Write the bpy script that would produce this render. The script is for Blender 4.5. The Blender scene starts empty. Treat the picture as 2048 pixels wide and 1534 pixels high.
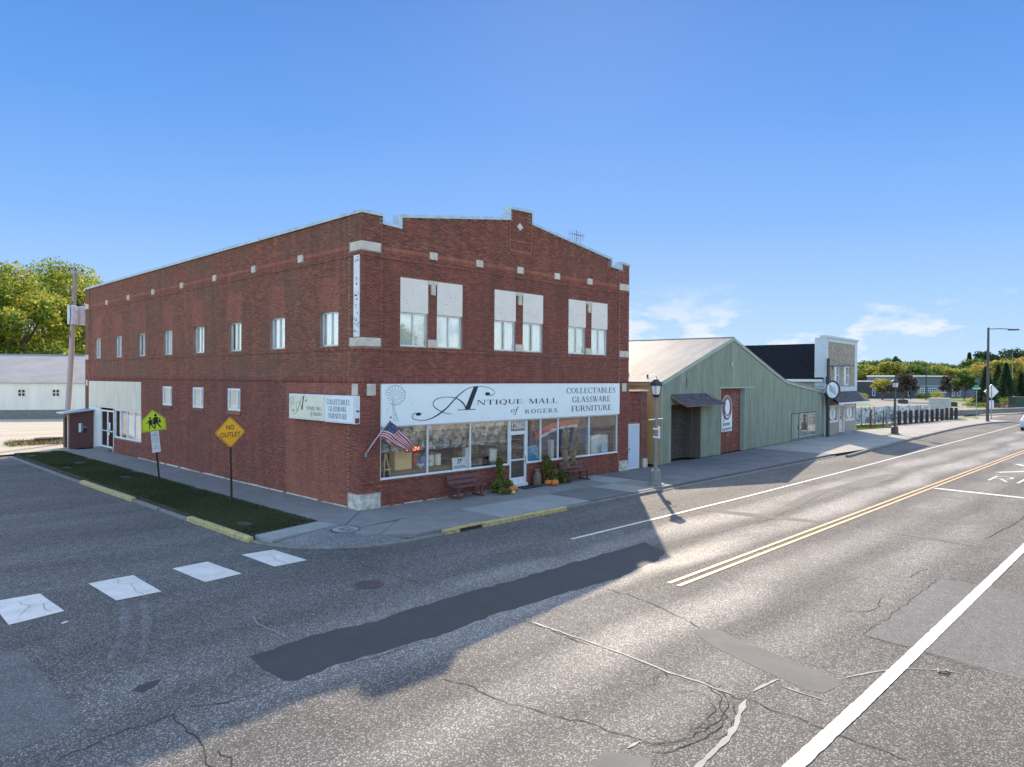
import bpy, math, random
import numpy as np
from mathutils import Matrix, Vector
R = math.radians
rng = np.random.default_rng(7)
random.seed(7)
SC = bpy.context.scene
COL = SC.collection

# ------------------------------------------------------------------ camera
CX, CY, CZ = -13.619, -20.475, 4.5
YAW, PITCH, ROLL, FPX = -0.79627, -0.00719, 0.00526, 1422.58
cd = bpy.data.cameras.new('camera'); cam = bpy.data.objects.new('camera', cd); COL.objects.link(cam)
cd.sensor_width = 36.0; cd.sensor_fit = 'HORIZONTAL'; cd.lens = FPX / 2048 * 36
cd.clip_start = 0.1; cd.clip_end = 6000
_f = Vector((math.sin(-YAW) * math.cos(PITCH), math.cos(YAW) * math.cos(PITCH), math.sin(PITCH)))
_r = Vector((math.cos(YAW), math.sin(YAW), 0)); _u = _r.cross(_f)
_r2 = _r * math.cos(ROLL) + _u * math.sin(ROLL); _u2 = -_r * math.sin(ROLL) + _u * math.cos(ROLL)
M = Matrix.Identity(4)
for i in range(3):
    M[i][0] = _r2[i]; M[i][1] = _u2[i]; M[i][2] = -_f[i]
M[0][3], M[1][3], M[2][3] = CX, CY, CZ
cam.matrix_world = M
SC.camera = cam
SC.render.resolution_x, SC.render.resolution_y = 1024, 767

# ------------------------------------------------------------------ sky, sun, exposure
SUN_EL, SUN_DX, SUN_DY = R(31.6), 0.780, 0.626
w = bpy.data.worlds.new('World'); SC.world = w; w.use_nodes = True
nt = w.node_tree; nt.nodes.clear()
def wn(t, **k):
    n = nt.nodes.new(t)
    for a, b in k.items(): setattr(n, a, b)
    return n
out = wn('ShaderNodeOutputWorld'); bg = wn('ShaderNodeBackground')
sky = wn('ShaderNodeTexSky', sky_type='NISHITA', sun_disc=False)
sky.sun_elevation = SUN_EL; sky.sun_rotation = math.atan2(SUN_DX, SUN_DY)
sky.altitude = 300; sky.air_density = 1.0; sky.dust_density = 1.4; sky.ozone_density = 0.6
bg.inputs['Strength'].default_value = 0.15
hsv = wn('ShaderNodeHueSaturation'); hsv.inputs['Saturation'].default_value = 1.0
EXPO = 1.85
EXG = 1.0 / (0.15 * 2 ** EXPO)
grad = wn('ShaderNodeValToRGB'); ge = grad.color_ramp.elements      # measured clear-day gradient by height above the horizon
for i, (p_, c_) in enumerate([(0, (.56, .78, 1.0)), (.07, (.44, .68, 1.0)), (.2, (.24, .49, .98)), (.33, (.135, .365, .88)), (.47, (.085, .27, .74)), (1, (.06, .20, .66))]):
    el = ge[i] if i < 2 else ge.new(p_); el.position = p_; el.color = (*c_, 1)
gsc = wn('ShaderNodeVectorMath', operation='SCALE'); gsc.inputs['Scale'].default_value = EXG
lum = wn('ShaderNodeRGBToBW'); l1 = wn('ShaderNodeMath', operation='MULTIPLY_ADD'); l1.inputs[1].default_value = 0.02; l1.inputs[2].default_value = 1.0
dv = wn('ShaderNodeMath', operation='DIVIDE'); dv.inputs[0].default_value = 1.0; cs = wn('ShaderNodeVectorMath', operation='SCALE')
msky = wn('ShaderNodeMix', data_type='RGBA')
# toned blue gradient in view; brighter physical sky overhead and west, for fill light
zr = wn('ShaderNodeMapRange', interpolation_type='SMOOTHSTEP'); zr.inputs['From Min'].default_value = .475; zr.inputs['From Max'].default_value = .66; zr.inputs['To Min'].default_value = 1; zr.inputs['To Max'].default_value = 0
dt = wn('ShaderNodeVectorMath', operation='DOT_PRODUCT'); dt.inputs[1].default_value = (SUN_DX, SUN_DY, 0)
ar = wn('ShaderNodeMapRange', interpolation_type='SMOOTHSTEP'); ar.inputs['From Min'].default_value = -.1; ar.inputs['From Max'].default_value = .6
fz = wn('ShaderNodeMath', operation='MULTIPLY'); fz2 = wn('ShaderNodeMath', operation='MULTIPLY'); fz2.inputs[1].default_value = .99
# thin fair-weather clouds all round the horizon
tc = wn('ShaderNodeTexCoord'); sep = wn('ShaderNodeSeparateXYZ')
mp = wn('ShaderNodeMapping'); mp.inputs['Scale'].default_value = (1.0, 1.0, 2.6); mp.inputs['Location'].default_value = (3.35, 1.7, 0.0)
noi = wn('ShaderNodeTexNoise'); noi.inputs['Scale'].default_value = 8.5; noi.inputs['Detail'].default_value = 7; noi.inputs['Roughness'].default_value = 0.55
ramp = wn('ShaderNodeValToRGB'); ramp.color_ramp.elements[0].position = 0.535; ramp.color_ramp.elements[1].position = 0.615
band = wn('ShaderNodeValToRGB')
e = band.color_ramp.elements; e[0].position = 0.0; e[0].color = (1, 1, 1, 1); e[1].position = 0.13; e[1].color = (0, 0, 0, 1)
x1 = e.new(0.06); x1.color = (.85, .85, .85, 1)
mul = wn('ShaderNodeMath', operation='MULTIPLY'); mul2 = wn('ShaderNodeMath', operation='MULTIPLY'); mul2.inputs[1].default_value = 0.9
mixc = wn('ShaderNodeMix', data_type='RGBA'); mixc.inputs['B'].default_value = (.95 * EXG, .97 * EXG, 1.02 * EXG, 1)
L = nt.links.new
L(tc.outputs['Generated'], sep.inputs[0]); L(tc.outputs['Generated'], mp.inputs['Vector']); L(mp.outputs[0], noi.inputs['Vector'])
L(noi.outputs['Fac'], ramp.inputs['Fac']); L(sep.outputs['Z'], band.inputs['Fac'])
L(ramp.outputs['Color'], mul.inputs[0]); L(band.outputs['Color'], mul.inputs[1]); L(mul.outputs[0], mul2.inputs[0])
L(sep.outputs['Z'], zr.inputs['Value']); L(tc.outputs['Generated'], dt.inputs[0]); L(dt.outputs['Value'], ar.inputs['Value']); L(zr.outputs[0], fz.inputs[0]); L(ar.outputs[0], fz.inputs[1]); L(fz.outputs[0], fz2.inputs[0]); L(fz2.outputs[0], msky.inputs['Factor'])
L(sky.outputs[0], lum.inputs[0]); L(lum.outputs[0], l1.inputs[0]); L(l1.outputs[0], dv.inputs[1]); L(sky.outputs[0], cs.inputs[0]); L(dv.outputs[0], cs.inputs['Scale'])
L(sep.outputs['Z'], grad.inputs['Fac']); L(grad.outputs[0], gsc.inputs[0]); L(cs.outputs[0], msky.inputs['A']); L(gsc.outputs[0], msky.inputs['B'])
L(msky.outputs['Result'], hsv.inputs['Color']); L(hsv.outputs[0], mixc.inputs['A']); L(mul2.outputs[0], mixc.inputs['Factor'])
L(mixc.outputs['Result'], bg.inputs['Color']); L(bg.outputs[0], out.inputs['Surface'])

sd = bpy.data.lights.new('sun', 'SUN'); sd.energy = 2.05; sd.angle = R(0.5); sd.color = (1.0, 0.83, 0.63)
sun = bpy.data.objects.new('sun', sd); COL.objects.link(sun)
sdir = Vector((SUN_DX * math.cos(SUN_EL), SUN_DY * math.cos(SUN_EL), math.sin(SUN_EL)))
sun.rotation_euler = sdir.to_track_quat('Z', 'Y').to_euler(); sun.location = (20, 20, 40)
SC.view_settings.view_transform = 'Standard'; SC.view_settings.look = 'None'
SC.view_settings.gamma = 1.0; SC.view_settings.exposure = EXPO; SC.view_settings.use_curve_mapping = False
SC.render.engine = 'CYCLES'

# ------------------------------------------------------------------ helpers
def ray(px, depth, z=0.0):
    """point on a level plane seen in the photograph's pixel column px at a depth in metres (for far background things)"""
    t = (px - 1024) / FPX
    return (CX + depth * (0.7148 + 0.6993 * t), CY + depth * (0.6993 - 0.7148 * t), z)

def mesh(name, V, F, mat=None, smooth=False):
    me = bpy.data.meshes.new(name)
    V = np.asarray(V, dtype=np.float32).reshape(-1, 3)
    if isinstance(F, np.ndarray):
        n, k = F.shape
        me.vertices.add(len(V)); me.vertices.foreach_set('co', V.ravel())
        me.loops.add(n * k); me.loops.foreach_set('vertex_index', F.astype(np.int32).ravel())
        me.polygons.add(n); me.polygons.foreach_set('loop_start', np.arange(0, n * k, k, dtype=np.int32))
        me.polygons.foreach_set('loop_total', np.full(n, k, dtype=np.int32))
        me.update(calc_edges=True)
    else:
        me.from_pydata([tuple(map(float, v)) for v in V], [], F); me.update()
    if mat: me.materials.append(mat)
    if smooth: me.polygons.foreach_set('use_smooth', [True] * len(me.polygons))
    return me

def link(name, me, parent=None, loc=None, rot=None):
    o = bpy.data.objects.new(name, me); COL.objects.link(o)
    if parent: o.parent = parent
    if loc is not None: o.location = loc
    if rot is not None: o.rotation_euler = rot
    return o

def tag(o, label=None, cat=None, group=None, kind=None):
    if label: o['label'] = label
    if cat: o['category'] = cat
    if group: o['group'] = group
    if kind: o['kind'] = kind
    return o

def thing(name, label, cat, loc=(0, 0, 0), rz=0.0, group=None):
    o = bpy.data.objects.new(name, None); COL.objects.link(o)
    o.location = loc; o.rotation_euler = (0, 0, rz); o.empty_display_size = 0.2
    return tag(o, label, cat, group)

def copy_tree(o, parent=None):
    c = o.copy(); COL.objects.link(c); c.parent = parent
    for ch in list(o.children): copy_tree(ch, c)
    return c

class MB:
    def __init__(s): s.v = []; s.f = []
    def add(s, V, F):
        b = len(s.v); s.v += [tuple(p) for p in V]; s.f += [tuple(b + i for i in q) for q in F]; return s
    def box(s, x0, x1, y0, y1, z0, z1):
        if x0 > x1: x0, x1 = x1, x0
        if y0 > y1: y0, y1 = y1, y0
        if z0 > z1: z0, z1 = z1, z0
        return s.add([(x0, y0, z0), (x1, y0, z0), (x1, y1, z0), (x0, y1, z0), (x0, y0, z1), (x1, y0, z1), (x1, y1, z1), (x0, y1, z1)],
                     [(0, 3, 2, 1), (4, 5, 6, 7), (0, 1, 5, 4), (1, 2, 6, 5), (2, 3, 7, 6), (3, 0, 4, 7)])
    def obox(s, c, sx, sy, sz, rx=0, ry=0, rz=0):
        from mathutils import Euler
        m = Euler((rx, ry, rz)).to_matrix(); P = []
        for z in (-sz / 2, sz / 2):
            for x, y in ((-sx / 2, -sy / 2), (sx / 2, -sy / 2), (sx / 2, sy / 2), (-sx / 2, sy / 2)):
                P.append(tuple(Vector(c) + m @ Vector((x, y, z))))
        return s.add(P, [(0, 3, 2, 1), (4, 5, 6, 7), (0, 1, 5, 4), (1, 2, 6, 5), (2, 3, 7, 6), (3, 0, 4, 7)])
    def poly(s, P): return s.add(P, [tuple(range(len(P)))])
    def prism(s, pts, a, b, axis='y'):
        """pts are 2D; extruded between a and b along axis (other two coords in order)"""
        n = len(pts)
        def m(p, t):
            return {'y': (p[0], t, p[1]), 'x': (t, p[0], p[1]), 'z': (p[0], p[1], t)}[axis]
        V = [m(p, a) for p in pts] + [m(p, b) for p in pts]
        F = [tuple(range(n)), tuple(range(2 * n - 1, n - 1, -1))] + [(i, i + n, (i + 1) % n + n, (i + 1) % n) for i in range(n)]
        return s.add(V, F)
    def tube(s, pts, rad, n=8, caps=True):
        pts = [Vector(p) for p in pts]; k = len(pts)
        if not hasattr(rad, '__len__'): rad = [rad] * k
        V = []; F = []
        for i, p in enumerate(pts):
            d = (pts[min(i + 1, k - 1)] - pts[max(i - 1, 0)]).normalized()
            a = d.cross(Vector((0, 0, 1)) if abs(d.z) < .9 else Vector((1, 0, 0))).normalized(); b = d.cross(a)
            for j in range(n):
                t = 2 * math.pi * (j + .5) / n
                V.append(tuple(p + (a * math.cos(t) + b * math.sin(t)) * rad[i]))
        for i in range(k - 1):
            for j in range(n):
                F.append((i * n + j, i * n + (j + 1) % n, (i + 1) * n + (j + 1) % n, (i + 1) * n + j))
        if caps: F += [tuple(range(n)), tuple(range(k * n - 1, (k - 1) * n - 1, -1))]
        return s.add(V, F)
    def lathe(s, prof, c=(0, 0, 0), n=12, sx=1, sy=1, rot=0):
        V = []; F = []
        for r_, z in prof:
            for j in range(n):
                t = 2 * math.pi * (j + .5) / n + rot
                V.append((c[0] + r_ * sx * math.cos(t), c[1] + r_ * sy * math.sin(t), c[2] + z))
        k = len(prof)
        for i in range(k - 1):
            for j in range(n): F.append((i * n + j, i * n + (j + 1) % n, (i + 1) * n + (j + 1) % n, (i + 1) * n + j))
        F += [tuple(range(n - 1, -1, -1)), tuple(range((k - 1) * n, k * n))]
        return s.add(V, F)
    def build(s, name, mat, parent=None, smooth=False, loc=None, rot=None, label=None, kind=None):
        o = link(name, mesh(name, s.v, s.f, mat, smooth), parent, loc, rot)
        if label: o['label'] = label
        if kind: o['kind'] = kind
        return o

def box(name, mat, parent, *a, **k): return MB().box(*a).build(name, mat, parent, **k)

# ------------------------------------------------------------------ materials
def new_mat(name):
    m = bpy.data.materials.new(name); m.use_nodes = True
    t = m.node_tree; b = t.nodes['Principled BSDF']
    return m, t, b
def nn(t, typ, ins=None, **k):
    n = t.nodes.new(typ)
    for a, b in k.items(): setattr(n, a, b)
    if ins:
        for a, b in ins.items(): n.inputs[a].default_value = b
    return n
def rgba(c): return (c[0], c[1], c[2], 1)

def surf(name, c1, c2=None, scale=2.0, rough=0.8, metal=0.0, c3=None, fine=40.0, fine_amt=0.15, bump=0.1, bump_scale=60.0,
         stretch=(1, 1, 1), island=0.0, spec=0.5, detail=5, lo=.35, hi=.65):
    """a weathered surface: two tones mixed by world-space noise, fine grain and a fine relief"""
    m, t, b = new_mat(name); L = t.links.new
    c2 = c2 or tuple(x * .75 for x in c1)
    g = nn(t, 'ShaderNodeNewGeometry'); mp = nn(t, 'ShaderNodeMapping', {'Scale': stretch}); L(g.outputs['Position'], mp.inputs['Vector'])
    n1 = nn(t, 'ShaderNodeTexNoise', {'Scale': scale, 'Detail': detail, 'Roughness': .6}); L(mp.outputs[0], n1.inputs['Vector'])
    mr = nn(t, 'ShaderNodeMapRange', {'From Min': lo, 'From Max': hi}); L(n1.outputs['Fac'], mr.inputs['Value'])
    mx = nn(t, 'ShaderNodeMix', {'A': rgba(c1), 'B': rgba(c2)}, data_type='RGBA'); L(mr.outputs[0], mx.inputs['Factor'])
    res = mx.outputs['Result']
    n2 = nn(t, 'ShaderNodeTexNoise', {'Scale': fine, 'Detail': 3}); L(mp.outputs[0], n2.inputs['Vector'])
    m2 = nn(t, 'ShaderNodeMapRange', {'From Min': .3, 'From Max': .7, 'To Min': 1 - fine_amt, 'To Max': 1 + fine_amt}); L(n2.outputs['Fac'], m2.inputs['Value'])
    fac = m2.outputs[0]
    if island:
        oi = nn(t, 'ShaderNodeObjectInfo'); ad = nn(t, 'ShaderNodeMath', operation='ADD'); fr = nn(t, 'ShaderNodeMath', operation='FRACT')
        L(oi.outputs['Random'], ad.inputs[0]); L(g.outputs['Random Per Island'], ad.inputs[1]); L(ad.outputs[0], fr.inputs[0])
        m3 = nn(t, 'ShaderNodeMapRange', {'To Min': 1 - island, 'To Max': 1 + island}); L(fr.outputs[0], m3.inputs['Value'])
        mu = nn(t, 'ShaderNodeMath', operation='MULTIPLY'); L(fac, mu.inputs[0]); L(m3.outputs[0], mu.inputs[1]); fac = mu.outputs[0]
    vm = nn(t, 'ShaderNodeVectorMath', operation='SCALE'); L(res, vm.inputs[0]); L(fac, vm.inputs['Scale'])
    L(vm.outputs[0], b.inputs['Base Color'])
    b.inputs['Roughness'].default_value = rough; b.inputs['Metallic'].default_value = metal
    b.inputs['Specular IOR Level'].default_value = spec
    if bump:
        n3 = nn(t, 'ShaderNodeTexNoise', {'Scale': bump_scale, 'Detail': 3}); L(g.outputs['Position'], n3.inputs['Vector'])
        bp = nn(t, 'ShaderNodeBump', {'Strength': bump, 'Distance': 0.01}); L(n3.outputs['Fac'], bp.inputs['Height']); L(bp.outputs[0], b.inputs['Normal'])
    return m

def brick_mat(name, cols, dark=(.02, .015, .02), patchy=0.5):
    m, t, b = new_mat(name); L = t.links.new
    g = nn(t, 'ShaderNodeNewGeometry'); oi = nn(t, 'ShaderNodeObjectInfo')
    ad = nn(t, 'ShaderNodeMath', operation='ADD'); fr = nn(t, 'ShaderNodeMath', operation='FRACT')
    L(oi.outputs['Random'], ad.inputs[0]); L(g.outputs['Random Per Island'], ad.inputs[1]); L(ad.outputs[0], fr.inputs[0])
    rp = nn(t, 'ShaderNodeValToRGB'); L(fr.outputs[0], rp.inputs['Fac']); e = rp.color_ramp.elements
    rp.color_ramp.interpolation = 'CONSTANT'
    for i, c in enumerate(cols):
        el = e[i] if i < 2 else e.new(i / len(cols))
        el.position = i / len(cols); el.color = rgba(c)
    n1 = nn(t, 'ShaderNodeTexNoise', {'Scale': .35, 'Detail': 5, 'Roughness': .65}); L(g.outputs['Position'], n1.inputs['Vector'])
    mr = nn(t, 'ShaderNodeMapRange', {'From Min': .42, 'From Max': .62, 'To Max': patchy}); L(n1.outputs['Fac'], mr.inputs['Value'])
    mx = nn(t, 'ShaderNodeMix', {'B': rgba(dark)}, data_type='RGBA'); L(mr.outputs[0], mx.inputs['Factor']); L(rp.outputs[0], mx.inputs['A'])
    n2 = nn(t, 'ShaderNodeTexNoise', {'Scale': 25, 'Detail': 4}); L(g.outputs['Position'], n2.inputs['Vector'])
    m2 = nn(t, 'ShaderNodeMapRange', {'From Min': .3, 'From Max': .7, 'To Min': .78, 'To Max': 1.22}); L(n2.outputs['Fac'], m2.inputs['Value'])
    mp4 = nn(t, 'ShaderNodeMapping', {'Scale': (1.3, 1.3, .13)}); L(g.outputs['Position'], mp4.inputs['Vector']); n4 = nn(t, 'ShaderNodeTexNoise', {'Scale': 1.6, 'Detail': 6, 'Roughness': .7}); L(mp4.outputs[0], n4.inputs['Vector'])
    m4 = nn(t, 'ShaderNodeMapRange', {'From Min': .35, 'From Max': .65, 'To Min': .80, 'To Max': 1.12}); L(n4.outputs['Fac'], m4.inputs['Value']); m5 = nn(t, 'ShaderNodeMath', operation='MULTIPLY'); L(m2.outputs[0], m5.inputs[0]); L(m4.outputs[0], m5.inputs[1])
    vm = nn(t, 'ShaderNodeVectorMath', operation='SCALE'); L(mx.outputs['Result'], vm.inputs[0]); L(m5.outputs[0], vm.inputs['Scale'])
    L(vm.outputs[0], b.inputs['Base Color']); b.inputs['Roughness'].default_value = .85; b.inputs['Specular IOR Level'].default_value = .3
    bp = nn(t, 'ShaderNodeBump', {'Strength': .25, 'Distance': .006}); L(n2.outputs['Fac'], bp.inputs['Height']); L(bp.outputs[0], b.inputs['Normal'])
    return m

def asphalt(name, base, tracks=False, speck=.9, grain=58.0, rough=.82, tone=.25, warm=(1.0, .97, .93)):
    """worn asphalt: exposed aggregate speckle, broad patches, polished wheel paths with sun glare painted in as paler colour"""
    m, t, b = new_mat(name); L = t.links.new
    g = nn(t, 'ShaderNodeNewGeometry')
    def noise(sc, det=4, st=(1, 1, 1), ro=.6):
        mp = nn(t, 'ShaderNodeMapping', {'Scale': st}); L(g.outputs['Position'], mp.inputs['Vector'])
        n = nn(t, 'ShaderNodeTexNoise', {'Scale': sc, 'Detail': det, 'Roughness': ro}); L(mp.outputs[0], n.inputs['Vector']); return n.outputs['Fac']
    def rng_(v, a, b_, c, d):
        r = nn(t, 'ShaderNodeMapRange', {'From Min': a, 'From Max': b_, 'To Min': c, 'To Max': d}); L(v, r.inputs['Value']); return r.outputs[0]
    def mul(a, b_, op='MULTIPLY'):
        q = nn(t, 'ShaderNodeMath', operation=op)
        for i, s in enumerate((a, b_)):
            if isinstance(s, (int, float)): q.inputs[i].default_value = s
            else: L(s, q.inputs[i])
        return q.outputs[0]
    vo = nn(t, 'ShaderNodeTexVoronoi', {'Scale': grain, 'Randomness': 1.0}); L(g.outputs['Position'], vo.inputs['Vector'])
    sp = nn(t, 'ShaderNodeSeparateColor'); L(vo.outputs['Color'], sp.inputs[0])
    st = rng_(sp.outputs[0], .52, .98, 0, 1); st = mul(st, st)
    f = rng_(st, 0, 1, 1 - .3 * speck, 1 + 2.3 * speck)
    f = mul(f, rng_(noise(.5, 6, (.35, 1, 1)), .3, .7, 1 - tone, 1 + tone))
    f = mul(f, rng_(noise(5, 5), .25, .75, .86, 1.14)); f = mul(f, rng_(noise(.16, 5, (.25, 1.6, 1)), .35, .65, .88, 1.1))
    sx = nn(t, 'ShaderNodeSeparateXYZ'); L(g.outputs['Position'], sx.inputs[0])
    glow = None
    if tracks:
        tot = None
        for yc, wd, am in ((-8.85, .55, .9), (-10.75, .5, 1.1), (-13.35, .5, .7), (-15.2, .45, .45)):
            d = mul(sx.outputs['Y'], -yc, 'ADD'); d = mul(d, rng_(noise(.12, 2), .3, .7, -.35, .35), 'ADD')
            d = mul(d, d); q = rng_(d, 0, (wd * 1.5) ** 2, am, 0)
            tot = q if tot is None else mul(tot, q, 'ADD')
        x1 = rng_(sx.outputs['X'], -9, -3, 0.5, 1)
        tot = mul(tot, x1); tot = mul(tot, rng_(noise(.35, 4, (.5, 1, 1)), .35, .65, .35, 1.15))
        glow = tot
        f = mul(f, rng_(tot, 0, 1, .90, 1.7))  # wheel paths: wear plus sun glare put into the base colour
    vm = nn(t, 'ShaderNodeVectorMath', operation='SCALE'); vm.inputs[0].default_value = tuple(base * k for k in warm); L(f, vm.inputs['Scale'])
    L(vm.outputs[0], b.inputs['Base Color'])
    if glow is not None: L(rng_(glow, 0, 1, rough, rough - .22), b.inputs['Roughness'])
    else: b.inputs['Roughness'].default_value = rough
    b.inputs['Specular IOR Level'].default_value = .28
    bp = nn(t, 'ShaderNodeBump', {'Strength': .6, 'Distance': .012}); L(mul(sp.outputs[1], mul(noise(60, 2), .5), 'ADD'), bp.inputs['Height']); L(bp.outputs[0], b.inputs['Normal'])
    return m

def glass(name, tint=(.82, .86, .86), refl=.12, rough=.02, wav=.0):
    m = bpy.data.materials.new(name); m.use_nodes = True; t = m.node_tree; t.nodes.clear(); L = t.links.new
    o = nn(t, 'ShaderNodeOutputMaterial'); mx = nn(t, 'ShaderNodeMixShader'); tr = nn(t, 'ShaderNodeBsdfTransparent', {'Color': rgba(tint)})
    gl = nn(t, 'ShaderNodeBsdfGlossy', {'Color': (.95, .97, 1, 1), 'Roughness': rough}); lw = nn(t, 'ShaderNodeLayerWeight', {'Blend': .5}); fr = nn(t, 'ShaderNodeMath', {1: 4.0}, operation='POWER'); L(lw.outputs['Facing'], fr.inputs[0])
    ad = nn(t, 'ShaderNodeMath', operation='ADD', use_clamp=True); ad.inputs[1].default_value = refl; L(fr.outputs[0], ad.inputs[0])
    L(ad.outputs[0], mx.inputs[0]); L(tr.outputs[0], mx.inputs[1]); L(gl.outputs[0], mx.inputs[2]); L(mx.outputs[0], o.inputs['Surface'])
    if wav:
        g = nn(t, 'ShaderNodeNewGeometry'); mp = nn(t, 'ShaderNodeMapping', {'Scale': (1, 1, .6), 'Rotation': (0, .6, 0)}); L(g.outputs['Position'], mp.inputs['Vector'])
        n = nn(t, 'ShaderNodeTexNoise', {'Scale': 3.2, 'Detail': 3.5, 'Distortion': 2.2}); L(mp.outputs[0], n.inputs['Vector'])
        bp = nn(t, 'ShaderNodeBump', {'Strength': wav, 'Distance': .12}); L(n.outputs['Fac'], bp.inputs['Height']); L(bp.outputs[0], gl.inputs['Normal'])
    return m

MAT = {}
MAT['brick'] = brick_mat('red_brick', [(.235, .065, .043), (.26, .076, .049), (.21, .058, .041), (.295, .095, .063), (.24, .067, .047), (.16, .055, .044), (.27, .082, .054)], dark=(.16, .062, .05), patchy=.5)
MAT['brick_dark'] = brick_mat('dark_face_brick', [(.26, .088, .050), (.29, .098, .056), (.225, .078, .048), (.325, .118, .068), (.18, .076, .048)], dark=(.165, .10, .07), patchy=.5)
MAT['brick_new'] = brick_mat('newer_infill_brick', [(.33, .108, .070), (.36, .128, .08), (.29, .09, .06), (.34, .113, .072)], dark=(.26, .092, .062), patchy=.4)
MAT['mortar'] = surf('mortar', (.33, .21, .165), (.24, .15, .12), scale=1.2, rough=.95)
MAT['stone'] = surf('limestone', (.62, .55, .44), (.48, .42, .34), scale=3, rough=.85, fine=25, fine_amt=.14)
MAT['base_stone'] = surf('stained_base_stone', (.60, .56, .48), (.36, .32, .27), scale=5, rough=.85, fine=20, fine_amt=.2, lo=.42, hi=.62)
MAT['flashing'] = surf('galvanised_flashing', (.42, .50, .54), (.30, .37, .41), scale=2.5, rough=.42, metal=.55, bump=.03)
MAT['panel'] = surf('painted_panel', (.76, .68, .58), (.70, .62, .53), scale=1.5, rough=.7, bump=.03, fine=12, fine_amt=.05)
MAT['cream'] = surf('streaked_cream_panel', (.74, .66, .52), (.58, .51, .40), scale=1.2, rough=.7, stretch=(6, 6, .7), bump=.03)
MAT['white_frame'] = surf('white_window_frame', (.72, .73, .72), (.62, .63, .62), rough=.45, bump=0, scale=4)
MAT['alu'] = surf('aluminium_frame', (.62, .64, .64), (.52, .54, .54), rough=.38, metal=.4, bump=0)
MAT['glass'] = glass('window_glass', tint=(.96, .97, .97), refl=.13)
MAT['shopglass'] = glass('shop_window_glass', tint=(.97, .98, .96), refl=.07)
MAT['film'] = glass('wrinkled_plastic_film', tint=(.93, .90, .84), refl=.26, rough=.10, wav=.9); MAT['film_clear'] = glass('clear_wrinkled_film', tint=(.99, .99, .99), refl=.05, rough=.08, wav=1.0)
MAT['curtain'] = surf('pale_curtain', (.80, .82, .80), (.64, .67, .67), scale=7, stretch=(1, 1, .12), rough=.9, fine=30, fine_amt=.12)
MAT['lace'] = surf('lace_curtain', (.74, .75, .68), (.50, .52, .47), scale=14, rough=.9, fine=60, fine_amt=.2)
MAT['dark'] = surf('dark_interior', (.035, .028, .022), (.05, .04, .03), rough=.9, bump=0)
MAT['sign_blue'] = surf('pale_blue_sign_board', (.78, .82, .78), (.74, .78, .745), scale=1.2, rough=.55, bump=.02, fine=14, fine_amt=.03)
MAT['sign_cream'] = surf('cream_sign_face', (.76, .72, .55), (.70, .66, .50), rough=.5, bump=0)
MAT['sign_white'] = surf('white_sign_face', (.76, .79, .78), (.70, .73, .72), rough=.5, bump=0)
MAT['ink'] = surf('dark_ink', (.018, .025, .04), (.014, .02, .03), rough=.5, bump=0, spec=.3)
MAT['ink_grey'] = surf('faded_grey_ink', (.16, .19, .22), (.22, .26, .29), rough=.6, bump=0)
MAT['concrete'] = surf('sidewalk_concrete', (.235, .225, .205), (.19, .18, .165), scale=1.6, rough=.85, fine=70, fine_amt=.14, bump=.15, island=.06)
MAT['concrete_lt'] = surf('newer_light_concrete', (.31, .315, .29), (.27, .27, .25), scale=1.6, rough=.85, fine=70, fine_amt=.1, bump=.12, island=.05)
MAT['concrete_dk'] = surf('old_dark_concrete', (.16, .158, .152), (.12, .118, .115), scale=.8, rough=.85, fine=70, fine_amt=.2, bump=.2, island=.08)
MAT['aggregate'] = asphalt('exposed_aggregate', .19, speck=.55, grain=50)
MAT['asphalt'] = asphalt('worn_asphalt', .130, tracks=True, warm=(1.0, .94, .845))
MAT['asphalt_patch'] = surf('fresh_asphalt_patch', (.044, .044, .044), (.036, .036, .037), scale=2, rough=.8, fine=90, fine_amt=.2, bump=.2)
MAT['asphalt_pale'] = surf('pale_asphalt_patch', (.19, .18, .16), (.155, .148, .132), scale=2, rough=.9, spec=.25, fine=60, fine_amt=.12, bump=.15)
MAT['asphalt_mid'] = asphalt('smoother_asphalt_panel', .145, speck=.4, grain=60, tone=.12, warm=(1.0, .965, .91))
MAT['crack'] = surf('open_crack', (.022, .021, .02), (.035, .033, .03), rough=.95, bump=0)
MAT['sealant'] = surf('pale_crack_sealant', (.30, .30, .28), (.22, .22, .2), rough=.7, bump=0)
MAT['sealant_dk'] = surf('dark_crack_sealant', (.03, .03, .032), (.04, .04, .042), rough=.5, bump=0)
MAT['curb'] = surf('curb_concrete', (.22, .21, .19), (.14, .132, .12), scale=5, rough=.88, fine=60, fine_amt=.2, bump=.3)
MAT['iron'] = surf('cast_iron', (.07, .062, .06), (.10, .085, .075), rough=.6, metal=.3, scale=12)
MAT['metal_dk'] = surf('dark_painted_metal', (.025, .025, .027), (.035, .034, .034), rough=.45, bump=0)
MAT['metal_grey'] = surf('grey_metal', (.30, .31, .32), (.24, .25, .26), rough=.5, metal=.4, bump=0)
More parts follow.
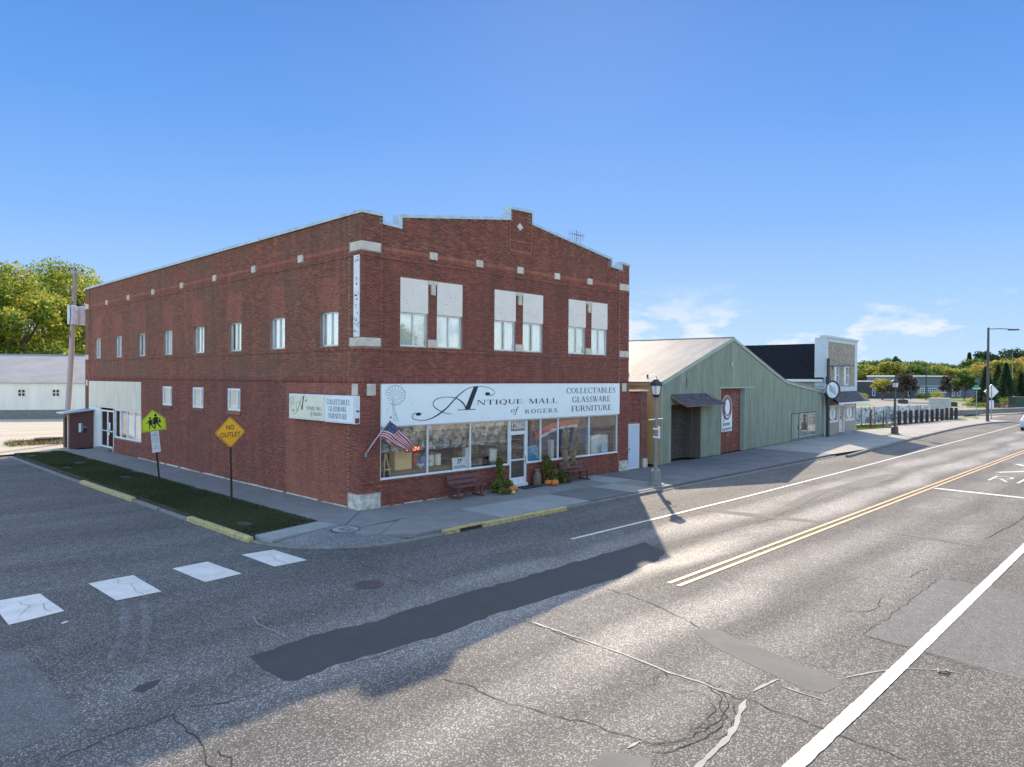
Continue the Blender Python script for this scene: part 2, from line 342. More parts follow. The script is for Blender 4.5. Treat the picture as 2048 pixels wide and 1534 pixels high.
def paint(name, c, wear=.52, under=(.12, .117, .11), rough=.6):
    m, t, b = new_mat(name); L = t.links.new
    g = nn(t, 'ShaderNodeNewGeometry')
    n = nn(t, 'ShaderNodeTexNoise', {'Scale': 7, 'Detail': 10, 'Roughness': .78}); L(g.outputs['Position'], n.inputs['Vector'])
    mr = nn(t, 'ShaderNodeMapRange', {'From Min': wear + .06, 'From Max': wear + .12}); L(n.outputs['Fac'], mr.inputs['Value'])
    n2 = nn(t, 'ShaderNodeTexNoise', {'Scale': 2.5, 'Detail': 5}); L(g.outputs['Position'], n2.inputs['Vector'])
    m2 = nn(t, 'ShaderNodeMapRange', {'From Min': .3, 'From Max': .7, 'To Min': .86, 'To Max': 1.08}); L(n2.outputs['Fac'], m2.inputs['Value'])
    vm = nn(t, 'ShaderNodeVectorMath', operation='SCALE'); vm.inputs[0].default_value = c; L(m2.outputs[0], vm.inputs['Scale'])
    mx = nn(t, 'ShaderNodeMix', {'B': rgba(under)}, data_type='RGBA'); L(mr.outputs[0], mx.inputs['Factor']); L(vm.outputs[0], mx.inputs['A'])
    L(mx.outputs['Result'], b.inputs['Base Color']); b.inputs['Roughness'].default_value = rough
    return m
MAT['white_paint'] = paint('white_road_paint', (.66, .62, .54), .55)
MAT['yellow_paint'] = paint('yellow_road_paint', (.62, .40, .19), .53)
MAT['curb_yellow'] = paint('worn_yellow_curb_paint', (.52, .40, .14), .44, under=(.25, .22, .15))

# ================================================================== GROUND, ROADS, PAVEMENTS
RZ = -0.14
MAT['dirt'] = surf('dry_dirt_and_gravel', (.36, .30, .22), (.26, .22, .16), scale=.25, rough=.95, fine=18, fine_amt=.2, bump=.3, bump_scale=20)
MAT['lot'] = surf('old_pale_lot_asphalt', (.22, .20, .17), (.165, .15, .13), scale=.18, rough=.9, fine=25, fine_amt=.12, detail=7)
MAT['soil'] = surf('lawn_soil', (.030, .036, .018), (.07, .060, .038), scale=1.2, rough=1, fine=25, fine_amt=.3)
MAT['lawn_far'] = surf('sunlit_lawn', (.10, .17, .025), (.15, .20, .04), scale=.4, rough=1, fine=10, fine_amt=.3)
MAT['dry_grass'] = surf('dry_golden_grass', (.34, .25, .11), (.24, .22, .08), scale=.3, rough=1, fine=8, fine_amt=.3)
g = MB().box(-900, 1500, -1.2, 1500, -1.4, -.16).box(-900, 1500, -900, -21.5, -1.4, -.16).box(-900, 1500, -21.5, -1.2, -2.2, -2.0).build('ground', MAT['dirt']); tag(g, kind='structure')

mb = MB()
def dip(x, y): return -.085 * max(0.0, -8.4 - x) * min(1.0, max(0.0, (-6.5 - y) / 3)) if x > -30 else -.085 * 21.6 * min(1.0, max(0.0, (-6.5 - y) / 3))
mb.add([(-8.4, -21.6, RZ), (620, -21.6, RZ), (620, -1, RZ), (-8.4, -1, RZ)], [(0, 1, 2, 3)])
mb.add([(-19, -1, RZ), (-3, -1, RZ), (-3, 32, RZ), (-19, 32, RZ)], [(0, 1, 2, 3)])
gx = [-15.0 + .3 * i for i in range(23)]; gx[-1] = -8.4; gy = [-21.6 + .3 * i for i in range(69)]; gy[-1] = -1.0   # slope added at the street's near left corner to steer the building's shadow edge
mb.add([(-300, -21.6, RZ - .3), (-15, -21.6, RZ + dip(-15, -21.6)), (-15, -9.5, RZ + dip(-15, -9.5)), (-15, -6.5, RZ), (-15, -1, RZ), (-300, -1, RZ - .02)], [(0, 1, 2, 3, 4, 5)])
mb.add([(x, y, RZ + dip(x, y)) for x in gx for y in gy], [(i * 69 + j, (i + 1) * 69 + j, (i + 1) * 69 + j + 1, i * 69 + j + 1) for i in range(22) for j in range(68)])
road = mb.build('road', MAT['asphalt']); tag(road, kind='structure')

def jitter_poly(P, step=.25, amp=.03, seed=1):
    r = random.Random(seed); Q = []
    for i, a in enumerate(P):
        b = P[(i + 1) % len(P)]; n = max(1, int(math.hypot(b[0] - a[0], b[1] - a[1]) / step))
        for k in range(n):
            t = k / n; Q.append((a[0] + (b[0] - a[0]) * t + r.uniform(-amp, amp), a[1] + (b[1] - a[1]) * t + r.uniform(-amp, amp)))
    return Q
def flat(name, P, z, mat, parent, label=None, amp=.02, step=.3, seed=3, kind=None):
    Q = jitter_poly(P, step, amp, seed)
    if sum(Q[i][0] * Q[(i + 1) % len(Q)][1] - Q[(i + 1) % len(Q)][0] * Q[i][1] for i in range(len(Q))) < 0: Q.reverse()
    V = [(x, y, z + dip(x, y)) for x, y in Q] + [(x, y, z - .0035 + dip(x, y)) for x, y in Q]; n = len(Q)
    F = [tuple(range(n))] + [(i, i + n, (i + 1) % n + n, (i + 1) % n) for i in range(n)]
    o = link(name, mesh(name, V, F, mat), parent)
    if label: o['label'] = label
    return o
def ribbon(mb, P, w, z, seed=0, amp=.03, sub=.12):
    r = random.Random(seed); Q = []
    for a, b in zip(P[:-1], P[1:]):
        n = max(1, int(math.hypot(b[0] - a[0], b[1] - a[1]) / sub))
        for k in range(n):
            t = k / n; Q.append((a[0] + (b[0] - a[0]) * t + r.uniform(-amp, amp), a[1] + (b[1] - a[1]) * t + r.uniform(-amp, amp)))
    Q.append(P[-1]); V = []
    for i, p in enumerate(Q):
        a = Q[max(i - 1, 0)]; b = Q[min(i + 1, len(Q) - 1)]; d = math.hypot(b[0] - a[0], b[1] - a[1]) or 1
        nx, ny = -(b[1] - a[1]) / d, (b[0] - a[0]) / d
        h = w / 2 * r.uniform(.5, 1.25) * (0.25 if i in (0, len(Q) - 1) else 1)
        V += [(p[0] + nx * h, p[1] + ny * h, z + (dip(*p) if z < -.05 else 0)), (p[0] - nx * h, p[1] - ny * h, z + (dip(*p) if z < -.05 else 0))]
    mb.add(V, [(2 * i + 1, 2 * i + 3, 2 * i + 2, 2 * i) for i in range(len(Q) - 1)])

flat('asphalt_patch', [(-8.22, -9.15), (-7.0, -9.0), (-5.76, -9.18), (-4.04, -9.04), (-2.21, -9.12), (0.14, -9.06), (2.2, -9.1), (3.5, -9.04), (2.9, -10.1), (2.0, -10.45), (1.1, -10.5), (0, -10.68), (-1.9, -10.55), (-3.8, -10.51), (-5.5, -10.6), (-7.5, -10.46), (-8.14, -10.57), (-8.33, -10.44), (-8.31, -9.97)],
     RZ + .004, MAT['asphalt_patch'], road, 'long dark fresh asphalt patch', amp=.045, step=.2)
flat('asphalt_patch', [(-1.95, -13.72), (-1.59, -13.94), (-1.53, -14.09), (-1.77, -14.66), (-2.00, -15.66), (-2.23, -16.44), (-2.47, -16.50), (-2.88, -16.44), (-2.94, -16.20), (-2.70, -15.36), (-2.33, -14.34)],
     RZ + .004, MAT['asphalt_pale'], road, 'smooth pale patch across the lane')
flat('asphalt_patch', [(0.09, -16.02), (5.38, -16.03), (5.40, -17.63), (5.2, -21), (-.5, -21), (-0.19, -18.48), (0.03, -16.98)], RZ + .004, MAT['asphalt_mid'], road, 'square smoother asphalt panel', amp=.01)
flat('asphalt_patch', [(-6.48, -15.14), (-6.39, -15.30), (-6.22, -15.63), (-6.36, -15.77), (-6.79, -15.6), (-7.2, -15.4), (-6.79, -15.2)], RZ + .004, MAT['asphalt_pale'], road, 'small pale patch near the lane edge')
V = []; F = []
for i in range(17):
    for j in range(25):
        y_ = -9.4 + 3.45 * j / 24; xr = np.interp(y_, [-9.4, -9.24, -8.25, -6.97, -6.25, -5.95], [-10.9, -10.67, -10.73, -10.80, -10.88, -11.09]); x_ = -14.5 + (xr + 14.5) * i / 16; V.append((x_, y_, RZ + .006 + dip(x_, y_)))
F = [(i * 25 + j, (i + 1) * 25 + j, (i + 1) * 25 + j + 1, i * 25 + j + 1) for i in range(16) for j in range(24)]
link('asphalt_patch', mesh('asphalt_patch', V, F, MAT['asphalt_mid']), road)['label'] = 'wide grey patch by the crosswalk'
flat('asphalt_patch', [(-9.95, -8.90), (-9.83, -8.81), (-9.52, -8.84), (-9.62, -9.02), (-9.87, -9.08)], RZ + .004, MAT['asphalt_patch'], road, 'small dark pothole patch')
for P in ([(12.25, -9.33), (12.22, -9.95), (14.5, -9.5), (16.88, -9.15), (21.01, -9.75), (23.4, -9.5), (25.27, -9.8), (24.44, -9.1), (21.34, -8.85), (18.82, -8.92), (15.5, -8.8)],
          [(9.08, -7.56), (9.6, -8.07), (9.98, -10.19), (10.2, -11.5), (9.86, -11.6), (9.32, -9.73), (9.1, -8.35)],
          [(10.0, -13.76), (10.2, -14.32), (10.07, -15.63), (9.75, -15.73), (9.73, -14.77), (9.8, -13.97)]):
    flat('asphalt_patch', P, RZ + .004, MAT['asphalt_pale'], road, amp=.04)

CR = [[(-2.26, -4.42), (-2.80, -4.63), (-3.40, -4.79), (-3.56, -4.98), (-3.58, -5.37), (-3.69, -5.98), (-3.69, -6.46), (-3.65, -6.95), (-3.65, -7.44), (-3.61, -7.76)],
      [(-3.5, -4.9), (-3.15, -4.95), (-3.2, -5.2), (-3.5, -5.25)], [(7.02, -16.11), (7.63, -15.23)],
      [(-0.92, -10.91), (-0.97, -11.57), (-1.06, -12.05), (-1.15, -12.39), (-1.43, -13.20), (-1.75, -13.78)],
      [(-6.20, -13.99), (-6.15, -14.32), (-6.03, -14.66), (-6.00, -15.13), (-5.92, -15.46)],
      [(-3.74, -14.99), (-3.87, -15.33), (-3.99, -15.58), (-3.83, -15.75), (-3.93, -16.21), (-3.94, -16.82), (-4.00, -17.22), (-4.06, -17.9)],
      [(-6.13, -15.57), (-5.86, -15.76), (-5.47, -15.86), (-5.03, -15.88), (-4.59, -15.78), (-4.18, -15.60), (-3.90, -15.35)],
      [(-6.0, -15.4), (-5.6, -15.66), (-5.0, -15.78), (-4.5, -15.68), (-4.1, -15.45), (-3.85, -15.1)],
      [(-5.4, -15.95), (-5.0, -16.0), (-4.5, -15.9), (-4.15, -15.7)], [(-4.9, -15.7), (-4.4, -15.5), (-4.2, -15.3)],
      [(0.09, -16.02), (0.02, -16.43), (0.04, -16.83), (-0.15, -17.37), (-0.26, -18.04)],
      [(0.09, -16.02), (2.03, -16.04), (3.76, -16.01), (5.38, -16.03), (5.41, -16.77), (5.30, -17.64)],
      [(6.14, -15.55), (5.50, -15.51), (4.87, -15.53)], [(1.22, -15.34), (1.53, -15.59), (2.00, -15.71), (2.70, -15.54)],
      [(4.72, -9.67), (5.82, -9.88), (7.80, -9.93), (9.36, -10.14), (11.14, -9.85), (11.95, -10.01)], [(11.82, -9.89), (14.94, -9.42), (17.08, -9.22), (21, -10.0), (24, -9.9)],
      [(10.33, -11.88), (10.13, -12.93), (9.85, -13.68), (9.85, -14.68), (9.55, -15.79), (9.87, -16.95)],
      [(18.2, -12.2), (18.65, -12.98), (18.72, -14.53), (18.94, -15.57), (18.8, -17.5)], [(18.2, -4.8), (18.4, -7.5), (18.1, -11.6)],
      [(11.04, -15.84), (12.48, -15.92), (14.07, -16.02), (16.00, -16.02), (22, -15.9), (30, -16.1)],
      [(-9.93, -11.38), (-9.97, -11.71), (-10.00, -11.94), (-10.02, -12.11)], [(-9.8, -11.4), (-9.75, -11.8), (-9.85, -12.1), (-9.8, -12.5)],
      [(-6.50, -12.05), (-6.43, -12.53), (-6.46, -13.08), (-6.39, -13.51), (-6.26, -14.04)],
      [(-11.07, -5.82), (-10.67, -5.78), (-10.21, -5.78)], [(-9.59, -10.07), (-9.15, -10.40), (-8.79, -10.50), (-8.41, -10.42)],
      [(-7.34, -10.57), (-6.78, -10.66), (-6.35, -10.68), (-6.00, -10.59)], [(-11.25, -10.07), (-10.51, -10.00), (-9.83, -10.13), (-9.80, -10.61), (-9.91, -11.41)],
      [(-9.72, 1.90), (-9.16, 2.08), (-8.36, 2.34), (-7.32, 2.45), (-6.66, 2.10), (-6.11, 2.17), (-5.16, 2.22)], [(-9.16, 5.14), (-7.72, 6.08), (-6.29, 6.21), (-5.62, 5.96)],
      [(31.10, -10.36), (30.43, -10.62), (29.96, -10.85), (28.89, -11.27)], [(27.60, -5.89), (26.87, -7.01), (27, -8.5)], [(-3.73, -11.1), (-3.73, -11.82), (-3.82, -12.55), (-3.84, -12.83)],
      [(36, -4.8), (36.4, -8), (36.1, -11.7)], [(36.1, -12.3), (36.5, -17)], [(52, -4.4), (52, -8), (52.5, -16)], [(-16, 9.4), (-10, 9.0), (-4.8, 9.3)],
      [(-4.55, -1.3), (-4.45, -1.80), (-4.31, -2.49), (-3.94, -3.18), (-3.41, -3.67), (-2.84, -4.03), (-2.32, -4.36)]]
for i, P in enumerate(CR):
    m_ = MB(); ribbon(m_, P, .016 if i not in (17, 18, 19) else .035, RZ + .008, seed=i, amp=.045); m_.build('crack', MAT['crack'], road)
rc = random.Random(33)
for k in range(26):
    a_ = rc.uniform(-1.2, 2.3); r_ = rc.uniform(.7, 1.15); x_, y_ = -5.0 + 1.15 * r_ * math.sin(a_), -14.9 - .85 * r_ * math.cos(a_); P = [(x_, y_)]; h_ = a_ + rc.uniform(-.7, .7)
    for q in range(rc.randint(2, 5)): h_ += rc.uniform(-.8, .8); x_ += math.cos(h_) * .11; y_ += math.sin(h_) * .11; P.append((x_, y_))
    m_ = MB(); ribbon(m_, P, .008, RZ + .008, seed=200 + k, amp=.015, sub=.06); m_.build('hairline_crack', MAT['crack'], road)
MAT['tyre_mark'] = asphalt('dusty_tyre_mark', .155, speck=.6, warm=(1.0, .96, .9))
for P in ([(-8.75, -4.5), (-8.95, -5.3), (-9.3, -6.4), (-9.9, -7.6)], [(-8.45, -4.75), (-8.6, -5.4), (-8.95, -6.5), (-9.5, -7.8)]):
    m_ = MB(); ribbon(m_, P, .17, RZ + .003, seed=77, amp=.012, sub=.1); m_.build('tyre_mark', MAT['tyre_mark'], road)
for i, (P, w_) in enumerate([([(-3.68, -11.30), (-3.70, -12.02), (-3.72, -12.73), (-3.74, -13.30), (-3.78, -13.88), (-3.86, -14.45), (-3.82, -14.92), (-3.87, -15.33), (-3.86, -15.55)], .05),
            ([(-3.89, -15.74), (-4.25, -15.83), (-4.74, -16.00), (-5.17, -16.09), (-5.53, -16.12), (-5.91, -16.16), (-6.3, -16.2)], .085),
            ([(-3.58, -15.67), (-3.27, -15.70), (-3.01, -15.73), (-2.85, -15.77)], .07), ([(-3.07, -15.90), (-3.11, -16.19), (-3.11, -16.57)], .035),
            ([(-2.19, -16.43), (-1.75, -16.62), (-1.37, -16.81), (-0.95, -17.10), (-0.66, -17.49), (-0.58, -17.73)], .04), ([(-6.22, -15.32), (-5.97, -15.32)], .05),
            ([(-7.28, -7.26), (-7.42, -7.76), (-7.37, -8.31), (-7.36, -8.88)], .03), ([(-2.95, -2.95 - 1.9), (-2.7, -5.0)], .03)]):
    m_ = MB(); ribbon(m_, P, w_, RZ + .009, seed=50 + i, amp=.015); m_.build('crack_sealant', MAT['sealant'], road)
m_ = MB(); m_.tube([(-.71, -17.42, RZ + .02), (-.84, -17.47, RZ + .02), (-.84, -17.57, RZ + .02), (-.7, -17.58, RZ + .02), (-.64, -17.52, RZ + .02)], .012, 6)
tag(m_.build('rubber_strap', MAT['metal_dk']), 'small black curled strap lying on the asphalt by the lane edge', 'debris')
tag(MB().obox((-9.95, -5.15, RZ + .01), .12, .05, .01, rz=.5).build('litter', MAT['white_frame']), 'tiny white scrap of litter below the leftmost crosswalk bar', 'litter')

# painted markings
def stripe(name, P, w_, mat, label, z=RZ + .0125, amp=.006):
    m_ = MB()
    for a, b in zip(P[:-1], P[1:]):
        d = math.hypot(b[0] - a[0], b[1] - a[1]); nx, ny = -(b[1] - a[1]) / d * w_ / 2, (b[0] - a[0]) / d * w_ / 2
        m_.add([(a[0] + nx, a[1] + ny, z), (a[0] - nx, a[1] - ny, z), (b[0] - nx, b[1] - ny, z), (b[0] + nx, b[1] + ny, z)], [(0, 1, 2, 3)])
    return m_.build(name, mat, road, label=label)
stripe('edge_line', [(2.25, -7.38), (13, -7.44), (25, -7.3), (41, -6.95), (65, -6.5), (79, -6.15), (110, -5.4)], .12, MAT['white_paint'], 'white line by the parking lane')
stripe('centre_line', [(.42, -11.76), (12, -11.74), (44, -11.74), (110, -11.2)], .11, MAT['yellow_paint'], None)
stripe('centre_line', [(.37, -12.03), (12, -12.0), (44, -12.0), (110, -11.45)], .11, MAT['yellow_paint'], None)
flat('edge_line', [(-8.3, -17.07), (-3.07, -17.07), (11, -16.95), (60, -16.8), (60, -16.6), (11, -16.75), (-3.07, -16.87), (-8.3, -16.87)], RZ + .0125, MAT['white_paint'], road, 'broad white line along the far lane', amp=.006, step=.09)
stripe('stop_line', [(20.95, -12.12), (20.6, -16.7)], .36, MAT['white_paint'], 'stop line')
for q in ([(-5.3, -2.52), (-4.46, -2.59), (-4.38, -4.2), (-5.26, -4.21)], [(-7.09, -2.66), (-6.22, -2.6), (-6.11, -4.25), (-7.0, -4.35)],
          [(-8.89, -2.65), (-7.95, -2.61), (-7.96, -4.4), (-8.84, -4.4)], [(-10.69, -2.71), (-9.83, -2.75), (-9.78, -4.4), (-10.72, -4.59)],
          [(-12.45, -2.72), (-11.6, -2.75), (-11.55, -4.4), (-12.45, -4.5)], [(-14.2, -2.72), (-13.4, -2.75), (-13.35, -4.4), (-14.2, -4.5)]):
    flat('crosswalk_bar', q, RZ + .0125, MAT['white_paint'], road, amp=.006, step=.4)
for i, P in enumerate([[(-4.9, -2.6), (-4.8, -3.2), (-4.95, -3.6), (-4.9, -4.2)], [(-8.3, -2.65), (-8.45, -3.1), (-8.2, -3.4), (-8.35, -3.8), (-8.3, -4.4)], [(-10.5, -4.2), (-10.2, -3.6), (-10.3, -3.1)], [(-10.0, -4.3), (-9.95, -3.5)]]):
    m_ = MB(); ribbon(m_, P, .011, RZ + .0145, seed=90 + i, amp=.05); m_.build('crack', MAT['crack'], road)
# railroad-crossing marking: R R and the big X (reads from the east-bound lane)
def letterR(x, y, s):
    m_ = MB(); z = RZ + .0125
    def seg(a, b, w_=.12):
        ax, ay = x + a[1] * s, y - a[0] * s * .42; bx, by = x + b[1] * s, y - b[0] * s * .42
        d = math.hypot(bx - ax, by - ay); nx, ny = -(by - ay) / d * w_ / 2, (bx - ax) / d * w_ / 2
        m_.add([(ax + nx, ay + ny, z), (ax - nx, ay - ny, z), (bx - nx, by - ny, z), (bx + nx, by + ny, z)], [(0, 1, 2, 3)])
    for a, b in (((0, 0), (0, 1)), ((0, 1), (.6, 1)), ((.6, 1), (.8, .85)), ((.8, .85), (.8, .65)), ((.8, .65), (.6, .5)), ((.6, .5), (0, .5)), ((.35, .5), (.85, 0))): seg(a, b)
    m_.build('road_letter', MAT['white_paint'], road)
letterR(25.6, -13.2, 2.0); letterR(25.4, -14.35, 2.0)
stripe('road_cross', [(29.3, -12.9), (34.4, -16.0)], .3, MAT['white_paint'], None)
stripe('road_cross', [(34.4, -12.9), (29.3, -16.0)], .3, MAT['white_paint'], None, z=RZ + .016)

# sidewalk: base with individual slabs
base_pts = [(-1.93, 31.0), (-1.93, -.62), (-4.3, -1.1), (-4.22, -2.0), (-3.75, -2.85), (-3.1, -3.5), (-2.3, -3.98), (-1.2, -4.17), (0, -4.2), (31, -4.2), (31, 1.3), (17.2, .0), (-.01, 0), (-.01, 31)]
sw = MB(); sw.prism(base_pts, -.159, -.118, 'z'); sidewalk = sw.build('sidewalk', MAT['crack']); tag(sidewalk, kind='structure')
def slab(P, mat, z=0.0, g=.007, ztop=None):
    cx = sum(p[0] for p in P) / len(P); cy = sum(p[1] for p in P) / len(P); Q = []
    for x, y in P:
        d = math.hypot(x - cx, y - cy); Q.append((x + (cx - x) / d * g * 1.6, y + (cy - y) / d * g * 1.6))
    if sum(Q[i][0] * Q[(i + 1) % len(Q)][1] - Q[(i + 1) % len(Q)][0] * Q[i][1] for i in range(len(Q))) < 0: Q.reverse(); ztop = ztop[::-1] if ztop else None
    z += random.uniform(-.003, .003); n = len(Q)
    V = [(x, y, (ztop[i] if ztop else z)) for i, (x, y) in enumerate(Q)] + [(x, y, -.13) for x, y in Q]
    F = [tuple(range(n))] + [(i, i + n, (i + 1) % n + n, (i + 1) % n) for i in range(n)]
    return link('slab', mesh('slab', V, F, mat), sidewalk)
xs = [1.08, 2.62, 4.14, 5.66, 7.2, 8.6, 9.95, 11.38, 12.9, 14.4, 15.9, 17.4, 18.9, 20.4, 21.9, 23.4, 24.9, 26.4, 27.9, 29.4, 30.9]
for i in range(len(xs) - 1):
    a, b = xs[i], xs[i + 1]
    lt = i in (1, 2, 3, 6); dk = a > 12.5
    slab([(a, -4.19), (b, -4.19), (b, -2.1), (a, -2.1)], MAT['concrete_lt'] if lt else MAT['concrete_dk'] if (dk or i in (4, 5)) else MAT['concrete'])
    top = -.012 if b < 17.5 else .06 * (b - 18.5)
    slab([(a, -2.09), (b, -2.09), (b, max(top, -.012) if b > 18 else -.012), (a, -.012 if a < 18.5 else .06 * (a - 18.5))], MAT['concrete_dk'] if dk else MAT['concrete_lt'] if i == 7 else MAT['concrete'])
y = .0
ys = [-.05 + i * 1.62 for i in range(19)]
for a, b in zip(ys[:-1], ys[1:]): slab([(-1.92, a if a > 0 else -.05), (-.012, a if a > 0 else -.03), (-.012, b), (-1.92, b)], MAT['concrete'])
slab([(-4.28, -1.12), (-1.95, -.62), (-1.78, -1.5), (-4.2, -1.98)], MAT['concrete_lt'])
slab([(-1.93, -.06), (-.04, -.04), (-1.66, -1.68), (-1.76, -1.48), (-1.93, -.62)], MAT['concrete'])
slab([(-.022, -.05), (1.07, -.012), (1.07, -2.08), (.1, -2.1), (-1.5, -2.3), (-1.645, -1.70)], MAT['concrete'])
slab([(-.170, -2.285), (.1, -2.12), (1.07, -2.1), (1.07, -4.18), (-.9, -4.17), (-1.652, -3.49)], MAT['concrete'])
slab([(-1.52, -2.34), (-.18, -2.28), (-1.66, -3.48), (-2.05, -3.35), (-2.1, -2.8)], MAT['concrete'])
ctr = (-2.02, -2.25)
arc = [(-4.2, -2.0), (-3.72, -2.82), (-3.05, -3.5), (-2.28, -3.96), (-1.2, -4.15)]
rim = [(-2.45, -1.72), (-2.5, -2.35), (-2.4, -2.65), (-2.15, -2.85), (-2.05, -3.35)]
for i in range(4):
    P = [rim[i], rim[i + 1], arc[i + 1], arc[i]]
    if i == 3: P = [rim[3], rim[4], (-1.66, -3.5), arc[4], arc[3]]
    zt = [0, 0, -.11, -.11] if i < 3 else [0, 0, -.02, -.10, -.11]
    slab(P, MAT['aggregate'], ztop=zt)
slab([(-4.2, -1.98), (-1.78, -1.52), (-1.66, -1.7), (-2.0, -1.72), (-2.45, -1.72)], MAT['aggregate'], ztop=[-.07, 0, 0, 0, 0])
slab([(-1.67, -1.71), (-1.61, -1.76), (-1.53, -2.33), (-2.09, -2.8), (-2.4, -2.64), (-2.44, -1.74)], MAT['concrete'])
# white chalk survey ticks on the pavement
m_ = MB()
for a, b in (((-.9, -1.0), (-.1, -1.25)), ((.3, -1.9), (.9, -2.2)), ((-.3, -2.9), (-.05, -3.3)), ((-.25, -1.9), (.25, -2.5)), ((-3.6, -1.35), (-3.0, -1.55))):
    ribbon(m_, [a, b], .018, .004, seed=int(a[0] * 10) + 5, amp=.004)
m_.build('chalk_mark', MAT['sealant'], sidewalk)

# kerbs
curb = bpy.data.objects.new('curb', None); COL.objects.link(curb); tag(curb, kind='structure')
prof = [(0, -.157), (0, -.03), (.03, -.004), (.17, 0), (.19, -.157)]   # from street side inward
def curb_piece(P, mat, lab=None, dz=0.0, w_=.19):
    """P: street-side polyline; inward is to the left of travel"""
    V = []; n = len(P)
    for i, p in enumerate(P):
        a = P[max(i - 1, 0)]; b = P[min(i + 1, n - 1)]; d = math.hypot(b[0] - a[0], b[1] - a[1]); nx, ny = -(b[1] - a[1]) / d, (b[0] - a[0]) / d
        for u_, z_ in prof: V.append((p[0] + nx * u_ * w_ / .19, p[1] + ny * u_ * w_ / .19, z_ + (dz if z_ > -.1 else 0)))
    k = len(prof); F = []
    for i in range(n - 1):
        for j in range(k - 1): F.append((i * k + j, (i + 1) * k + j, (i + 1) * k + j + 1, i * k + j + 1))
    F += [tuple(range(k)), tuple(range((n - 1) * k + k - 1, (n - 1) * k - 1, -1))]
    o = link('curb_stone', mesh('curb_stone', V, F, mat), curb)
    if lab: o['label'] = lab
    return o
cy0 = -4.4
for a, b, m_, l in ((0.02, .55, 'curb_yellow', None), (1.62, 3.55, 'curb_yellow', None), (3.57, 5.6, 'curb_yellow', None)):
    curb_piece([(a, cy0), ((a + b) / 2, cy0 + random.uniform(-.01, .01)), (b, cy0)], MAT[m_], 'worn yellow painted kerb')
MB().box(.55, 1.62, cy0, cy0 + .19, -.035, .004).build('drain_hood', MAT['curb_yellow'], curb)
MB().box(.55, .60, cy0, cy0 + .19, -.157, -.035).box(1.57, 1.62, cy0, cy0 + .19, -.157, -.035).build('drain_side', MAT['curb_yellow'], curb)
MB().box(.60, 1.57, cy0 + .08, cy0 + .19, -.157, -.035).build('drain_opening', MAT['metal_dk'], curb, label='dark storm drain inlet')
for a, b in ((5.62, 8.6), (8.62, 11.7)): curb_piece([(a, cy0), (b, cy0)], MAT['curb'], dz=-.03)
for a, b in ((11.72, 14.7), (14.72, 17.7), (17.72, 20.7), (20.72, 23.7), (23.72, 26.7), (26.72, 29.7), (29.72, 31)): curb_piece([(a, cy0), (b, cy0)], MAT['curb'], dz=-.095)
curb_piece([(-4.5, -1.32), (-4.38, -2.0), (-3.92, -2.95), (-3.2, -3.68), (-2.35, -4.17), (-1.2, -4.38), (0, -4.4)], MAT['curb'], 'low kerb around the corner ramp', dz=-.09)
for a, b, m_, l, dz in ((-1.3, -.2, 'curb_yellow', 1, 0), (-.18, .55, 'curb_yellow', 1, 0), (.57, 1.9, 'curb_yellow', 1, 0), (1.92, 2.95, 'curb_yellow', 1, 0),
                        (2.97, 5.4, 'curb', 0, -.075), (5.42, 7.95, 'curb', 0, -.06), (7.97, 10.3, 'curb_yellow', 1, 0), (10.32, 10.95, 'curb_yellow', 1, 0), (10.97, 14.3, 'curb_yellow', 1, 0),
                        (14.32, 18.9, 'curb', 0, -.085), (18.92, 23.5, 'curb', 0, -.09), (23.52, 28.3, 'curb', 0, -.09)):
    x0 = -4.58 - .012 * max(0, a) if a < 15 else -4.72
    curb_piece([(x0 - (.02 if b > 8 else 0), b), (x0 + random.uniform(-.01, .01), (a + b) / 2), (x0, a)], MAT[m_], 'worn yellow painted kerb' if l else None, dz=dz, w_=.2)
cu = [(31.02, -5.0), (35.87, -4.62), (41, -4.4), (47.4, -3.95), (54.9, -3.6), (60.6, -3.35), (67.4, -3.15), (73.6, -3.3), (79, -3.65), (82, -4.6)]
cu = [(x, y - .1) for x, y in cu]
for i in range(0, len(cu) - 1): curb_piece([cu[i], cu[i + 1]], MAT['curb'], 'weathered grey kerb east of the shops')
# manhole covers
def manhole(x, y, z, r_, label, pale):
    t = thing('manhole_cover', label, 'manhole cover', (x, y, z))
    MB().lathe([(r_ * 1.0, 0), (r_ * 1.0, .006), (r_ * .9, .007)], n=32).build('ring', MAT['iron'], t)
    MB().lathe([(r_ * .88, .004), (r_ * .88, .0095), (0.01, .0105)], n=32).build('lid', MAT['concrete_lt'] if pale else MAT['iron'], t)
    m_ = MB(); rr = random.Random(3)
    if pale:
        for k in range(9): m_.obox((rr.uniform(-.5, .5) * r_, rr.uniform(-.45, .45) * r_, .013), rr.uniform(.12, .28), .025, .006, rz=rr.uniform(-.5, .5) + R(-43))
    else:
        for k in range(-3, 4): m_.obox((0, k * r_ * .22, .012), 1.5 * r_ * math.sqrt(max(.05, 1 - (k * .22) ** 2)), .015, .004)
    m_.build('cast_pattern', MAT['iron'], t)
manhole(-2.02, -2.25, .002, .44, 'round manhole cover with pale lid set in the corner sidewalk', True)
manhole(-4.47, -7.07, RZ + .003, .335, 'dark rusty manhole cover in the shaded road', False)

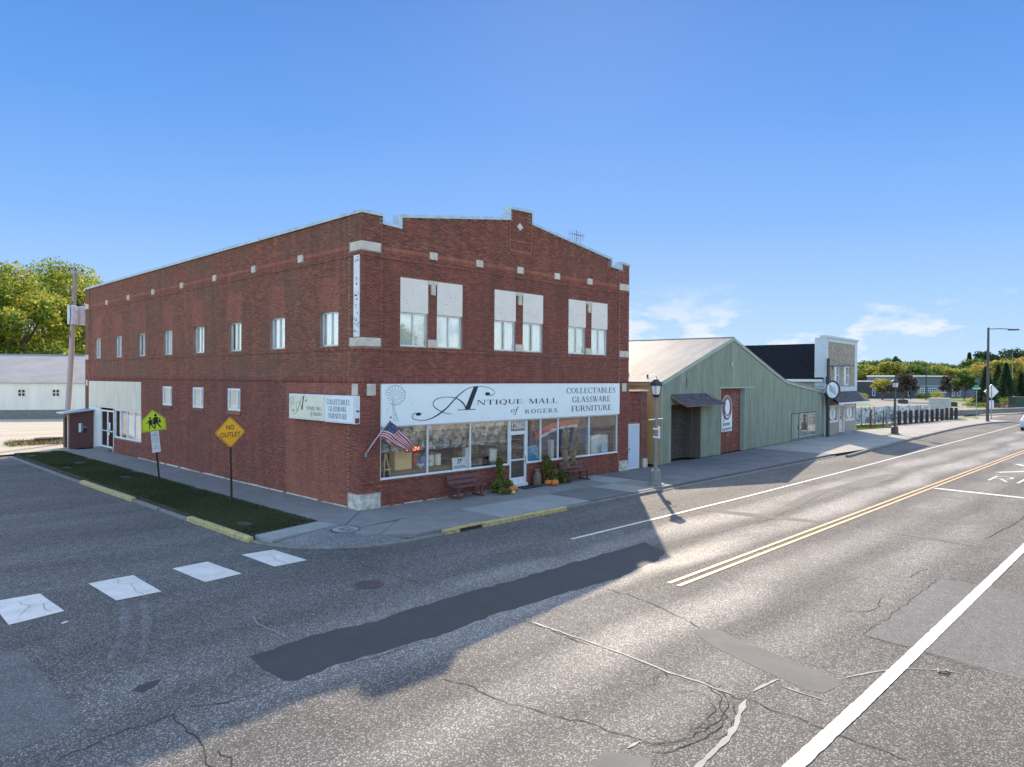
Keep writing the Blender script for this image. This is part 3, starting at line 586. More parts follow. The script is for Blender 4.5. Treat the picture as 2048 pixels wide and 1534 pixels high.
# verge
v = MB(); v.prism([(-4.38, -.98), (-4.39, 28.3), (-3.6, 29.2), (-1.94, 28.9), (-1.94, -.62)][::-1], -.155, -.012, 'z'); verge = v.build('grass_verge', MAT['soil']); tag(verge, kind='structure')
def leafmat(name, cols, trans=.25, rough=.7):
    m, t, b = new_mat(name); L = t.links.new
    g = nn(t, 'ShaderNodeNewGeometry'); rp = nn(t, 'ShaderNodeValToRGB'); L(g.outputs['Random Per Island'], rp.inputs['Fac'])
    n1 = nn(t, 'ShaderNodeTexNoise', {'Scale': .22, 'Detail': 3}); L(g.outputs['Position'], n1.inputs['Vector'])
    ad = nn(t, 'ShaderNodeMath', operation='MULTIPLY_ADD'); ad.inputs[1].default_value = 1.6; ad.inputs[2].default_value = -.8
    L(n1.outputs['Fac'], ad.inputs[0]); a2 = nn(t, 'ShaderNodeMath', operation='ADD', use_clamp=True); L(ad.outputs[0], a2.inputs[0]); L(g.outputs['Random Per Island'], a2.inputs[1]); L(a2.outputs[0], rp.inputs['Fac'])
    e = rp.color_ramp.elements
    for i, c in enumerate(cols):
        el = e[i] if i < 2 else e.new(.5); el.position = i / (len(cols) - 1); el.color = rgba(c)
    L(rp.outputs[0], b.inputs['Base Color']); b.inputs['Roughness'].default_value = rough; b.inputs['Specular IOR Level'].default_value = .25
    if trans:
        mx = nn(t, 'ShaderNodeMixShader', {0: trans}); tr = nn(t, 'ShaderNodeBsdfTranslucent'); L(rp.outputs[0], tr.inputs['Color'])
        o = t.nodes['Material Output']; L(b.outputs[0], mx.inputs[1]); L(tr.outputs[0], mx.inputs[2]); L(mx.outputs[0], o.inputs['Surface'])
    return m
MAT['grass'] = leafmat('lawn_grass', [(.020, .036, .012), (.045, .066, .022), (.085, .095, .04), (.13, .12, .06)])
def blades(name, poly_fn, n, x0, x1, y0, y1, h, mat, wd=.012, parent=None, z=-.012):
    x = rng.uniform(x0, x1, n); y = rng.uniform(y0, y1, n); k = poly_fn(x, y); x = x[k]; y = y[k]; n = len(x)
    a = rng.uniform(0, math.pi, n); hh = h * rng.uniform(.5, 1.3, n); lx = rng.normal(0, .4, n) * hh; ly = rng.normal(0, .4, n) * hh
    V = np.zeros((n, 3, 3)); c = np.cos(a) * wd; s = np.sin(a) * wd
    V[:, 0] = np.stack([x - c, y - s, np.full(n, z)], 1); V[:, 1] = np.stack([x + c, y + s, np.full(n, z)], 1); V[:, 2] = np.stack([x + lx, y + ly, z + hh], 1)
    return link(name, mesh(name, V.reshape(-1, 3), np.arange(3 * n).reshape(n, 3), mat), parent)
def in_verge(x, y):
    bald = (np.sin(x * 3.1 + 1) * np.sin(y * 1.7) + np.sin(x * 1.3 - y * .9)) > 1.35
    edge = (x > -2.15) & (rng.random(len(x)) < .55)
    return (x > -4.36) & (y > -.95 + (x + 4.36) * .17) & ~bald & ~edge
tag(blades('grass', in_verge, 110000, -4.4, -1.93, -1, 28.9, .055, MAT['grass'], .010), 'short dark green lawn grass on the verge beside the side street', 'grass', kind='stuff')
# west lot and pale apron behind the building
mb = MB(); mb.add([(-40, 29.0, -.05), (-4.8, 28.9, -.05), (-1.5, 29.1, -.03), (0, 31.0, -.03), (60, 31.8, -.03), (60, 66, -.02), (30, 90, -.02), (-40, 90, -.02)], [tuple(range(8))])
MAT['gravel'] = surf('sunlit_gravel_lot', (.47, .40, .30), (.38, .33, .25), scale=.35, rough=.95, fine=14, fine_amt=.12, stretch=(.4, 1, 1))
tag(mb.build('gravel_lot', MAT['gravel']), kind='structure')

# ================================================================== BRICK STORE BUILDING
BW, BL = 15.56, 31.6
bld = thing('brick_building', 'two storey red brick corner store building with stepped gable parapet and blue signboard', 'building')

class Plane:
    """maps wall coordinates (u along, d into the wall, z up) to the building"""
    def __init__(s, side): s.side = side
    def box(s, mb, u0, u1, d0, d1, z0, z1):
        return mb.box(d0, d1, u0, u1, z0, z1) if s.side else mb.box(u0, u1, d0, d1, z0, z1)
    def p(s, u, d, z): return (d, u, z) if s.side else (u, d, z)
FR, SI = Plane(False), Plane(True)

# front parapet silhouette (brick top, below the flashing)
capo = [(-.03, 10.2), (.95, 10.2), (.95, 9.93), (1.56, 9.89), (1.56, 10.27), (7.06, 11.09), (7.06, 11.54), (8.54, 11.58), (8.54, 11.08), (14.12, 10.30), (14.12, 9.95), (14.80, 9.90), (14.80, 10.21), (15.59, 10.16)]
capi = [(-.03, 10.08), (.84, 10.08), (.84, 9.81), (1.67, 9.77), (1.67, 10.17), (7.17, 10.98), (7.17, 11.43), (8.43, 11.46), (8.43, 10.98), (14.01, 10.19), (14.01, 9.84), (14.91, 9.79), (14.91, 10.1), (15.59, 10.05)]
def toplim(x):
    segs = [(0, .84, 10.08, 10.08), (.84, 1.67, 9.81, 9.77), (1.67, 7.17, 10.17, 10.98), (7.17, 8.43, 11.43, 11.46), (8.43, 14.01, 10.98, 10.19), (14.01, 14.91, 9.84, 9.79), (14.91, 15.6, 10.1, 10.05)]
    for a, b, za, zb in segs:
        if a <= x <= b + 1e-6: return za + (zb - za) * (x - a) / (b - a)
    return 10.0

front_win = [(1.65, 2.9), (3.33, 4.58), (6.31, 7.53), (7.97, 9.22), (10.94, 12.17), (12.6, 13.81)]
side_win = [(1.48, 2.72), (5.31, 6.55), (9.10, 10.34), (12.95, 14.2), (16.87, 18.09), (20.72, 21.92), (24.57, 25.8), (28.5, 29.73)]
side_low = [(9.19, 10.47), (13.05, 14.33), (16.92, 18.22)]
fst = [(2.96, 3.32), (5.29, 5.64), (7.60, 7.96), (9.94, 10.3), (12.25, 12.61)]
sst = [(3.90, 4.26), (7.76, 8.1), (11.6, 11.95), (15.42, 15.77), (19.33, 19.68), (23.2, 23.55), (27.05, 27.4)]
F_open = [(a, b, 5.62, 8.07) for a, b in front_win] + [(.80, 7.22, .95, 2.80), (8.26, 14.71, .93, 2.80), (7.22, 8.26, .0, 2.80)]
F_stone = [(a, b, 8.86, 9.13) for a, b in fst] + [(0, .79, 8.84, 9.14), (0, .79, 5.58, 5.87), (14.78, 15.56, 8.84, 9.14), (14.78, 15.56, 5.58, 5.87), (0, .79, 0, .52), (14.78, 15.56, 0, .5),
                                                   (.24, .59, 3.89, 4.29), (15.0, 15.36, 3.89, 4.29)] + [(b, c, 5.62, 5.90) for b, c in ((2.9, 3.33), (7.53, 7.97), (12.17, 12.6))] + [(b, c, 7.93, 8.07) for b, c in ((2.9, 3.33), (7.53, 7.97), (12.17, 12.6))]
S_open = [(a, b, 5.62, 6.86) for a, b in side_win] + [(a, b, 3.02, 4.0) for a, b in side_low] + [(21.32, 30.9, .85, 4.22), (26.0, 30.9, 0, .85)]
S_stone = [(a, b, 8.84, 9.11) for a, b in sst] + [(0, .70, 8.84, 9.14), (0, .70, 5.58, 5.87), (30.9, 31.6, 8.84, 9.14), (30.9, 31.6, 5.58, 5.87), (0, .73, 0, .5), (.17, .54, 3.89, 4.29), (31.05, 31.4, 3.89, 4.25)]

def wall_grid(mb, pl, umax, openings, top, d0f, d1, extra=(), u0=0.0):
    br = {u0, umax}
    for o in openings: br |= {o[0], o[1]}
    for e_ in extra: br.add(e_)
    br = sorted(b for b in br if u0 <= b <= umax)
    for a, b in zip(br[:-1], br[1:]):
        if b - a < 1e-4: continue
        mid = (a + b) / 2; iv = sorted((o[2], o[3]) for o in openings if o[0] <= mid <= o[1]); z = -.12
        d0 = d0f(mid)
        for z0, z1 in iv:
            if z0 > z: pl.box(mb, a, b, d0, d1, z, z0)
            z = max(z, z1)
        ta, tb = top(a + 1e-4), top(b - 1e-4)
        P = [(a, z), (b, z), (b, tb), (a, ta)]
        mb.prism(P, d0, d1, 'x' if pl.side else 'y')

ff = lambda u: .008 if (u < .86 or u > 14.72) else .038
sf = lambda u: .008 if (u < .80 or u > 30.85) else .038
mb = MB(); wall_grid(mb, FR, BW, F_open, toplim, ff, .30, (.86, 14.72, .84, 1.67, 7.17, 8.43, 14.01, 14.91), u0=.009)
front_wall = mb.build('front_wall', MAT['mortar'], bld)
mb = MB(); wall_grid(mb, SI, BL, S_open, lambda u: 10.07, sf, .30, (.80, 30.85, .30), u0=.31)
# trim away the corner overlap: the side slab starts behind the front slab
side_wall = mb.build('side_wall', MAT['mortar'], bld)
side_wall.location.y = 0.0
MB().box(BW - .3, BW - .001, .3, BL, -.12, 10.05).build('party_wall', MAT['brick_dark'], bld)
MB().box(.3, BW - .3, BL - .3, BL, -.12, 10.0).build('rear_wall', MAT['brick_dark'], bld)
MB().box(.3, BW - .3, .3, BL - .3, 9.2, 9.3).build('roof', surf('tar_roof', (.09, .09, .09)), bld)

def course_bricks(zones, umin, umax, openings, top):
    """zones: (z0, z1, kind). returns rows of (u0,u1,z0,z1,kind)"""
    out = []
    for z0, z1, kind in zones:
        if kind == 'c':
            n = max(1, round((z1 - z0) / .0677)); h = (z1 - z0) / n; L_, J = .2, .010
            rows = [(z0 + k * h + .005, z0 + (k + 1) * h - .005) for k in range(n)]
        else:
            rows = [(z0 + .005, z1 - .005)]; L_, J = .058, .010
        for k, (a, b) in enumerate(rows):
            iv = [(umin, umax)]
            for o in openings:
                if o[2] < b - .01 and o[3] > a + .01:
                    nv = []
                    for p, q in iv:
                        if o[1] <= p or o[0] >= q: nv.append((p, q)); continue
                        if o[0] > p: nv.append((p, o[0]))
                        if o[1] < q: nv.append((o[1], q))
                    iv = nv
            off = (k % 2) * (L_ + J) / 2 if kind == 'c' else 0
            i0 = int((umin - off) / (L_ + J)) - 1
            for p, q in iv:
                p += .004; q -= .004; i = math.floor((p - off) / (L_ + J))
                while off + i * (L_ + J) < q:
                    u0 = max(p, off + i * (L_ + J)); u1 = min(q, off + i * (L_ + J) + L_); i += 1
                    if u1 - u0 < .03: continue
                    if b > min(top(u0), top(u1)) + .02: continue
                    out.append((u0, u1, a, b, kind))
    return out
ZN = [(0, 4.29, 'c'), (4.29, 4.50, 's'), (4.50, 5.43, 'c'), (5.43, 5.53, 'r'), (5.53, 8.64, 'c'), (8.64, 8.74, 'r'), (8.74, 8.86, 'c'), (8.86, 9.07, 's'), (9.07, 11.6, 'c')]
ZNF = [(0, .84, 'c'), (.84, .94, 'r'), (.94, 4.29, 'c')] + ZN[1:]
F_all = F_open + F_stone + [(.80, 14.72, 2.78, 4.30)]
bf = course_bricks(ZNF, .0, BW, F_all, toplim)
bs = course_bricks(ZN[:-1] + [(9.07, 10.09, 'c')], .024, BL, S_open + S_stone, lambda u: 10.09)

def brick_arrays(rows, side):
    A = np.array([r[:4] for r in rows]); mid = (A[:, 0] + A[:, 1]) / 2
    base = np.array([(sf if side else ff)(m) - .008 for m in mid])
    k = np.array([r[4] for r in rows]); base = base - np.where(k == 'r', .018, 0) + rng.uniform(-.0015, .0015, len(A))
    return A, base
def brick_mesh(A, base, side, back=.03):
    n = len(A); V = np.zeros((n, 8, 3)); d0 = base; d1 = np.maximum(base + back, .02)
    u = [A[:, 0], A[:, 1]]; z = [A[:, 2], A[:, 3]]; d = [d0, d1]; idx = 0; ua, da = (1, 0) if side else (0, 1)
    for di in range(2):
        for (ui, zi) in ((0, 0), (1, 0), (1, 1), (0, 1)):
            V[:, idx, ua] = u[ui]; V[:, idx, da] = d[di]; V[:, idx, 2] = z[zi]; idx += 1
    f = np.array([(0, 1, 2, 3), (0, 4, 5, 1), (1, 5, 6, 2), (2, 6, 7, 3), (3, 7, 4, 0)])
    if side: f = f[:, ::-1]
    F = (np.arange(n)[:, None, None] * 8 + f[None]).reshape(-1, 4)
    return V.reshape(-1, 3), F
cand = []
zone = {}
for side, rows in ((False, bf), (True, bs)):
    A, base = brick_arrays(rows, side)
    mid = (A[:, 0] + A[:, 1]) / 2; zc = (A[:, 2] + A[:, 3]) / 2; kind = np.array([r[4] for r in rows])
    if side:
        infill = np.zeros(len(A), bool)
        for a, b in side_win: infill |= (mid > a - .06) & (mid < b + .16) & (zc > 6.86) & (zc < 8.12)
        infill |= (mid > .75) & (mid < 5.22) & (zc < 4.29)
        g_ = np.where(infill, 'brick_new', np.where(zc > 4.5, 'brick_dark', 'brick'))
        g_ = np.where((kind == 's') & (zc > 8), 'brick_new', g_)
    else:
        g_ = np.where((kind == 'r') | ((zc > 9.1) & (rng.random(len(A)) < .35)), 'brick_dark', 'brick')
        g_ = np.where((kind == 's') & (zc > 8), 'brick_new', g_)
    full = (A[:, 1] - A[:, 0] > .199) & (kind == 'c')
    P = np.stack([mid * 0, mid, zc], 1) if side else np.stack([mid, mid * 0, zc], 1)
    D = P - np.array([CX, CY, CZ]); dist = np.linalg.norm(D, axis=1); cosv = np.abs(D[:, 0 if side else 1]) / dist
    size = cosv / dist ** 2
    zone[side] = (A, base, g_, full, size)
alls = sorted([(-zone[s][4][i], s, i) for s in (False, True) for i in np.where(zone[s][3])[0]])[:300]
chosen = {False: set(), True: set()}
for _, s, i in alls: chosen[s].add(int(i))
for side, wallo in ((False, front_wall), (True, side_wall)):
    A, base, g_, full, size = zone[side]; keep = np.ones(len(A), bool); keep[list(chosen[side])] = False
    for m_ in ('brick', 'brick_dark', 'brick_new'):
        k = keep & (g_ == m_)
        if k.any():
            V, F = brick_mesh(A[k], base[k], side); o = link('brick_courses', mesh('brick_courses', V, F, MAT[m_]), wallo); tag(o, kind='stuff')
    cache = {}
    for i in sorted(chosen[side]):
        m_ = str(g_[i]); h = round(float(A[i, 3] - A[i, 2]), 3)
        if (m_, h) not in cache:
            V, F = brick_mesh(np.array([[-.1, .1, -h / 2, h / 2]]), np.array([0.0]), side); cache[(m_, h)] = mesh('brick', V, F, MAT[m_])
        u_ = float(A[i, 0] + A[i, 1]) / 2; z_ = float(A[i, 2] + A[i, 3]) / 2; b_ = float(base[i])
        link('brick', cache[(m_, h)], wallo, (b_, u_, z_) if side else (u_, b_, z_))

# stones
def stone_blocks(pl, rects, wallo, base_mat='stone'):
    for a, b, z0, z1 in rects:
        n = 1 if b - a < .6 else 2
        m_ = MAT['base_stone'] if z0 < .1 else MAT[base_mat]
        d0 = -.014 if z0 > .1 else -.03
        if (a < .9 or a > 14.5) and z0 < .1: n = 1
        for k in range(n):
            p = a + (b - a) * k / n; q = a + (b - a) * (k + 1) / n
            lo = p if not (pl.side and a == 0 and k == 0) else .03
            if not pl.side and a == 0 and k == 0: lo = -.014 if z0 > .1 else -.03
            mb_ = MB(); pl.box(mb_, lo + .002, q - .002, d0, .045, z0, z1); mb_.build('stone_block', m_, wallo)
stone_blocks(FR, F_stone, front_wall); stone_blocks(SI, S_stone, side_wall)
m_ = MB(); m_.prism([(7.73, 10.62), (7.91, 10.78), (7.73, 10.94), (7.55, 10.78)], -.02, .05, 'y'); m_.build('stone_diamond', MAT['stone'], front_wall)
m_ = MB()
for k, (b, c) in enumerate(((2.9, 3.33), (7.53, 7.97), (12.17, 12.6))):
    m_ = MB(); m_.box((b + c) / 2 - .09, (b + c) / 2 + .09, -.05, .05, 7.55, 7.93); m_.build('stone_bracket', MAT['stone'], front_wall)
# raised brick frame round the diamond panel
m_ = MB()
for x0, x1, z0, z1 in ((7.12, 7.2, 9.75, 11.4), (8.42, 8.5, 9.75, 11.4), (7.2, 8.42, 9.72, 9.8), (7.2, 8.42, 10.15, 10.2)): m_.box(x0, x1, .012, .06, z0, z1)
m_.build('panel_border', MAT['brick_dark'], front_wall)
# white residue strip at the foot of the walls
m_ = MB(); r_ = random.Random(4)
x = .8
while x < 7.0:
    l = r_.uniform(.3, .9); m_.box(x, x + l, .0, .03, .0, r_.uniform(.012, .04)); x += l + r_.uniform(0, .25)
m_.build('mortar_residue', MAT['stone'], front_wall)
m_ = MB(); x = .8
while x < 20.5:
    l = r_.uniform(.3, 1.2); m_.box(-.03, .03, x, x + l, .0, r_.uniform(.015, .06)); x += l + r_.uniform(0, .3)
m_.build('mortar_residue', MAT['stone'], side_wall)

# flashing along the parapets
for i in range(len(capo) - 1):
    P = [capo[i], capo[i + 1], capi[i + 1], capi[i]]
    MB().prism(P, -.045, .36, 'y').build('flashing', MAT['flashing'], bld)
n_ = 10
for k in range(n_):
    a = .36 + (BL - .34) * k / n_; b = .36 + (BL - .34) * (k + 1) / n_ - .004
    MB().box(-.045, .33, a, b, 10.08, 10.2).build('flashing', MAT['flashing'], bld)
MB().box(BW - .33, BW + .03, .36, BL, 10.05, 10.16).build('flashing', MAT['flashing'], bld)
MB().box(.33, BW - .33, BL - .33, BL + .02, 10.0, 10.12).build('flashing', MAT['flashing'], bld)

# windows ----------------------------------------------------------
def bars(pl, u0, u1, z0, z1, w_, d0, d1, mull=(), mb=None):
    mb = mb or MB()
    pl.box(mb, u0, u0 + w_, d0, d1, z0, z1); pl.box(mb, u1 - w_, u1, d0, d1, z0, z1)
    pl.box(mb, u0 + w_, u1 - w_, d0, d1, z0, z0 + w_); pl.box(mb, u0 + w_, u1 - w_, d0, d1, z1 - w_, z1)
    for m in mull: pl.box(mb, m - w_ * .5, m + w_ * .5, d0 - .006, d1 - .006, z0 + w_, z1 - w_)
    return mb
def curtain_mesh(pl, u0, u1, z0, z1, d, amp=.03, waves=14, seed=0):
    r = random.Random(seed); n = 60; V = []; ph = r.uniform(0, 6)
    for i in range(n + 1):
        t = i / n; u = u0 + (u1 - u0) * t; q = d + amp * math.sin(ph + t * waves * 6.28 / 2 + math.sin(t * 9 + ph)) + r.uniform(-.004, .004)
        V += [pl.p(u, q, z0), pl.p(u, q * 1.0 + .004, z1)]
    return V, [(2 * i, 2 * i + 2, 2 * i + 3, 2 * i + 1) for i in range(n)]
def window(pl, u0, u1, z0, z1, d, parent, mull=None, mat='alu', cur='curtain', gap=None, seed=0, fw=.05):
    f = bars(pl, u0, u1, z0, z1, fw, d, d + .06, mull if mull is not None else ((u0 + u1) / 2,)).build('window', MAT[mat], parent)
    mb_ = MB(); pl.box(mb_, u0 + fw, u1 - fw, d + .035, d + .042, z0 + fw, z1 - fw); mb_.build('pane', MAT['glass'], f)
    segs = [(u0 + .02, u1 - .02)] if not gap else [(u0 + .02, gap[0]), (gap[1], u1 - .02)]
    for a, b in segs:
        if b - a < .05: continue
        V, F = curtain_mesh(pl, a, b, z0 + .02, z1, d + .085, amp=.018, seed=seed, waves=10 * (b - a) / 1.2 + 3); link('curtain', mesh('curtain', V, F, MAT[cur], True), f)
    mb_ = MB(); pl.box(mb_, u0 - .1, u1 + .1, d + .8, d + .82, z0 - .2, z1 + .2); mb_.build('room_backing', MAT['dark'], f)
    return f
for i, (a, b) in enumerate(front_win):
    window(FR, a, b, 5.63, 6.84, .09, bld, cur='lace' if i in (0, 4) else 'curtain', seed=i, gap=((a + .5, a + .68) if i in (2, 3) else None))
    mb_ = MB(); mb_.box(a, b, .02, .10, 6.845, 8.065); mb_.build('window_panel', MAT['panel'], bld, label='beige painted board blanking the upper window')
    mb_ = MB()
    for _ in range(3):
        x = random.uniform(a + .2, b - .2); z = random.uniform(7.0, 7.6); mb_.box(x, x + .025, .016, .03, z, z + .03)
    mb_.build('bolt', MAT['metal_dk'], bld)
for i, (a, b) in enumerate(side_win):
    window(SI, a, b, 5.63, 6.86, .15, bld, seed=20 + i, cur='lace' if i == 2 else 'curtain', gap=((b - .3, b - .1) if i in (2, 5) else None))
for i, (a, b) in enumerate(side_low):
    f = window(SI, a, b, 3.03, 4.0, .06, bld, mat='white_frame', seed=40 + i, mull=(a + .34,), fw=.10, cur='lace')
m_ = MB()
for a, b in side_low: m_ = MB(); SI.box(m_, a - .06, b + .06, -.02, .02, 2.86, 3.0); m_.build('window_sill', MAT['brick_dark'], bld)
# white board at the corner, upper floor
t = MB(); t.box(-.03, .0, .08, .42, 5.89, 8.67).build('white_board', MAT['white_frame'], bld, label='tall narrow white board with flaked glue spots')
m_ = MB(); r_ = random.Random(8)
for _ in range(26):
    y = r_.uniform(.1, .36); z = r_.uniform(6.0, 8.6); m_.obox((-.033, y, z), .006, r_.uniform(.02, .09), r_.uniform(.015, .06), rx=r_.uniform(-1, 1))
m_.build('glue_spot', MAT['ink'], bld)

# side shop front ---------------------------------------------------
side_panel = MB().box(.02, .10, 21.34, 30.88, 2.58, 4.2).build('shopfront_panel', MAT['cream'], bld, label='streaked cream panel above the side shop window')
f = bars(SI, 21.34, 25.9, .87, 2.58, .09, .06, .13, (22.5, 23.7, 24.8)).build('shop_window', MAT['white_frame'], bld)
mb_ = MB(); mb_.box(.10, .108, 21.43, 25.81, .96, 2.49); mb_.build('pane', MAT['glass'], f)
mb_ = MB(); mb_.box(.35, .37, 21.35, 24.7, .9, 2.25); mb_.build('white_backdrop', MAT['curtain'], f)
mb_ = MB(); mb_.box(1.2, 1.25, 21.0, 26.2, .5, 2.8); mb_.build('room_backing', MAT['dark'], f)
f = bars(SI, 26.05, 28.5, .17, 2.45, .10, .05, .11, (27.2,)).build('door', MAT['white_frame'], bld, label='white framed double glass side door')
mb_ = MB(); mb_.box(.075, .083, 26.15, 28.4, .27, 2.35); mb_.build('pane', MAT['glass'], f)
mb_ = MB(); mb_.box(.04, .06, 26.15, 27.15, 1.15, 1.22).box(.04, .06, 27.25, 28.4, 1.15, 1.22); mb_.build('push_bar', MAT['alu'], f)
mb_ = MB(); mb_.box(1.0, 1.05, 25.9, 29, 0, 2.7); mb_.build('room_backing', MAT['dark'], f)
mb_ = MB(); mb_.box(.062, .07, 26.75, 27.0, 1.3, 1.7).box(.062, .07, 26.9, 27.1, .95, 1.12); mb_.build('door_notice', MAT['sign_white'], f)
MB().box(.02, .12, 28.52, 30.88, .0, 2.57).build('shopfront_jamb', MAT['white_frame'], bld, label='white side panel beside the side door')
MB().box(-.25, .05, 26.0, 28.6, -.01, .16).build('doorstep', MAT['concrete_dk'], bld)
MB().box(-.03, .04, 25.92, 26.04, .0, .30).build('stone_block', MAT['base_stone'], bld)
MB().box(.02, .06, 25.92, 26.03, .3, 2.57).build('shopfront_post', MAT['alu'], bld)

# front shop windows -------------------------------------------------
room = MB(); 
room.box(.32, 15.2, 8.0, 8.1, 0, 3.3).box(.32, 15.2, .3, 8, .05, .12)
MAT['room_wall'] = surf('shop_room_wall', (.62, .52, .38), (.50, .42, .31), rough=.9, bump=0)
room.build('shop_room', MAT['room_wall'], bld)
MB().box(.31, 15.2, .3, 8, 3.3, 3.35).build('shop_ceiling', MAT['panel'], bld)
def shop_window(xsl, z0, z1):
    f = bars(FR, xsl[0], xsl[-1], z0, z1, .055, .05, .12, xsl[1:-1]).build('shop_window', MAT['white_frame'], bld)
    for a, b in zip(xsl[:-1], xsl[1:]):
        mb_ = MB(); mb_.box(a + .03, b - .03, .085, .092, z0 + .05, z1 - .05); mb_.build('pane', MAT['shopglass'], f)
    return f
swl = shop_window([.80, 2.94, 5.06, 7.22], .95, 2.80)
swr = shop_window([8.26, 9.15, 10.30, 12.5, 14.71], .93, 2.80)
MB().box(.80, 7.22, .0, .04, .94, .97).build('sill', MAT['white_frame'], bld); MB().box(8.26, 14.71, .0, .04, .92, .95).build('sill', MAT['white_frame'], bld)
MB().box(.82, 7.2, .12, .9, .86, .92).build('window_deck', surf('dark_oak', (.24, .17, .10), (.18, .13, .08)), bld)
MB().box(8.28, 14.69, .12, .9, .86, .92).build('window_deck', bpy.data.materials['dark_oak'], bld)
def film(x0, x1, z0, z1, y, seed):
    n, k = 60, 16; V = []; r = random.Random(seed); ph = [r.uniform(0, 6) for _ in range(6)]
    for j in range(k + 1):
        for i in range(n + 1):
            x = x0 + (x1 - x0) * i / n; z = z0 + (z1 - z0) * j / k
            d = .018 * math.sin(x * 5 + z * 3 + ph[0]) + .014 * math.sin(x * 11 - z * 7 + ph[1]) + .009 * math.sin(x * 17 + z * 13 + ph[2])
            V.append((x, y + d, z))
    F = [(j * (n + 1) + i, j * (n + 1) + i + 1, (j + 1) * (n + 1) + i + 1, (j + 1) * (n + 1) + i) for j in range(k) for i in range(n)]
    o = link('plastic_film', mesh('plastic_film', V, F, MAT['film' if x0 < 8 else 'film_clear'], True), bld); return o
film(.85, 2.9, 1.86, 2.78, .19, 1); film(2.98, 5.02, 1.84, 2.78, .2, 2); film(5.1, 7.18, 1.84, 2.78, .19, 3); film(8.3, 14.66, 1.2, 2.78, .2, 4)
# entrance door
f = bars(FR, 7.24, 8.24, .12, 2.25, .09, .05, .12, ()).build('door', MAT['white_frame'], bld, label='white framed glass entrance door')
mb_ = MB(); mb_.box(7.33, 8.15, .06, .11, 1.08, 1.14).box(7.33, 8.15, .06, .11, .2, .38); mb_.build('door_rail', MAT['white_frame'], f)
mb_ = MB(); mb_.box(7.33, 8.15, .085, .092, .38, 2.16); mb_.build('pane', MAT['shopglass'], f)
mb_ = MB(); mb_.tube([(8.1, .0, .95), (8.1, -.03, 1.0), (8.1, -.03, 1.25), (8.1, .0, 1.3)], .012, 6); mb_.build('handle', MAT['metal_dk'], f)
tr = bars(FR, 7.24, 8.24, 2.25, 2.80, .06, .05, .12, ()).build('transom_window', MAT['white_frame'], bld)
mb_ = MB(); mb_.box(7.30, 8.18, .085, .092, 2.31, 2.74); mb_.build('pane', MAT['shopglass'], tr)
mb_ = MB(); mb_.box(7.30, 8.18, .15, .16, 2.28, 2.76); mb_.build('grey_blind', surf('grey_blind', (.16, .16, .155)), tr)
MB().box(7.22, 8.28, -.02, .3, -.01, .12).build('threshold', MAT['white_frame'], bld)

# text helpers --------------------------------------------------------
def text_mesh(s, size, mat, parent, origin, right, up, name='lettering', width=None, align='CENTER', depth=.0, bold=0.0):
    c = bpy.data.curves.new('lettering', 'FONT'); c.body = s; c.size = size; c.align_x = align; c.align_y = 'CENTER'; c.extrude = depth; c.offset = bold; c.resolution_u = 3
    o = bpy.data.objects.new('tmp', c); COL.objects.link(o); dg = bpy.context.evaluated_depsgraph_get(); me = bpy.data.meshes.new_from_object(o.evaluated_get(dg)); bpy.data.objects.remove(o)
    V = np.array([v.co[:] for v in me.vertices]) if len(me.vertices) else np.zeros((0, 3))
    if width and len(V):
        w_ = V[:, 0].max() - V[:, 0].min(); V[:, 0] *= width / w_
    right = np.array(right, float); up = np.array(up, float); nrm = np.cross(right, up)
    W = np.array(origin)[None] + V[:, :1] * right[None] + V[:, 1:2] * up[None] + V[:, 2:3] * nrm[None]
    me.vertices.foreach_set('co', W.astype(np.float32).ravel()); me.update(); me.materials.clear(); me.materials.append(mat); me.name = name
    ob = link(name, me, parent); return ob
text_mesh('12860', .40, MAT['sign_white'], tr, (7.74, .075, 2.52), (1, 0, 0), (0, 0, 1), width=.74)

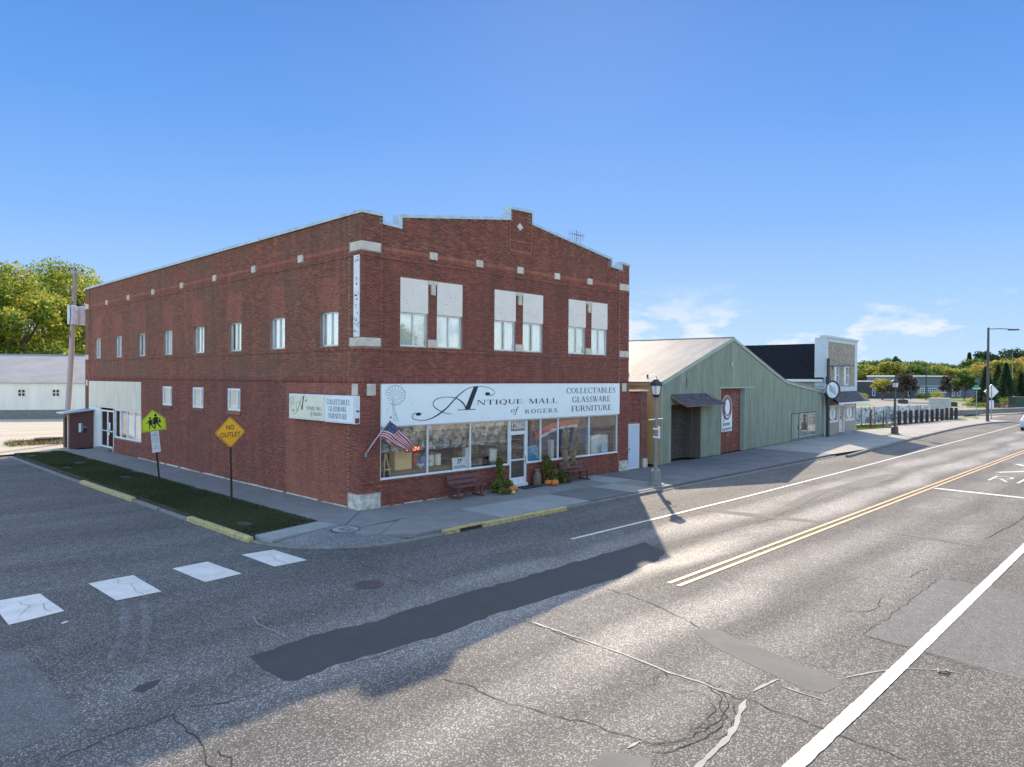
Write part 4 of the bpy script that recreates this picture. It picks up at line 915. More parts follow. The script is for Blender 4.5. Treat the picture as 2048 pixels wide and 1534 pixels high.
# serif capitals drawn as strokes with thick and thin parts
def arcq(cx, cy, rx, ry, T, t, a0, a1, n=14):
    out = []
    for i in range(n):
        A0, A1 = R(a0 + (a1 - a0) * i / n), R(a0 + (a1 - a0) * (i + 1) / n)
        def pt(A, inner):
            return (cx + (rx - (T if inner else 0)) * math.cos(A), cy + (ry - (t if inner else 0)) * math.sin(A))
        out.append([pt(A0, 0), pt(A1, 0), pt(A1, 1), pt(A0, 1)])
    return out
def glyph(ch):
    T, t, s = .15, .05, .07; Q = []
    def rect(x0, y0, x1, y1): Q.append([(x0, y0), (x1, y0), (x1, y1), (x0, y1)])
    def stem(x, w_=T, y0=0, y1=1, f=True, c=True):
        rect(x, y0, x + w_, y1)
        if f: rect(x - s, y0, x, y0 + t * .8); rect(x + w_, y0, x + w_ + s, y0 + t * .8)
        if c: rect(x - s, y1 - t * .8, x, y1); rect(x + w_, y1 - t * .8, x + w_ + s, y1)
    def diag(x0, y0, x1, y1, w_): Q.append([(x0, y0), (x0 + w_, y0), (x1 + w_, y1), (x1, y1)])
    if ch == 'A': diag(.06, 0, .40, 1, t * 1.2); diag(.66, 0, .36, 1, T); rect(.18, .32, .62, .37); rect(0, 0, .2, t * .8); rect(.58, 0, .9, t * .8); return Q, .9
    if ch == 'N': stem(.1, t, c=False); rect(.0, .96, .2, 1); diag(.70, 0, .08, 1, T); rect(.78, 0, .84, 1); rect(.70, .96, .92, 1); return Q, .95
    if ch == 'M': stem(.1, t, c=False); rect(.02, .96, .2, 1); diag(.48, 0, .1, 1, T); diag(.50, 0, .86, 1, t); stem(.86, T, c=False); rect(.9, .96, 1.08, 1); return Q, 1.12
    if ch == 'T': stem(.34, T, c=False); rect(.02, .94, .81, 1); rect(.02, .78, .06, .94); rect(.77, .78, .81, .94); return Q, .85
    if ch == 'I': stem(.1); return Q, .38
    if ch == 'L': stem(.1); rect(.25, 0, .7, t); rect(.66, t, .7, .25); return Q, .74
    if ch == 'E':
        stem(.1); rect(.25, 0, .7, t); rect(.66, t, .7, .25); rect(.25, .95, .66, 1); rect(.62, .78, .66, .95); rect(.25, .49, .5, .54); rect(.47, .4, .5, .63); return Q, .76
    if ch == 'F': stem(.1); rect(.25, .95, .66, 1); rect(.62, .78, .66, .95); rect(.25, .47, .5, .52); rect(.47, .38, .5, .61); return Q, .7
    if ch == 'U': stem(.1, T, .3, 1, f=False); rect(.68, .3, .73, 1); rect(.6, .96, .81, 1); Q += arcq(.415, .3, .315, .31, T, t, 180, 360); return Q, .85
    if ch == 'O': Q += arcq(.45, .5, .43, .52, T, t, 0, 360, 26); return Q, .92
    if ch == 'Q': Q += arcq(.45, .5, .43, .52, T, t, 0, 360, 26); diag(.70, -.22, .42, .08, .14); return Q, .92
    if ch == 'C': Q += arcq(.45, .5, .43, .52, T, t, 42, 318, 22); rect(.74, .64, .78, 1.0); rect(.72, .02, .76, .2); return Q, .84
    if ch == 'G': Q += arcq(.45, .5, .43, .52, T, t, 42, 325, 22); rect(.70, .03, .83, .42); rect(.6, .40, .92, .44); rect(.74, .64, .78, 1.0); return Q, .94
    if ch == 'S': Q += arcq(.34, .75, .24, .27, .11, t, 30, 250, 14); Q += arcq(.36, .27, .28, .29, .12, t, -150, 80, 16); Q.append([(.14, .66), (.26, .70), (.56, .42), (.44, .40)]); rect(.54, .68, .58, .99); rect(.1, .0, .14, .3); return Q, .70
    if ch == 'R': stem(.1); rect(.25, .95, .42, 1); rect(.25, .47, .42, .52); Q += arcq(.42, .735, .26, .265, .14, t, -90, 90, 12); diag(.70, 0, .38, .49, .16); rect(.72, 0, .95, t * .8); return Q, .92
    if ch == 'B': stem(.1); rect(.25, .95, .38, 1); rect(.25, .49, .40, .54); rect(.25, 0, .42, .05); Q += arcq(.38, .76, .24, .24, .13, t, -90, 90, 12); Q += arcq(.42, .27, .27, .27, .14, t, -90, 90, 12); return Q, .78
    if ch == 'W': diag(.26, 0, .04, 1, T * .9); diag(.28, 0, .48, .9, t); diag(.68, 0, .42, 1, T * .9); diag(.72, 0, .98, 1, t); rect(0, .96, .26, 1); rect(.38, .96, .6, 1); rect(.86, .96, 1.1, 1); return Q, 1.08
    if ch == 'o': Q += [[(x + .25 * y, y) for x, y in q] for q in arcq(.3, .3, .28, .31, .11, .05, 0, 360, 20)]; return Q, .64
    if ch == 'f': Q.append([(.0, -.3), (.12, -.3), (.42, .85), (.30, .85)]); Q += arcq(.50, .85, .2, .18, .11, .05, 20, 180, 10); Q.append([(.1, .54), (.56, .54), (.57, .6), (.11, .6)]); Q += arcq(-.06, -.3, .18, .16, .1, .05, 180, 360, 10); return Q, .62
    return [], .45
def serif(s, u0, u1, z0, z1, P3, mat, parent, track=.08):
    adv = 0; G_ = []
    for ch in s:
        Q, a = glyph(ch)
        G_ += [[(adv + x, y) for x, y in q] for q in Q]; adv += a + track
    adv -= track; mb_ = MB(); k = (u1 - u0) / adv
    for q in G_:
        mb_.add([P3(u0 + x * k, z0 + y * (z1 - z0)) for x, y in q], [(0, 1, 2, 3)])
    return mb_.build('lettering', mat, parent)
def stroke(P, W, P3, mb):
    """smooth variable-width pen line through 2D points"""
    pts = []; ws = []
    n = len(P)
    for i in range(n - 1):
        p0 = P[max(i - 1, 0)]; p1 = P[i]; p2 = P[i + 1]; p3 = P[min(i + 2, n - 1)]
        for k in range(8):
            t = k / 8
            f = lambda a, b, c, d: .5 * ((2 * b) + (-a + c) * t + (2 * a - 5 * b + 4 * c - d) * t * t + (-a + 3 * b - 3 * c + d) * t ** 3)
            pts.append((f(p0[0], p1[0], p2[0], p3[0]), f(p0[1], p1[1], p2[1], p3[1]))); ws.append(W[i] + (W[i + 1] - W[i]) * t)
    pts.append(P[-1]); ws.append(W[-1]); V = []
    for i, p in enumerate(pts):
        a = pts[max(i - 1, 0)]; b = pts[min(i + 1, len(pts) - 1)]; d = math.hypot(b[0] - a[0], b[1] - a[1]) or 1
        nx, ny = -(b[1] - a[1]) / d * ws[i] / 2, (b[0] - a[0]) / d * ws[i] / 2
        V += [P3(p[0] + nx, p[1] + ny), P3(p[0] - nx, p[1] - ny)]
    mb.add(V, [(2 * i, 2 * i + 1, 2 * i + 3, 2 * i + 2) for i in range(len(pts) - 1)])
def disc(c, rx, ry, P3, mb, n=20):
    mb.add([P3(c[0] + rx * math.cos(2 * math.pi * i / n), c[1] + ry * math.sin(2 * math.pi * i / n)) for i in range(n)], [tuple(range(n))])

def big_A(P3a, P3b, mb, T=lambda x, z: (x, z), ws=1.0):
    P3 = P3a; tr_ = lambda L_: [T(*p) for p in L_]
    sw_ = [(2.28, 3.24), (2.16, 3.18), (2.13, 3.09), (2.24, 3.01), (2.53, 2.96), (2.87, 2.98), (3.22, 3.09), (3.48, 3.22), (3.79, 3.41), (4.2, 3.75), (4.57, 3.99), (4.89, 4.13), (5.28, 4.18), (5.67, 4.17), (6.02, 4.1), (6.22, 3.99), (6.25, 3.9), (6.12, 3.83), (5.97, 3.82)]
    stroke(tr_(sw_), [x * ws for x in [.025, .025, .025, .025, .02, .03, .05, .06, .055, .05, .035, .025, .02, .02, .02, .02, .02, .025, .025]], P3, mb)
    lo = [(3.99, 3.14), (3.66, 3.19), (3.35, 3.31), (3.13, 3.45), (3.09, 3.57), (3.21, 3.7), (3.52, 3.78), (3.88, 3.78), (4.2, 3.74), (4.47, 3.61), (4.64, 3.46), (4.72, 3.3)]
    stroke(tr_(lo), [x * ws for x in [.015, .02, .03, .03, .03, .03, .02, .02, .03, .05, .06, .06]], P3b, mb)
    mb.add([P3(*T(*p)) for p in [(5.11, 4.17), (5.36, 4.17), (4.92, 3.3), (4.66, 3.3)]], [(0, 1, 2, 3)])
    mb.add([P3b(*T(*p)) for p in [(4.29, 3.275), (5.21, 3.275), (5.21, 3.30), (4.29, 3.30)]], [(0, 1, 2, 3)])
    a = T(2.41, 3.19); b = T(2.54, 3.25); disc(a, abs(b[0] - a[0]), abs(b[1] - a[1]), P3b, mb); a = T(5.86, 3.88); b = T(6.0, 3.95); disc(a, abs(b[0] - a[0]), abs(b[1] - a[1]), P3b, mb)
def windmill(P3, mb, T=lambda x, z: (x, z), ws=1.0):
    cx, cz = 1.39, 3.89
    stroke([T(cx + .42 * math.cos(R(a)), cz + .33 * math.sin(R(a))) for a in range(-125, 176, 15)], [.02 * ws] * 21, P3, mb)
    for k in range(16):
        a = R(k * 22.5)
        stroke([T(cx + .12 * math.cos(a), cz + .1 * math.sin(a)), T(cx + .37 * math.cos(a), cz + .29 * math.sin(a))], [.006 * ws, .02 * ws], P3, mb)
    stroke([T(cx - .08, cz - .06), T(cx + .02, cz + .07), T(cx + .09, cz - .02)], [.012 * ws] * 3, P3, mb)
    for s_ in (-1, 1): stroke([T(cx - .08 + .03 * s_, cz - .1), T(cx - .1 + .03 * s_, 3.5), T(cx + .02 + .09 * s_, 2.95)], [.008 * ws] * 3, P3, mb)
    for i in range(7):
        z = 3.5 - i * .08; stroke([T(cx - .13 + i * .008, z), T(cx - .04 + .03 * i, z - .015)], [.01 * ws] * 2, P3, mb)
    stroke([T(1.1, 3.42), T(1.02, 3.36), T(1.06, 3.3)], [.012 * ws] * 3, P3, mb)

# main signboard
sb = thing('signboard', 'long pale blue shop signboard across the front with windmill drawing and swirling capital letter', 'sign', (.80, 0, 2.8))
MB().box(0, 13.92, -.06, .03, 0, 1.49).build('board', MAT['sign_blue'], sb)
MB().box(0, 13.92, -.066, -.05, 0, .03).box(0, 13.92, -.066, -.05, 1.46, 1.49).build('trim', MAT['white_frame'], sb)
PA = lambda x, z: (x - .80, -.0665, z - 2.8); PB = lambda x, z: (x - .80, -.0685, z - 2.8)
m_ = MB(); big_A(PA, PB, m_); m_.build('lettering', MAT['ink'], sb)
m_ = MB(); windmill(PA, m_); m_.build('windmill_drawing', MAT['ink_grey'], sb)
serif('NTIQUE', 5.28, 7.88, 3.455, 3.645, PA, MAT['ink'], sb); serif('MALL', 8.26, 10.12, 3.44, 3.645, PA, MAT['ink'], sb)
serif('of', 7.14, 7.66, 3.10, 3.32, PA, MAT['ink'], sb); serif('ROGERS', 8.02, 10.1, 3.03, 3.205, PA, MAT['ink'], sb, track=.2)
serif('COLLECTABLES', 10.71, 14.38, 3.845, 4.09, PA, MAT['ink'], sb, .04); serif('GLASSWARE', 11.11, 13.98, 3.435, 3.69, PA, MAT['ink'], sb, .04); serif('FURNITURE', 11.05, 14.07, 3.02, 3.275, PA, MAT['ink'], sb, .04)
m_ = MB(); r_ = random.Random(12)
for _ in range(46):
    x = r_.uniform(.2, 13.7); z = r_.choice([.06, .12, 1.42, .75]) + r_.uniform(-.03, .03); m_.obox((x, -.064, z), .02, .006, .02)
m_.build('screw', MAT['ink_grey'], sb)
# side light-box signs (two joined boxes)
def side_sign(y0, y1, z0, z1, mat, label, cat='sign'):
    t = thing('box_sign', label, cat, (-.02, y0, z0)); w_ = y1 - y0; h_ = z1 - z0
    MB().box(-.22, 0, 0, w_, 0, h_).build('box', MAT['white_frame'], t)
    MB().box(-.235, -.222, .04, w_ - .04, .05, h_ - .05).build('face', mat, t)
    return t, (lambda y, z: (-.24, y - y0, z - z0)), (lambda y, z: (-.242, y - y0, z - z0))
s1, Q1, Q2 = side_sign(1.90, 4.44, 2.95, 3.88, MAT['sign_cream'], 'cream box sign on the side wall with swirling capital letter')
T1 = lambda x, z: (4.13 - (x - 2.13) * .255, 3.13 + (z - 2.96) * .56)
m_ = MB(); big_A(Q1, Q2, m_, T=T1, ws=.38); m_.build('lettering', MAT['ink'], s1)
m_ = MB(); windmill(Q1, m_, T=lambda x, z: (4.38 - (x - .97) * .42, 3.2 + (z - 2.95) * .45), ws=.5); m_.build('windmill_drawing', MAT['ink_grey'], s1)
serif('NTIQUE', 3.12, 2.52, 3.32, 3.44, Q1, MAT['ink'], s1); serif('MALL', 2.44, 2.06, 3.32, 3.44, Q1, MAT['ink'], s1); serif('of', 2.88, 2.72, 3.12, 3.26, Q1, MAT['ink'], s1); serif('ROGERS', 2.64, 2.06, 3.12, 3.24, Q1, MAT['ink'], s1)
s2, Q1, Q2 = side_sign(.02, 1.89, 2.93, 3.88, MAT['sign_white'], 'white box sign near the corner lettered in three capital lines')
serif('COLLECTABLES', 1.74, .28, 3.56, 3.74, Q1, MAT['ink'], s2, .03); serif('GLASSWARE', 1.60, .47, 3.32, 3.49, Q1, MAT['ink'], s2, .03); serif('FURNITURE', 1.62, .43, 3.07, 3.25, Q1, MAT['ink'], s2, .03)
MAT['rust'] = surf('rust', (.22, .08, .04), (.14, .05, .03), rough=.9)
MB().box(-.19, -.02, -.004, .0, .02, .2).box(-.15, -.02, -.004, .0, .4, .46).build('rust_stain', MAT['rust'], s2)

# ================================================================== STREET OBJECTS BY THE STORE
MAT['bench'] = surf('brown_bench_paint', (.15, .062, .052), (.11, .045, .04), scale=6, rough=.6, stretch=(1, 4, 4), bump=.1)
MAT['orange'] = surf('pumpkin_skin', (.60, .20, .03), (.48, .15, .025), scale=9, rough=.5, fine_amt=.1)
MAT['gourd'] = surf('yellow_gourd', (.60, .34, .06), (.52, .40, .14), scale=14, rough=.5)
MAT['stalk'] = surf('dry_stalk', (.36, .27, .15), (.24, .18, .10), scale=10, rough=.9)
MAT['husk'] = leafmat('dry_husk', [(.22, .16, .09), (.40, .31, .19), (.52, .44, .31)], .15, .8)
MAT['vine'] = leafmat('vine_leaves', [(.02, .05, .012), (.055, .10, .02), (.13, .15, .035), (.30, .22, .06)], .2)
MAT['can'] = surf('weathered_milk_can', (.20, .16, .12), (.12, .10, .085), scale=9, rough=.7, metal=.2)
MAT['mat'] = surf('rubber_mat', (.03, .03, .032), rough=.9)
MAT['postconc'] = surf('grey_lamp_post', (.235, .225, .21), (.19, .18, .17), scale=6, rough=.75, fine=60, fine_amt=.2)

def bench(x, y, label, shade):
    t = thing('park_bench', label, 'bench', (x, y, 0), R(shade), group='brown slatted benches under the shop windows')
    w_ = 1.5
    for z in (.56, .75): MB().obox((w_ / 2, -.03 - (z - .5) * -.12, z), w_, .035, .15, rx=-.12).build('back_plank', MAT['bench'], t)
    for k in range(3): MB().box(0, w_, -.30 - k * .145, -.17 - k * .145, .43, .465).build('seat_plank', MAT['bench'], t)
    for x_ in (.12, w_ - .2):
        m_ = MB(); m_.box(x_, x_ + .07, -.55, -.02, .38, .43).box(x_, x_ + .07, -.52, -.44, .06, .38).box(x_, x_ + .07, -.10, -.02, .06, .38); m_.obox((x_ + .035, -.01, .62), .07, .05, .5, rx=-.12); m_.build('leg_frame', MAT['bench'], t)
        MB().box(x_ - .01, x_ + .08, -.62, .04, .0, .06).build('foot', MAT['bench'], t)
    MB().box(.15, w_ - .15, -.30, -.25, .13, .19).build('stretcher', MAT['bench'], t)
    return t
bench(3.72, -.12, 'brown wooden bench on the sidewalk below the left shop window', 0)
bench(10.15, -.14, 'brown wooden bench below the right shop window behind the pumpkins', -3)

def leafcluster(name, centres, n, size, mat, parent=None, seed=0, drop=.3, wd=.45):
    r = np.random.default_rng(seed); C = np.array(centres, float); k = r.integers(0, len(C), n)
    d = r.normal(size=(n, 3)); d /= np.linalg.norm(d, axis=1)[:, None]; rad = r.uniform(.45, 1.0, n) ** .6
    p = C[k, :3] + d * (C[k, 3:6] * rad[:, None])
    a = r.normal(size=(n, 3)); a[:, 2] -= drop; a /= np.linalg.norm(a, axis=1)[:, None]; b = np.cross(a, r.normal(size=(n, 3))); b /= np.linalg.norm(b, axis=1)[:, None]
    s = size * r.uniform(.6, 1.4, n)[:, None]
    V = np.stack([p - a * s, p + b * s * wd, p + a * s, p - b * s * wd], 1)
    V[:, 1] += np.cross(a, b) * s * .15; V[:, 3] += np.cross(a, b) * s * .15
    return link(name, mesh(name, V.reshape(-1, 3), np.arange(4 * n).reshape(n, 4), mat), parent)
def vine(x, y, label, cs, n, seed):
    t = thing('vine_plant', label, 'plant', (x, y, 0), group='leafy vines trained up beside the shop door')
    leafcluster('foliage', cs, n, .05, MAT['vine'], t, seed)
    m_ = MB(); r = random.Random(seed)
    for k in range(7):
        c = cs[k % len(cs)]; m_.tube([(r.uniform(-.08, .08), r.uniform(-.05, .05), 0), (c[0] * .5 + r.uniform(-.05, .05), c[1] * .5, c[2] * .6), (c[0], c[1], c[2])], [.01, .007, .003], 5)
    m_.build('stem', surf('vine_stem_%d' % seed, (.10, .07, .03)), t)
    MB().lathe([(.13, 0), (.17, .26), (.15, .26), (.02, .22)], n=14).build('pot', MAT['can'], t)
vine(6.3, -.42, 'tall leafy green vine left of the entrance door behind the small pumpkins',
     [(0, 0, .3, .34, .26, .3), (.05, .1, .75, .22, .16, .35), (.02, .14, 1.1, .16, .12, .25), (-.35, -.1, .22, .3, .25, .22), (.25, -.1, .25, .28, .2, .2), (-.35, -.55, .12, .3, .22, .12)], 2600, 1)
vine(9.45, -.42, 'bushy leafy vine right of the door between milk can and bench',
     [(-.3, .05, .5, .3, .2, .4), (-.35, .1, .95, .22, .16, .3), (0, 0, .35, .35, .25, .3), (.4, -.1, .35, .3, .25, .28), (.45, -.3, .2, .3, .25, .2), (-.1, .1, .75, .22, .16, .25)], 3000, 2)
def pumpkin(x, y, r_, label, mat='orange', sq=.78, grp='pumpkins and gourds on the sidewalk'):
    t = thing('pumpkin', label, 'pumpkin', (x, y, 0), random.uniform(0, 3), group=grp)
    V = []; F = []; n, k = 40, 10
    for i in range(k + 1):
        ph = math.pi * i / k
        for j in range(n):
            th = 2 * math.pi * j / n; rr = r_ * (1 + .07 * math.cos(th * 10)) * math.sin(ph) ** .8
            V.append((rr * math.cos(th), rr * math.sin(th), r_ * sq * (1 - math.cos(ph) * (.92 + .0 * rr))))
    for i in range(k):
        for j in range(n): F.append((i * n + j, i * n + (j + 1) % n, (i + 1) * n + (j + 1) % n, (i + 1) * n + j))
    link('skin', mesh('skin', V, F, MAT[mat], True), t)
    MB().tube([(0, 0, r_ * sq * 1.8), (.01, 0, r_ * sq * 2.1), (.035, .01, r_ * sq * 2.3)], [.025, .016, .018], 6).build('stalk', MAT['stalk'], t)
pumpkin(6.62, -.80, .165, 'orange pumpkin nearest the door in the left group')
pumpkin(6.34, -.90, .14, 'middle small pumpkin below the left vine')
pumpkin(6.08, -.98, .11, 'small yellowish gourd at the left end of the left group', 'gourd')
pumpkin(6.18, -1.22, .085, 'knobbly pale gourd in front of the left pumpkins', 'gourd', .9)
pumpkin(8.88, -.62, .155, 'round orange pumpkin next to the milk can')
pumpkin(9.03, -.86, .165, 'bright orange pumpkin at the front of the right group')
pumpkin(9.15, -.55, .10, 'striped pale gourd wedged behind the right pumpkins', 'gourd')
t = thing('milk_can', 'old rusty milk can standing right of the entrance door', 'milk can', (8.62, -.24, 0))
MB().lathe([(.17, 0), (.175, .02), (.175, .40), (.165, .44), (.10, .54), (.095, .60), (.125, .63)], n=20).build('body', MAT['can'], t, smooth=True)
MB().lathe([(.13, .63), (.13, .66), (.03, .69)], n=20).build('lid', MAT['can'], t)
for s_ in (-1, 1): MB().tube([(s_ * .12, 0, .50), (s_ * .20, 0, .48), (s_ * .19, 0, .40), (s_ * .165, 0, .38)], .012, 6).build('handle', MAT['iron'], t)
t = MB().box(7.38, 8.55, -.72, -.06, .002, .018).build('doormat', MAT['mat']); tag(t, 'black rubber doormat in front of the glass entrance door', 'doormat')
def cornstalks(x, y, label, lean, seed):
    t = thing('corn_stalk_bundle', label, 'corn stalks', (x, y, .74), group='dried corn stalks tied up in front of the right window')
    r = random.Random(seed); m_ = MB()
    for k in range(12):
        a = r.uniform(0, 6.28); m_.tube([(math.cos(a) * .1, math.sin(a) * .05, 0), (lean * .3 + math.cos(a) * .05, math.sin(a) * .03, .45), (lean + math.cos(a) * .14, math.sin(a) * .07, 1.05 + r.uniform(0, .3))], [.014, .012, .004], 5)
    m_.build('stalks', MAT['stalk'], t)
    cs = [(lean * i / 7, 0, .12 + i * .19, .07 + .07 * abs(i - 3) / 3, .05, .14) for i in range(8)]
    o = leafcluster('husks', cs, 380, .13, MAT['husk'], t, seed, drop=1.6, wd=.13)
    leafcluster('husks', [(0, -.02, -.02, .16, .08, .08)], 70, .13, MAT['husk'], t, seed + 9, drop=1.5, wd=.2)
    MB().lathe([(.09, 0), (.09, .03)], (lean * .3, 0, .42), 10).build('twine', MAT['stalk'], t)
cornstalks(10.62, -.12, 'left bundle of dried corn stalks above the right bench', .05, 3)
cornstalks(11.12, -.12, 'right bundle of dried corn stalks leaning outward above the right bench', .32, 5)

# flag on a wall pole
MAT['flag_red'] = surf('flag_red', (.42, .03, .045), (.36, .025, .04), rough=.8, bump=0); MAT['flag_white'] = surf('flag_white', (.66, .62, .62), (.58, .55, .56), rough=.8, bump=0); MAT['flag_blue'] = surf('flag_blue', (.035, .05, .16), (.03, .042, .13), rough=.8, bump=0)
fl = thing('flag', 'American flag hanging from an angled wall pole at the corner pier', 'flag', (.19, 0, 1.87))
MB().tube([(0, .02, 0), (.47, -.78, 1.27)], .014, 8).build('pole', MAT['white_frame'], fl)
MB().lathe([(.02, 0), (.035, .02), (.01, .06)], (.475, -.79, 1.27), 8).build('finial', MAT['metal_dk'], fl)
MB().box(-.05, .05, -.03, .0, -.08, .08).tube([(0, -.02, 0), (.05, -.1, .14)], .022, 8).build('bracket', MAT['metal_grey'], fl)
topc = [(.66, -.76, 3.06), (.92, -.72, 2.88), (1.16, -.70, 2.68), (1.50, -.66, 2.40), (1.80, -.62, 2.02)]
botc = [(.28, -.16 - .0, 2.22), (.58, -.45, 2.48), (.86, -.55, 2.30), (1.20, -.55, 2.10), (1.72, -.58, 1.90)]
botc[0] = (.40, -.36, 2.43)
def lerp_path(P, t):
    s = t * (len(P) - 1); i = min(int(s), len(P) - 2); f = s - i
    p0, p1, p2, p3 = (Vector(P[max(i - 1, 0)]), Vector(P[i]), Vector(P[i + 1]), Vector(P[min(i + 2, len(P) - 1)]))
    return .5 * ((2 * p1) + (-p0 + p2) * f + (2 * p0 - 5 * p1 + 4 * p2 - p3) * f * f + (-p0 + 3 * p1 - 3 * p2 + p3) * f ** 3)
ns, nt_ = 40, 39
G_ = np.zeros((ns + 1, nt_ + 1, 3))
for i in range(ns + 1):
    a = lerp_path(topc, i / ns); b = lerp_path(botc, i / ns)
    for j in range(nt_ + 1):
        q = a.lerp(b, j / nt_) ; w_ = .05 * (i / ns) * math.sin(j / nt_ * 15 + i * .12) + .03 * math.sin(i * .35)
        G_[i, j] = (q.x - .19, q.y + w_, q.z - 1.87)
parts = {'flag_red': MB(), 'flag_white': MB(), 'flag_blue': MB()}
for i in range(ns):
    for j in range(nt_):
        st_ = j // 3; key = 'flag_red' if st_ % 2 == 0 else 'flag_white'
        if i < ns * .4 and st_ < 7: key = 'flag_blue'
        parts[key].add([G_[i, j], G_[i + 1, j], G_[i + 1, j + 1], G_[i, j + 1]], [(0, 1, 2, 3)])
for key, nm in (('flag_red', 'red_stripes'), ('flag_white', 'white_stripes'), ('flag_blue', 'canton')): parts[key].build(nm, MAT[key], fl)
m_ = MB()
for a in range(9):
    for b in range(6 if a % 2 == 0 else 5):
        i = int((b + (.8 if a % 2 == 0 else 1.3)) * ns * .4 / 6.4); j = int(1 + a * 2.2)
        c = Vector(G_[min(i, ns), min(j, nt_)])
        for s_ in (-1, 1): m_.add([tuple(c + Vector((dx * .013, s_ * .006, dz * .013))) for dx, dz in ((0, 1), (.35, .3), (1, .2), (.5, -.2), (.6, -1), (0, -.5), (-.6, -1), (-.5, -.2), (-1, .2), (-.35, .3))], [tuple(range(10))])
m_.build('stars', MAT['flag_white'], fl)
# OPEN neon and window display
def emit(name, c, s):
    m = bpy.data.materials.new(name); m.use_nodes = True; b = m.node_tree.nodes['Principled BSDF']; b.inputs['Base Color'].default_value = rgba(c); b.inputs['Emission Color'].default_value = rgba(c); b.inputs['Emission Strength'].default_value = s; return m
nt2 = thing('neon_sign', 'red neon OPEN sign in the left shop window partly behind the flag', 'neon sign', (2.3, .15, 1.92))
MB().box(-.33, .33, .02, .03, -.11, .11).build('backboard', MAT['metal_dk'], nt2)
text_mesh('OPEN', .19, emit('neon_red', (1, .12, .05), 1.6), nt2, (0, -.005, 0), (1, 0, 0), (0, 0, 1), width=.60, depth=.004)
def simple(name, label, cat, mat, *a):
    o = MB().box(*a).build(name, mat); tag(o, label, cat); return o
MAT['ply'] = surf('yellow_plywood', (.80, .56, .24), (.72, .5, .21), scale=3, rough=.7)
MAT['redbox'] = surf('red_tin', (.62, .14, .08)); MAT['bluebox'] = surf('blue_tin', (.2, .25, .50)); MAT['crock'] = surf('stoneware', (.8, .76, .64), (.72, .68, .58), scale=6, rough=.35)
MAT['wood'] = surf('old_wood', (.26, .18, .11), (.19, .13, .08), scale=3, stretch=(.4, 4, 4), rough=.7)
MAT['paper'] = surf('printed_paper', (.66, .70, .72), (.62, .66, .68), rough=.7, bump=0)
def table(x0, x1, y0, y1, zt, label):
    t = thing('display_table', label, 'table', (x0, y0, .92))
    MB().box(0, x1 - x0, 0, y1 - y0, zt - .95, zt - .92).build('tabletop', MAT['wood'], t)
    for u in (.03, x1 - x0 - .09):
        for v_ in (.03, y1 - y0 - .09): MB().box(u, u + .06, v_, v_ + .06, 0, zt - .95).build('leg', MAT['wood'], t)
    MB().box(.1, x1 - x0 - .1, .02, .04, zt - 1.12, zt - .95).build('apron', MAT['wood'], t)
table(1.5, 4.7, .4, 1.1, 1.14, 'long low wooden table of antiques inside the left shop window')
def cabinet(name, label, cat, mat, x0, x1, y0, y1, z0, z1, knob=True):
    t = thing(name, label, cat, ((x0 + x1) / 2, (y0 + y1) / 2, z0)); a, b, h = (x1 - x0) / 2, (y1 - y0) / 2, z1 - z0
    MB().box(-a, a, -b, b, 0, h).build('body', mat, t); MB().box(-a + .03, a - .03, -b - .012, -b, .03, h - .03).build('front_panel', mat, t)
    if knob: MB().lathe([(.012, 0), (.014, .02)], (a * .6, -b - .02, h * .5), 6).build('knob', MAT['metal_dk'], t)
cabinet('cupboard', 'yellow plywood cupboard standing on the window table', 'cupboard', MAT['ply'], 1.86, 2.62, .6, .95, 1.14, 1.82)
cabinet('tin_box', 'red tin box on the window table beside the yellow cupboard', 'tin', MAT['redbox'], 2.82, 3.08, .75, 1.0, 1.14, 1.68)
cabinet('book', 'tall blue tin box right of the white bowl', 'tin', MAT['bluebox'], 3.0, 3.36, .55, .75, 1.14, 1.58, False)
for i, (x, z, l) in enumerate(((3.62, 1.14, 'lower white stoneware crock of the stacked pair'), (3.62, 1.36, 'upper white stoneware crock of the stacked pair'), (3.98, 1.14, 'tall cream stoneware crock at the end of the table'))):
    t = thing('crock', l, 'crock', (x, .75, z)); hh = .21 if i < 2 else .44
    MB().lathe([(.12, 0), (.14, .02), (.14, hh - .03), (.155, hh - .02), (.155, hh), (.12, hh)], n=16).build('body', MAT['crock'], t, smooth=False); MB().lathe([(.11, hh), (.02, hh + .02)], n=12).build('lid', MAT['crock'], t)
t = thing('bowl', 'white footed bowl in front of the blue tin', 'bowl', (2.95, .5, 1.14)); MB().lathe([(.06, 0), (.05, .03), (.13, .10), (.15, .17), (.14, .17), (.1, .08)], n=18).build('body', MAT['white_frame'], t, smooth=True); MB().tube([(-.15, 0, .15), (-.2, 0, .12), (-.15, 0, .07)], .012, 6).build('handle', MAT['white_frame'], t)
t = thing('easel', 'pale wooden folding easel standing at the left end of the window', 'easel', (1.2, .35, .92))
for a, b in (((0, 0), (.12, .85)), ((.3, 0), (.16, .85)), ((.02, .3), (.14, .85))): MB().tube([(a[0], a[1], 0), (b[0], .1, b[1])], .022, 6).build('leg', MAT['ply'], t)
MB().box(0, .3, -.02, .02, .3, .33).build('shelf', MAT['ply'], t)
t = thing('poster_board', 'white poster with a dark cluster emblem propped inside the window sill', 'poster', (4.3, .22, .97))
MB().obox((.37, .04, .22), .72, .02, .46, rx=-.12).build('board', MAT['paper'], t)
m_ = MB(); r_ = random.Random(2)
for _ in range(10): m_.obox((.37 + r_.uniform(-.09, .09), .024, .31 + r_.uniform(-.07, .08)), r_.uniform(.03, .07), .01, r_.uniform(.02, .05), ry=r_.uniform(-1, 1))
for k in range(2): m_.obox((.37, .0 + .01, .13 - k * .05), .55, .01, .018)
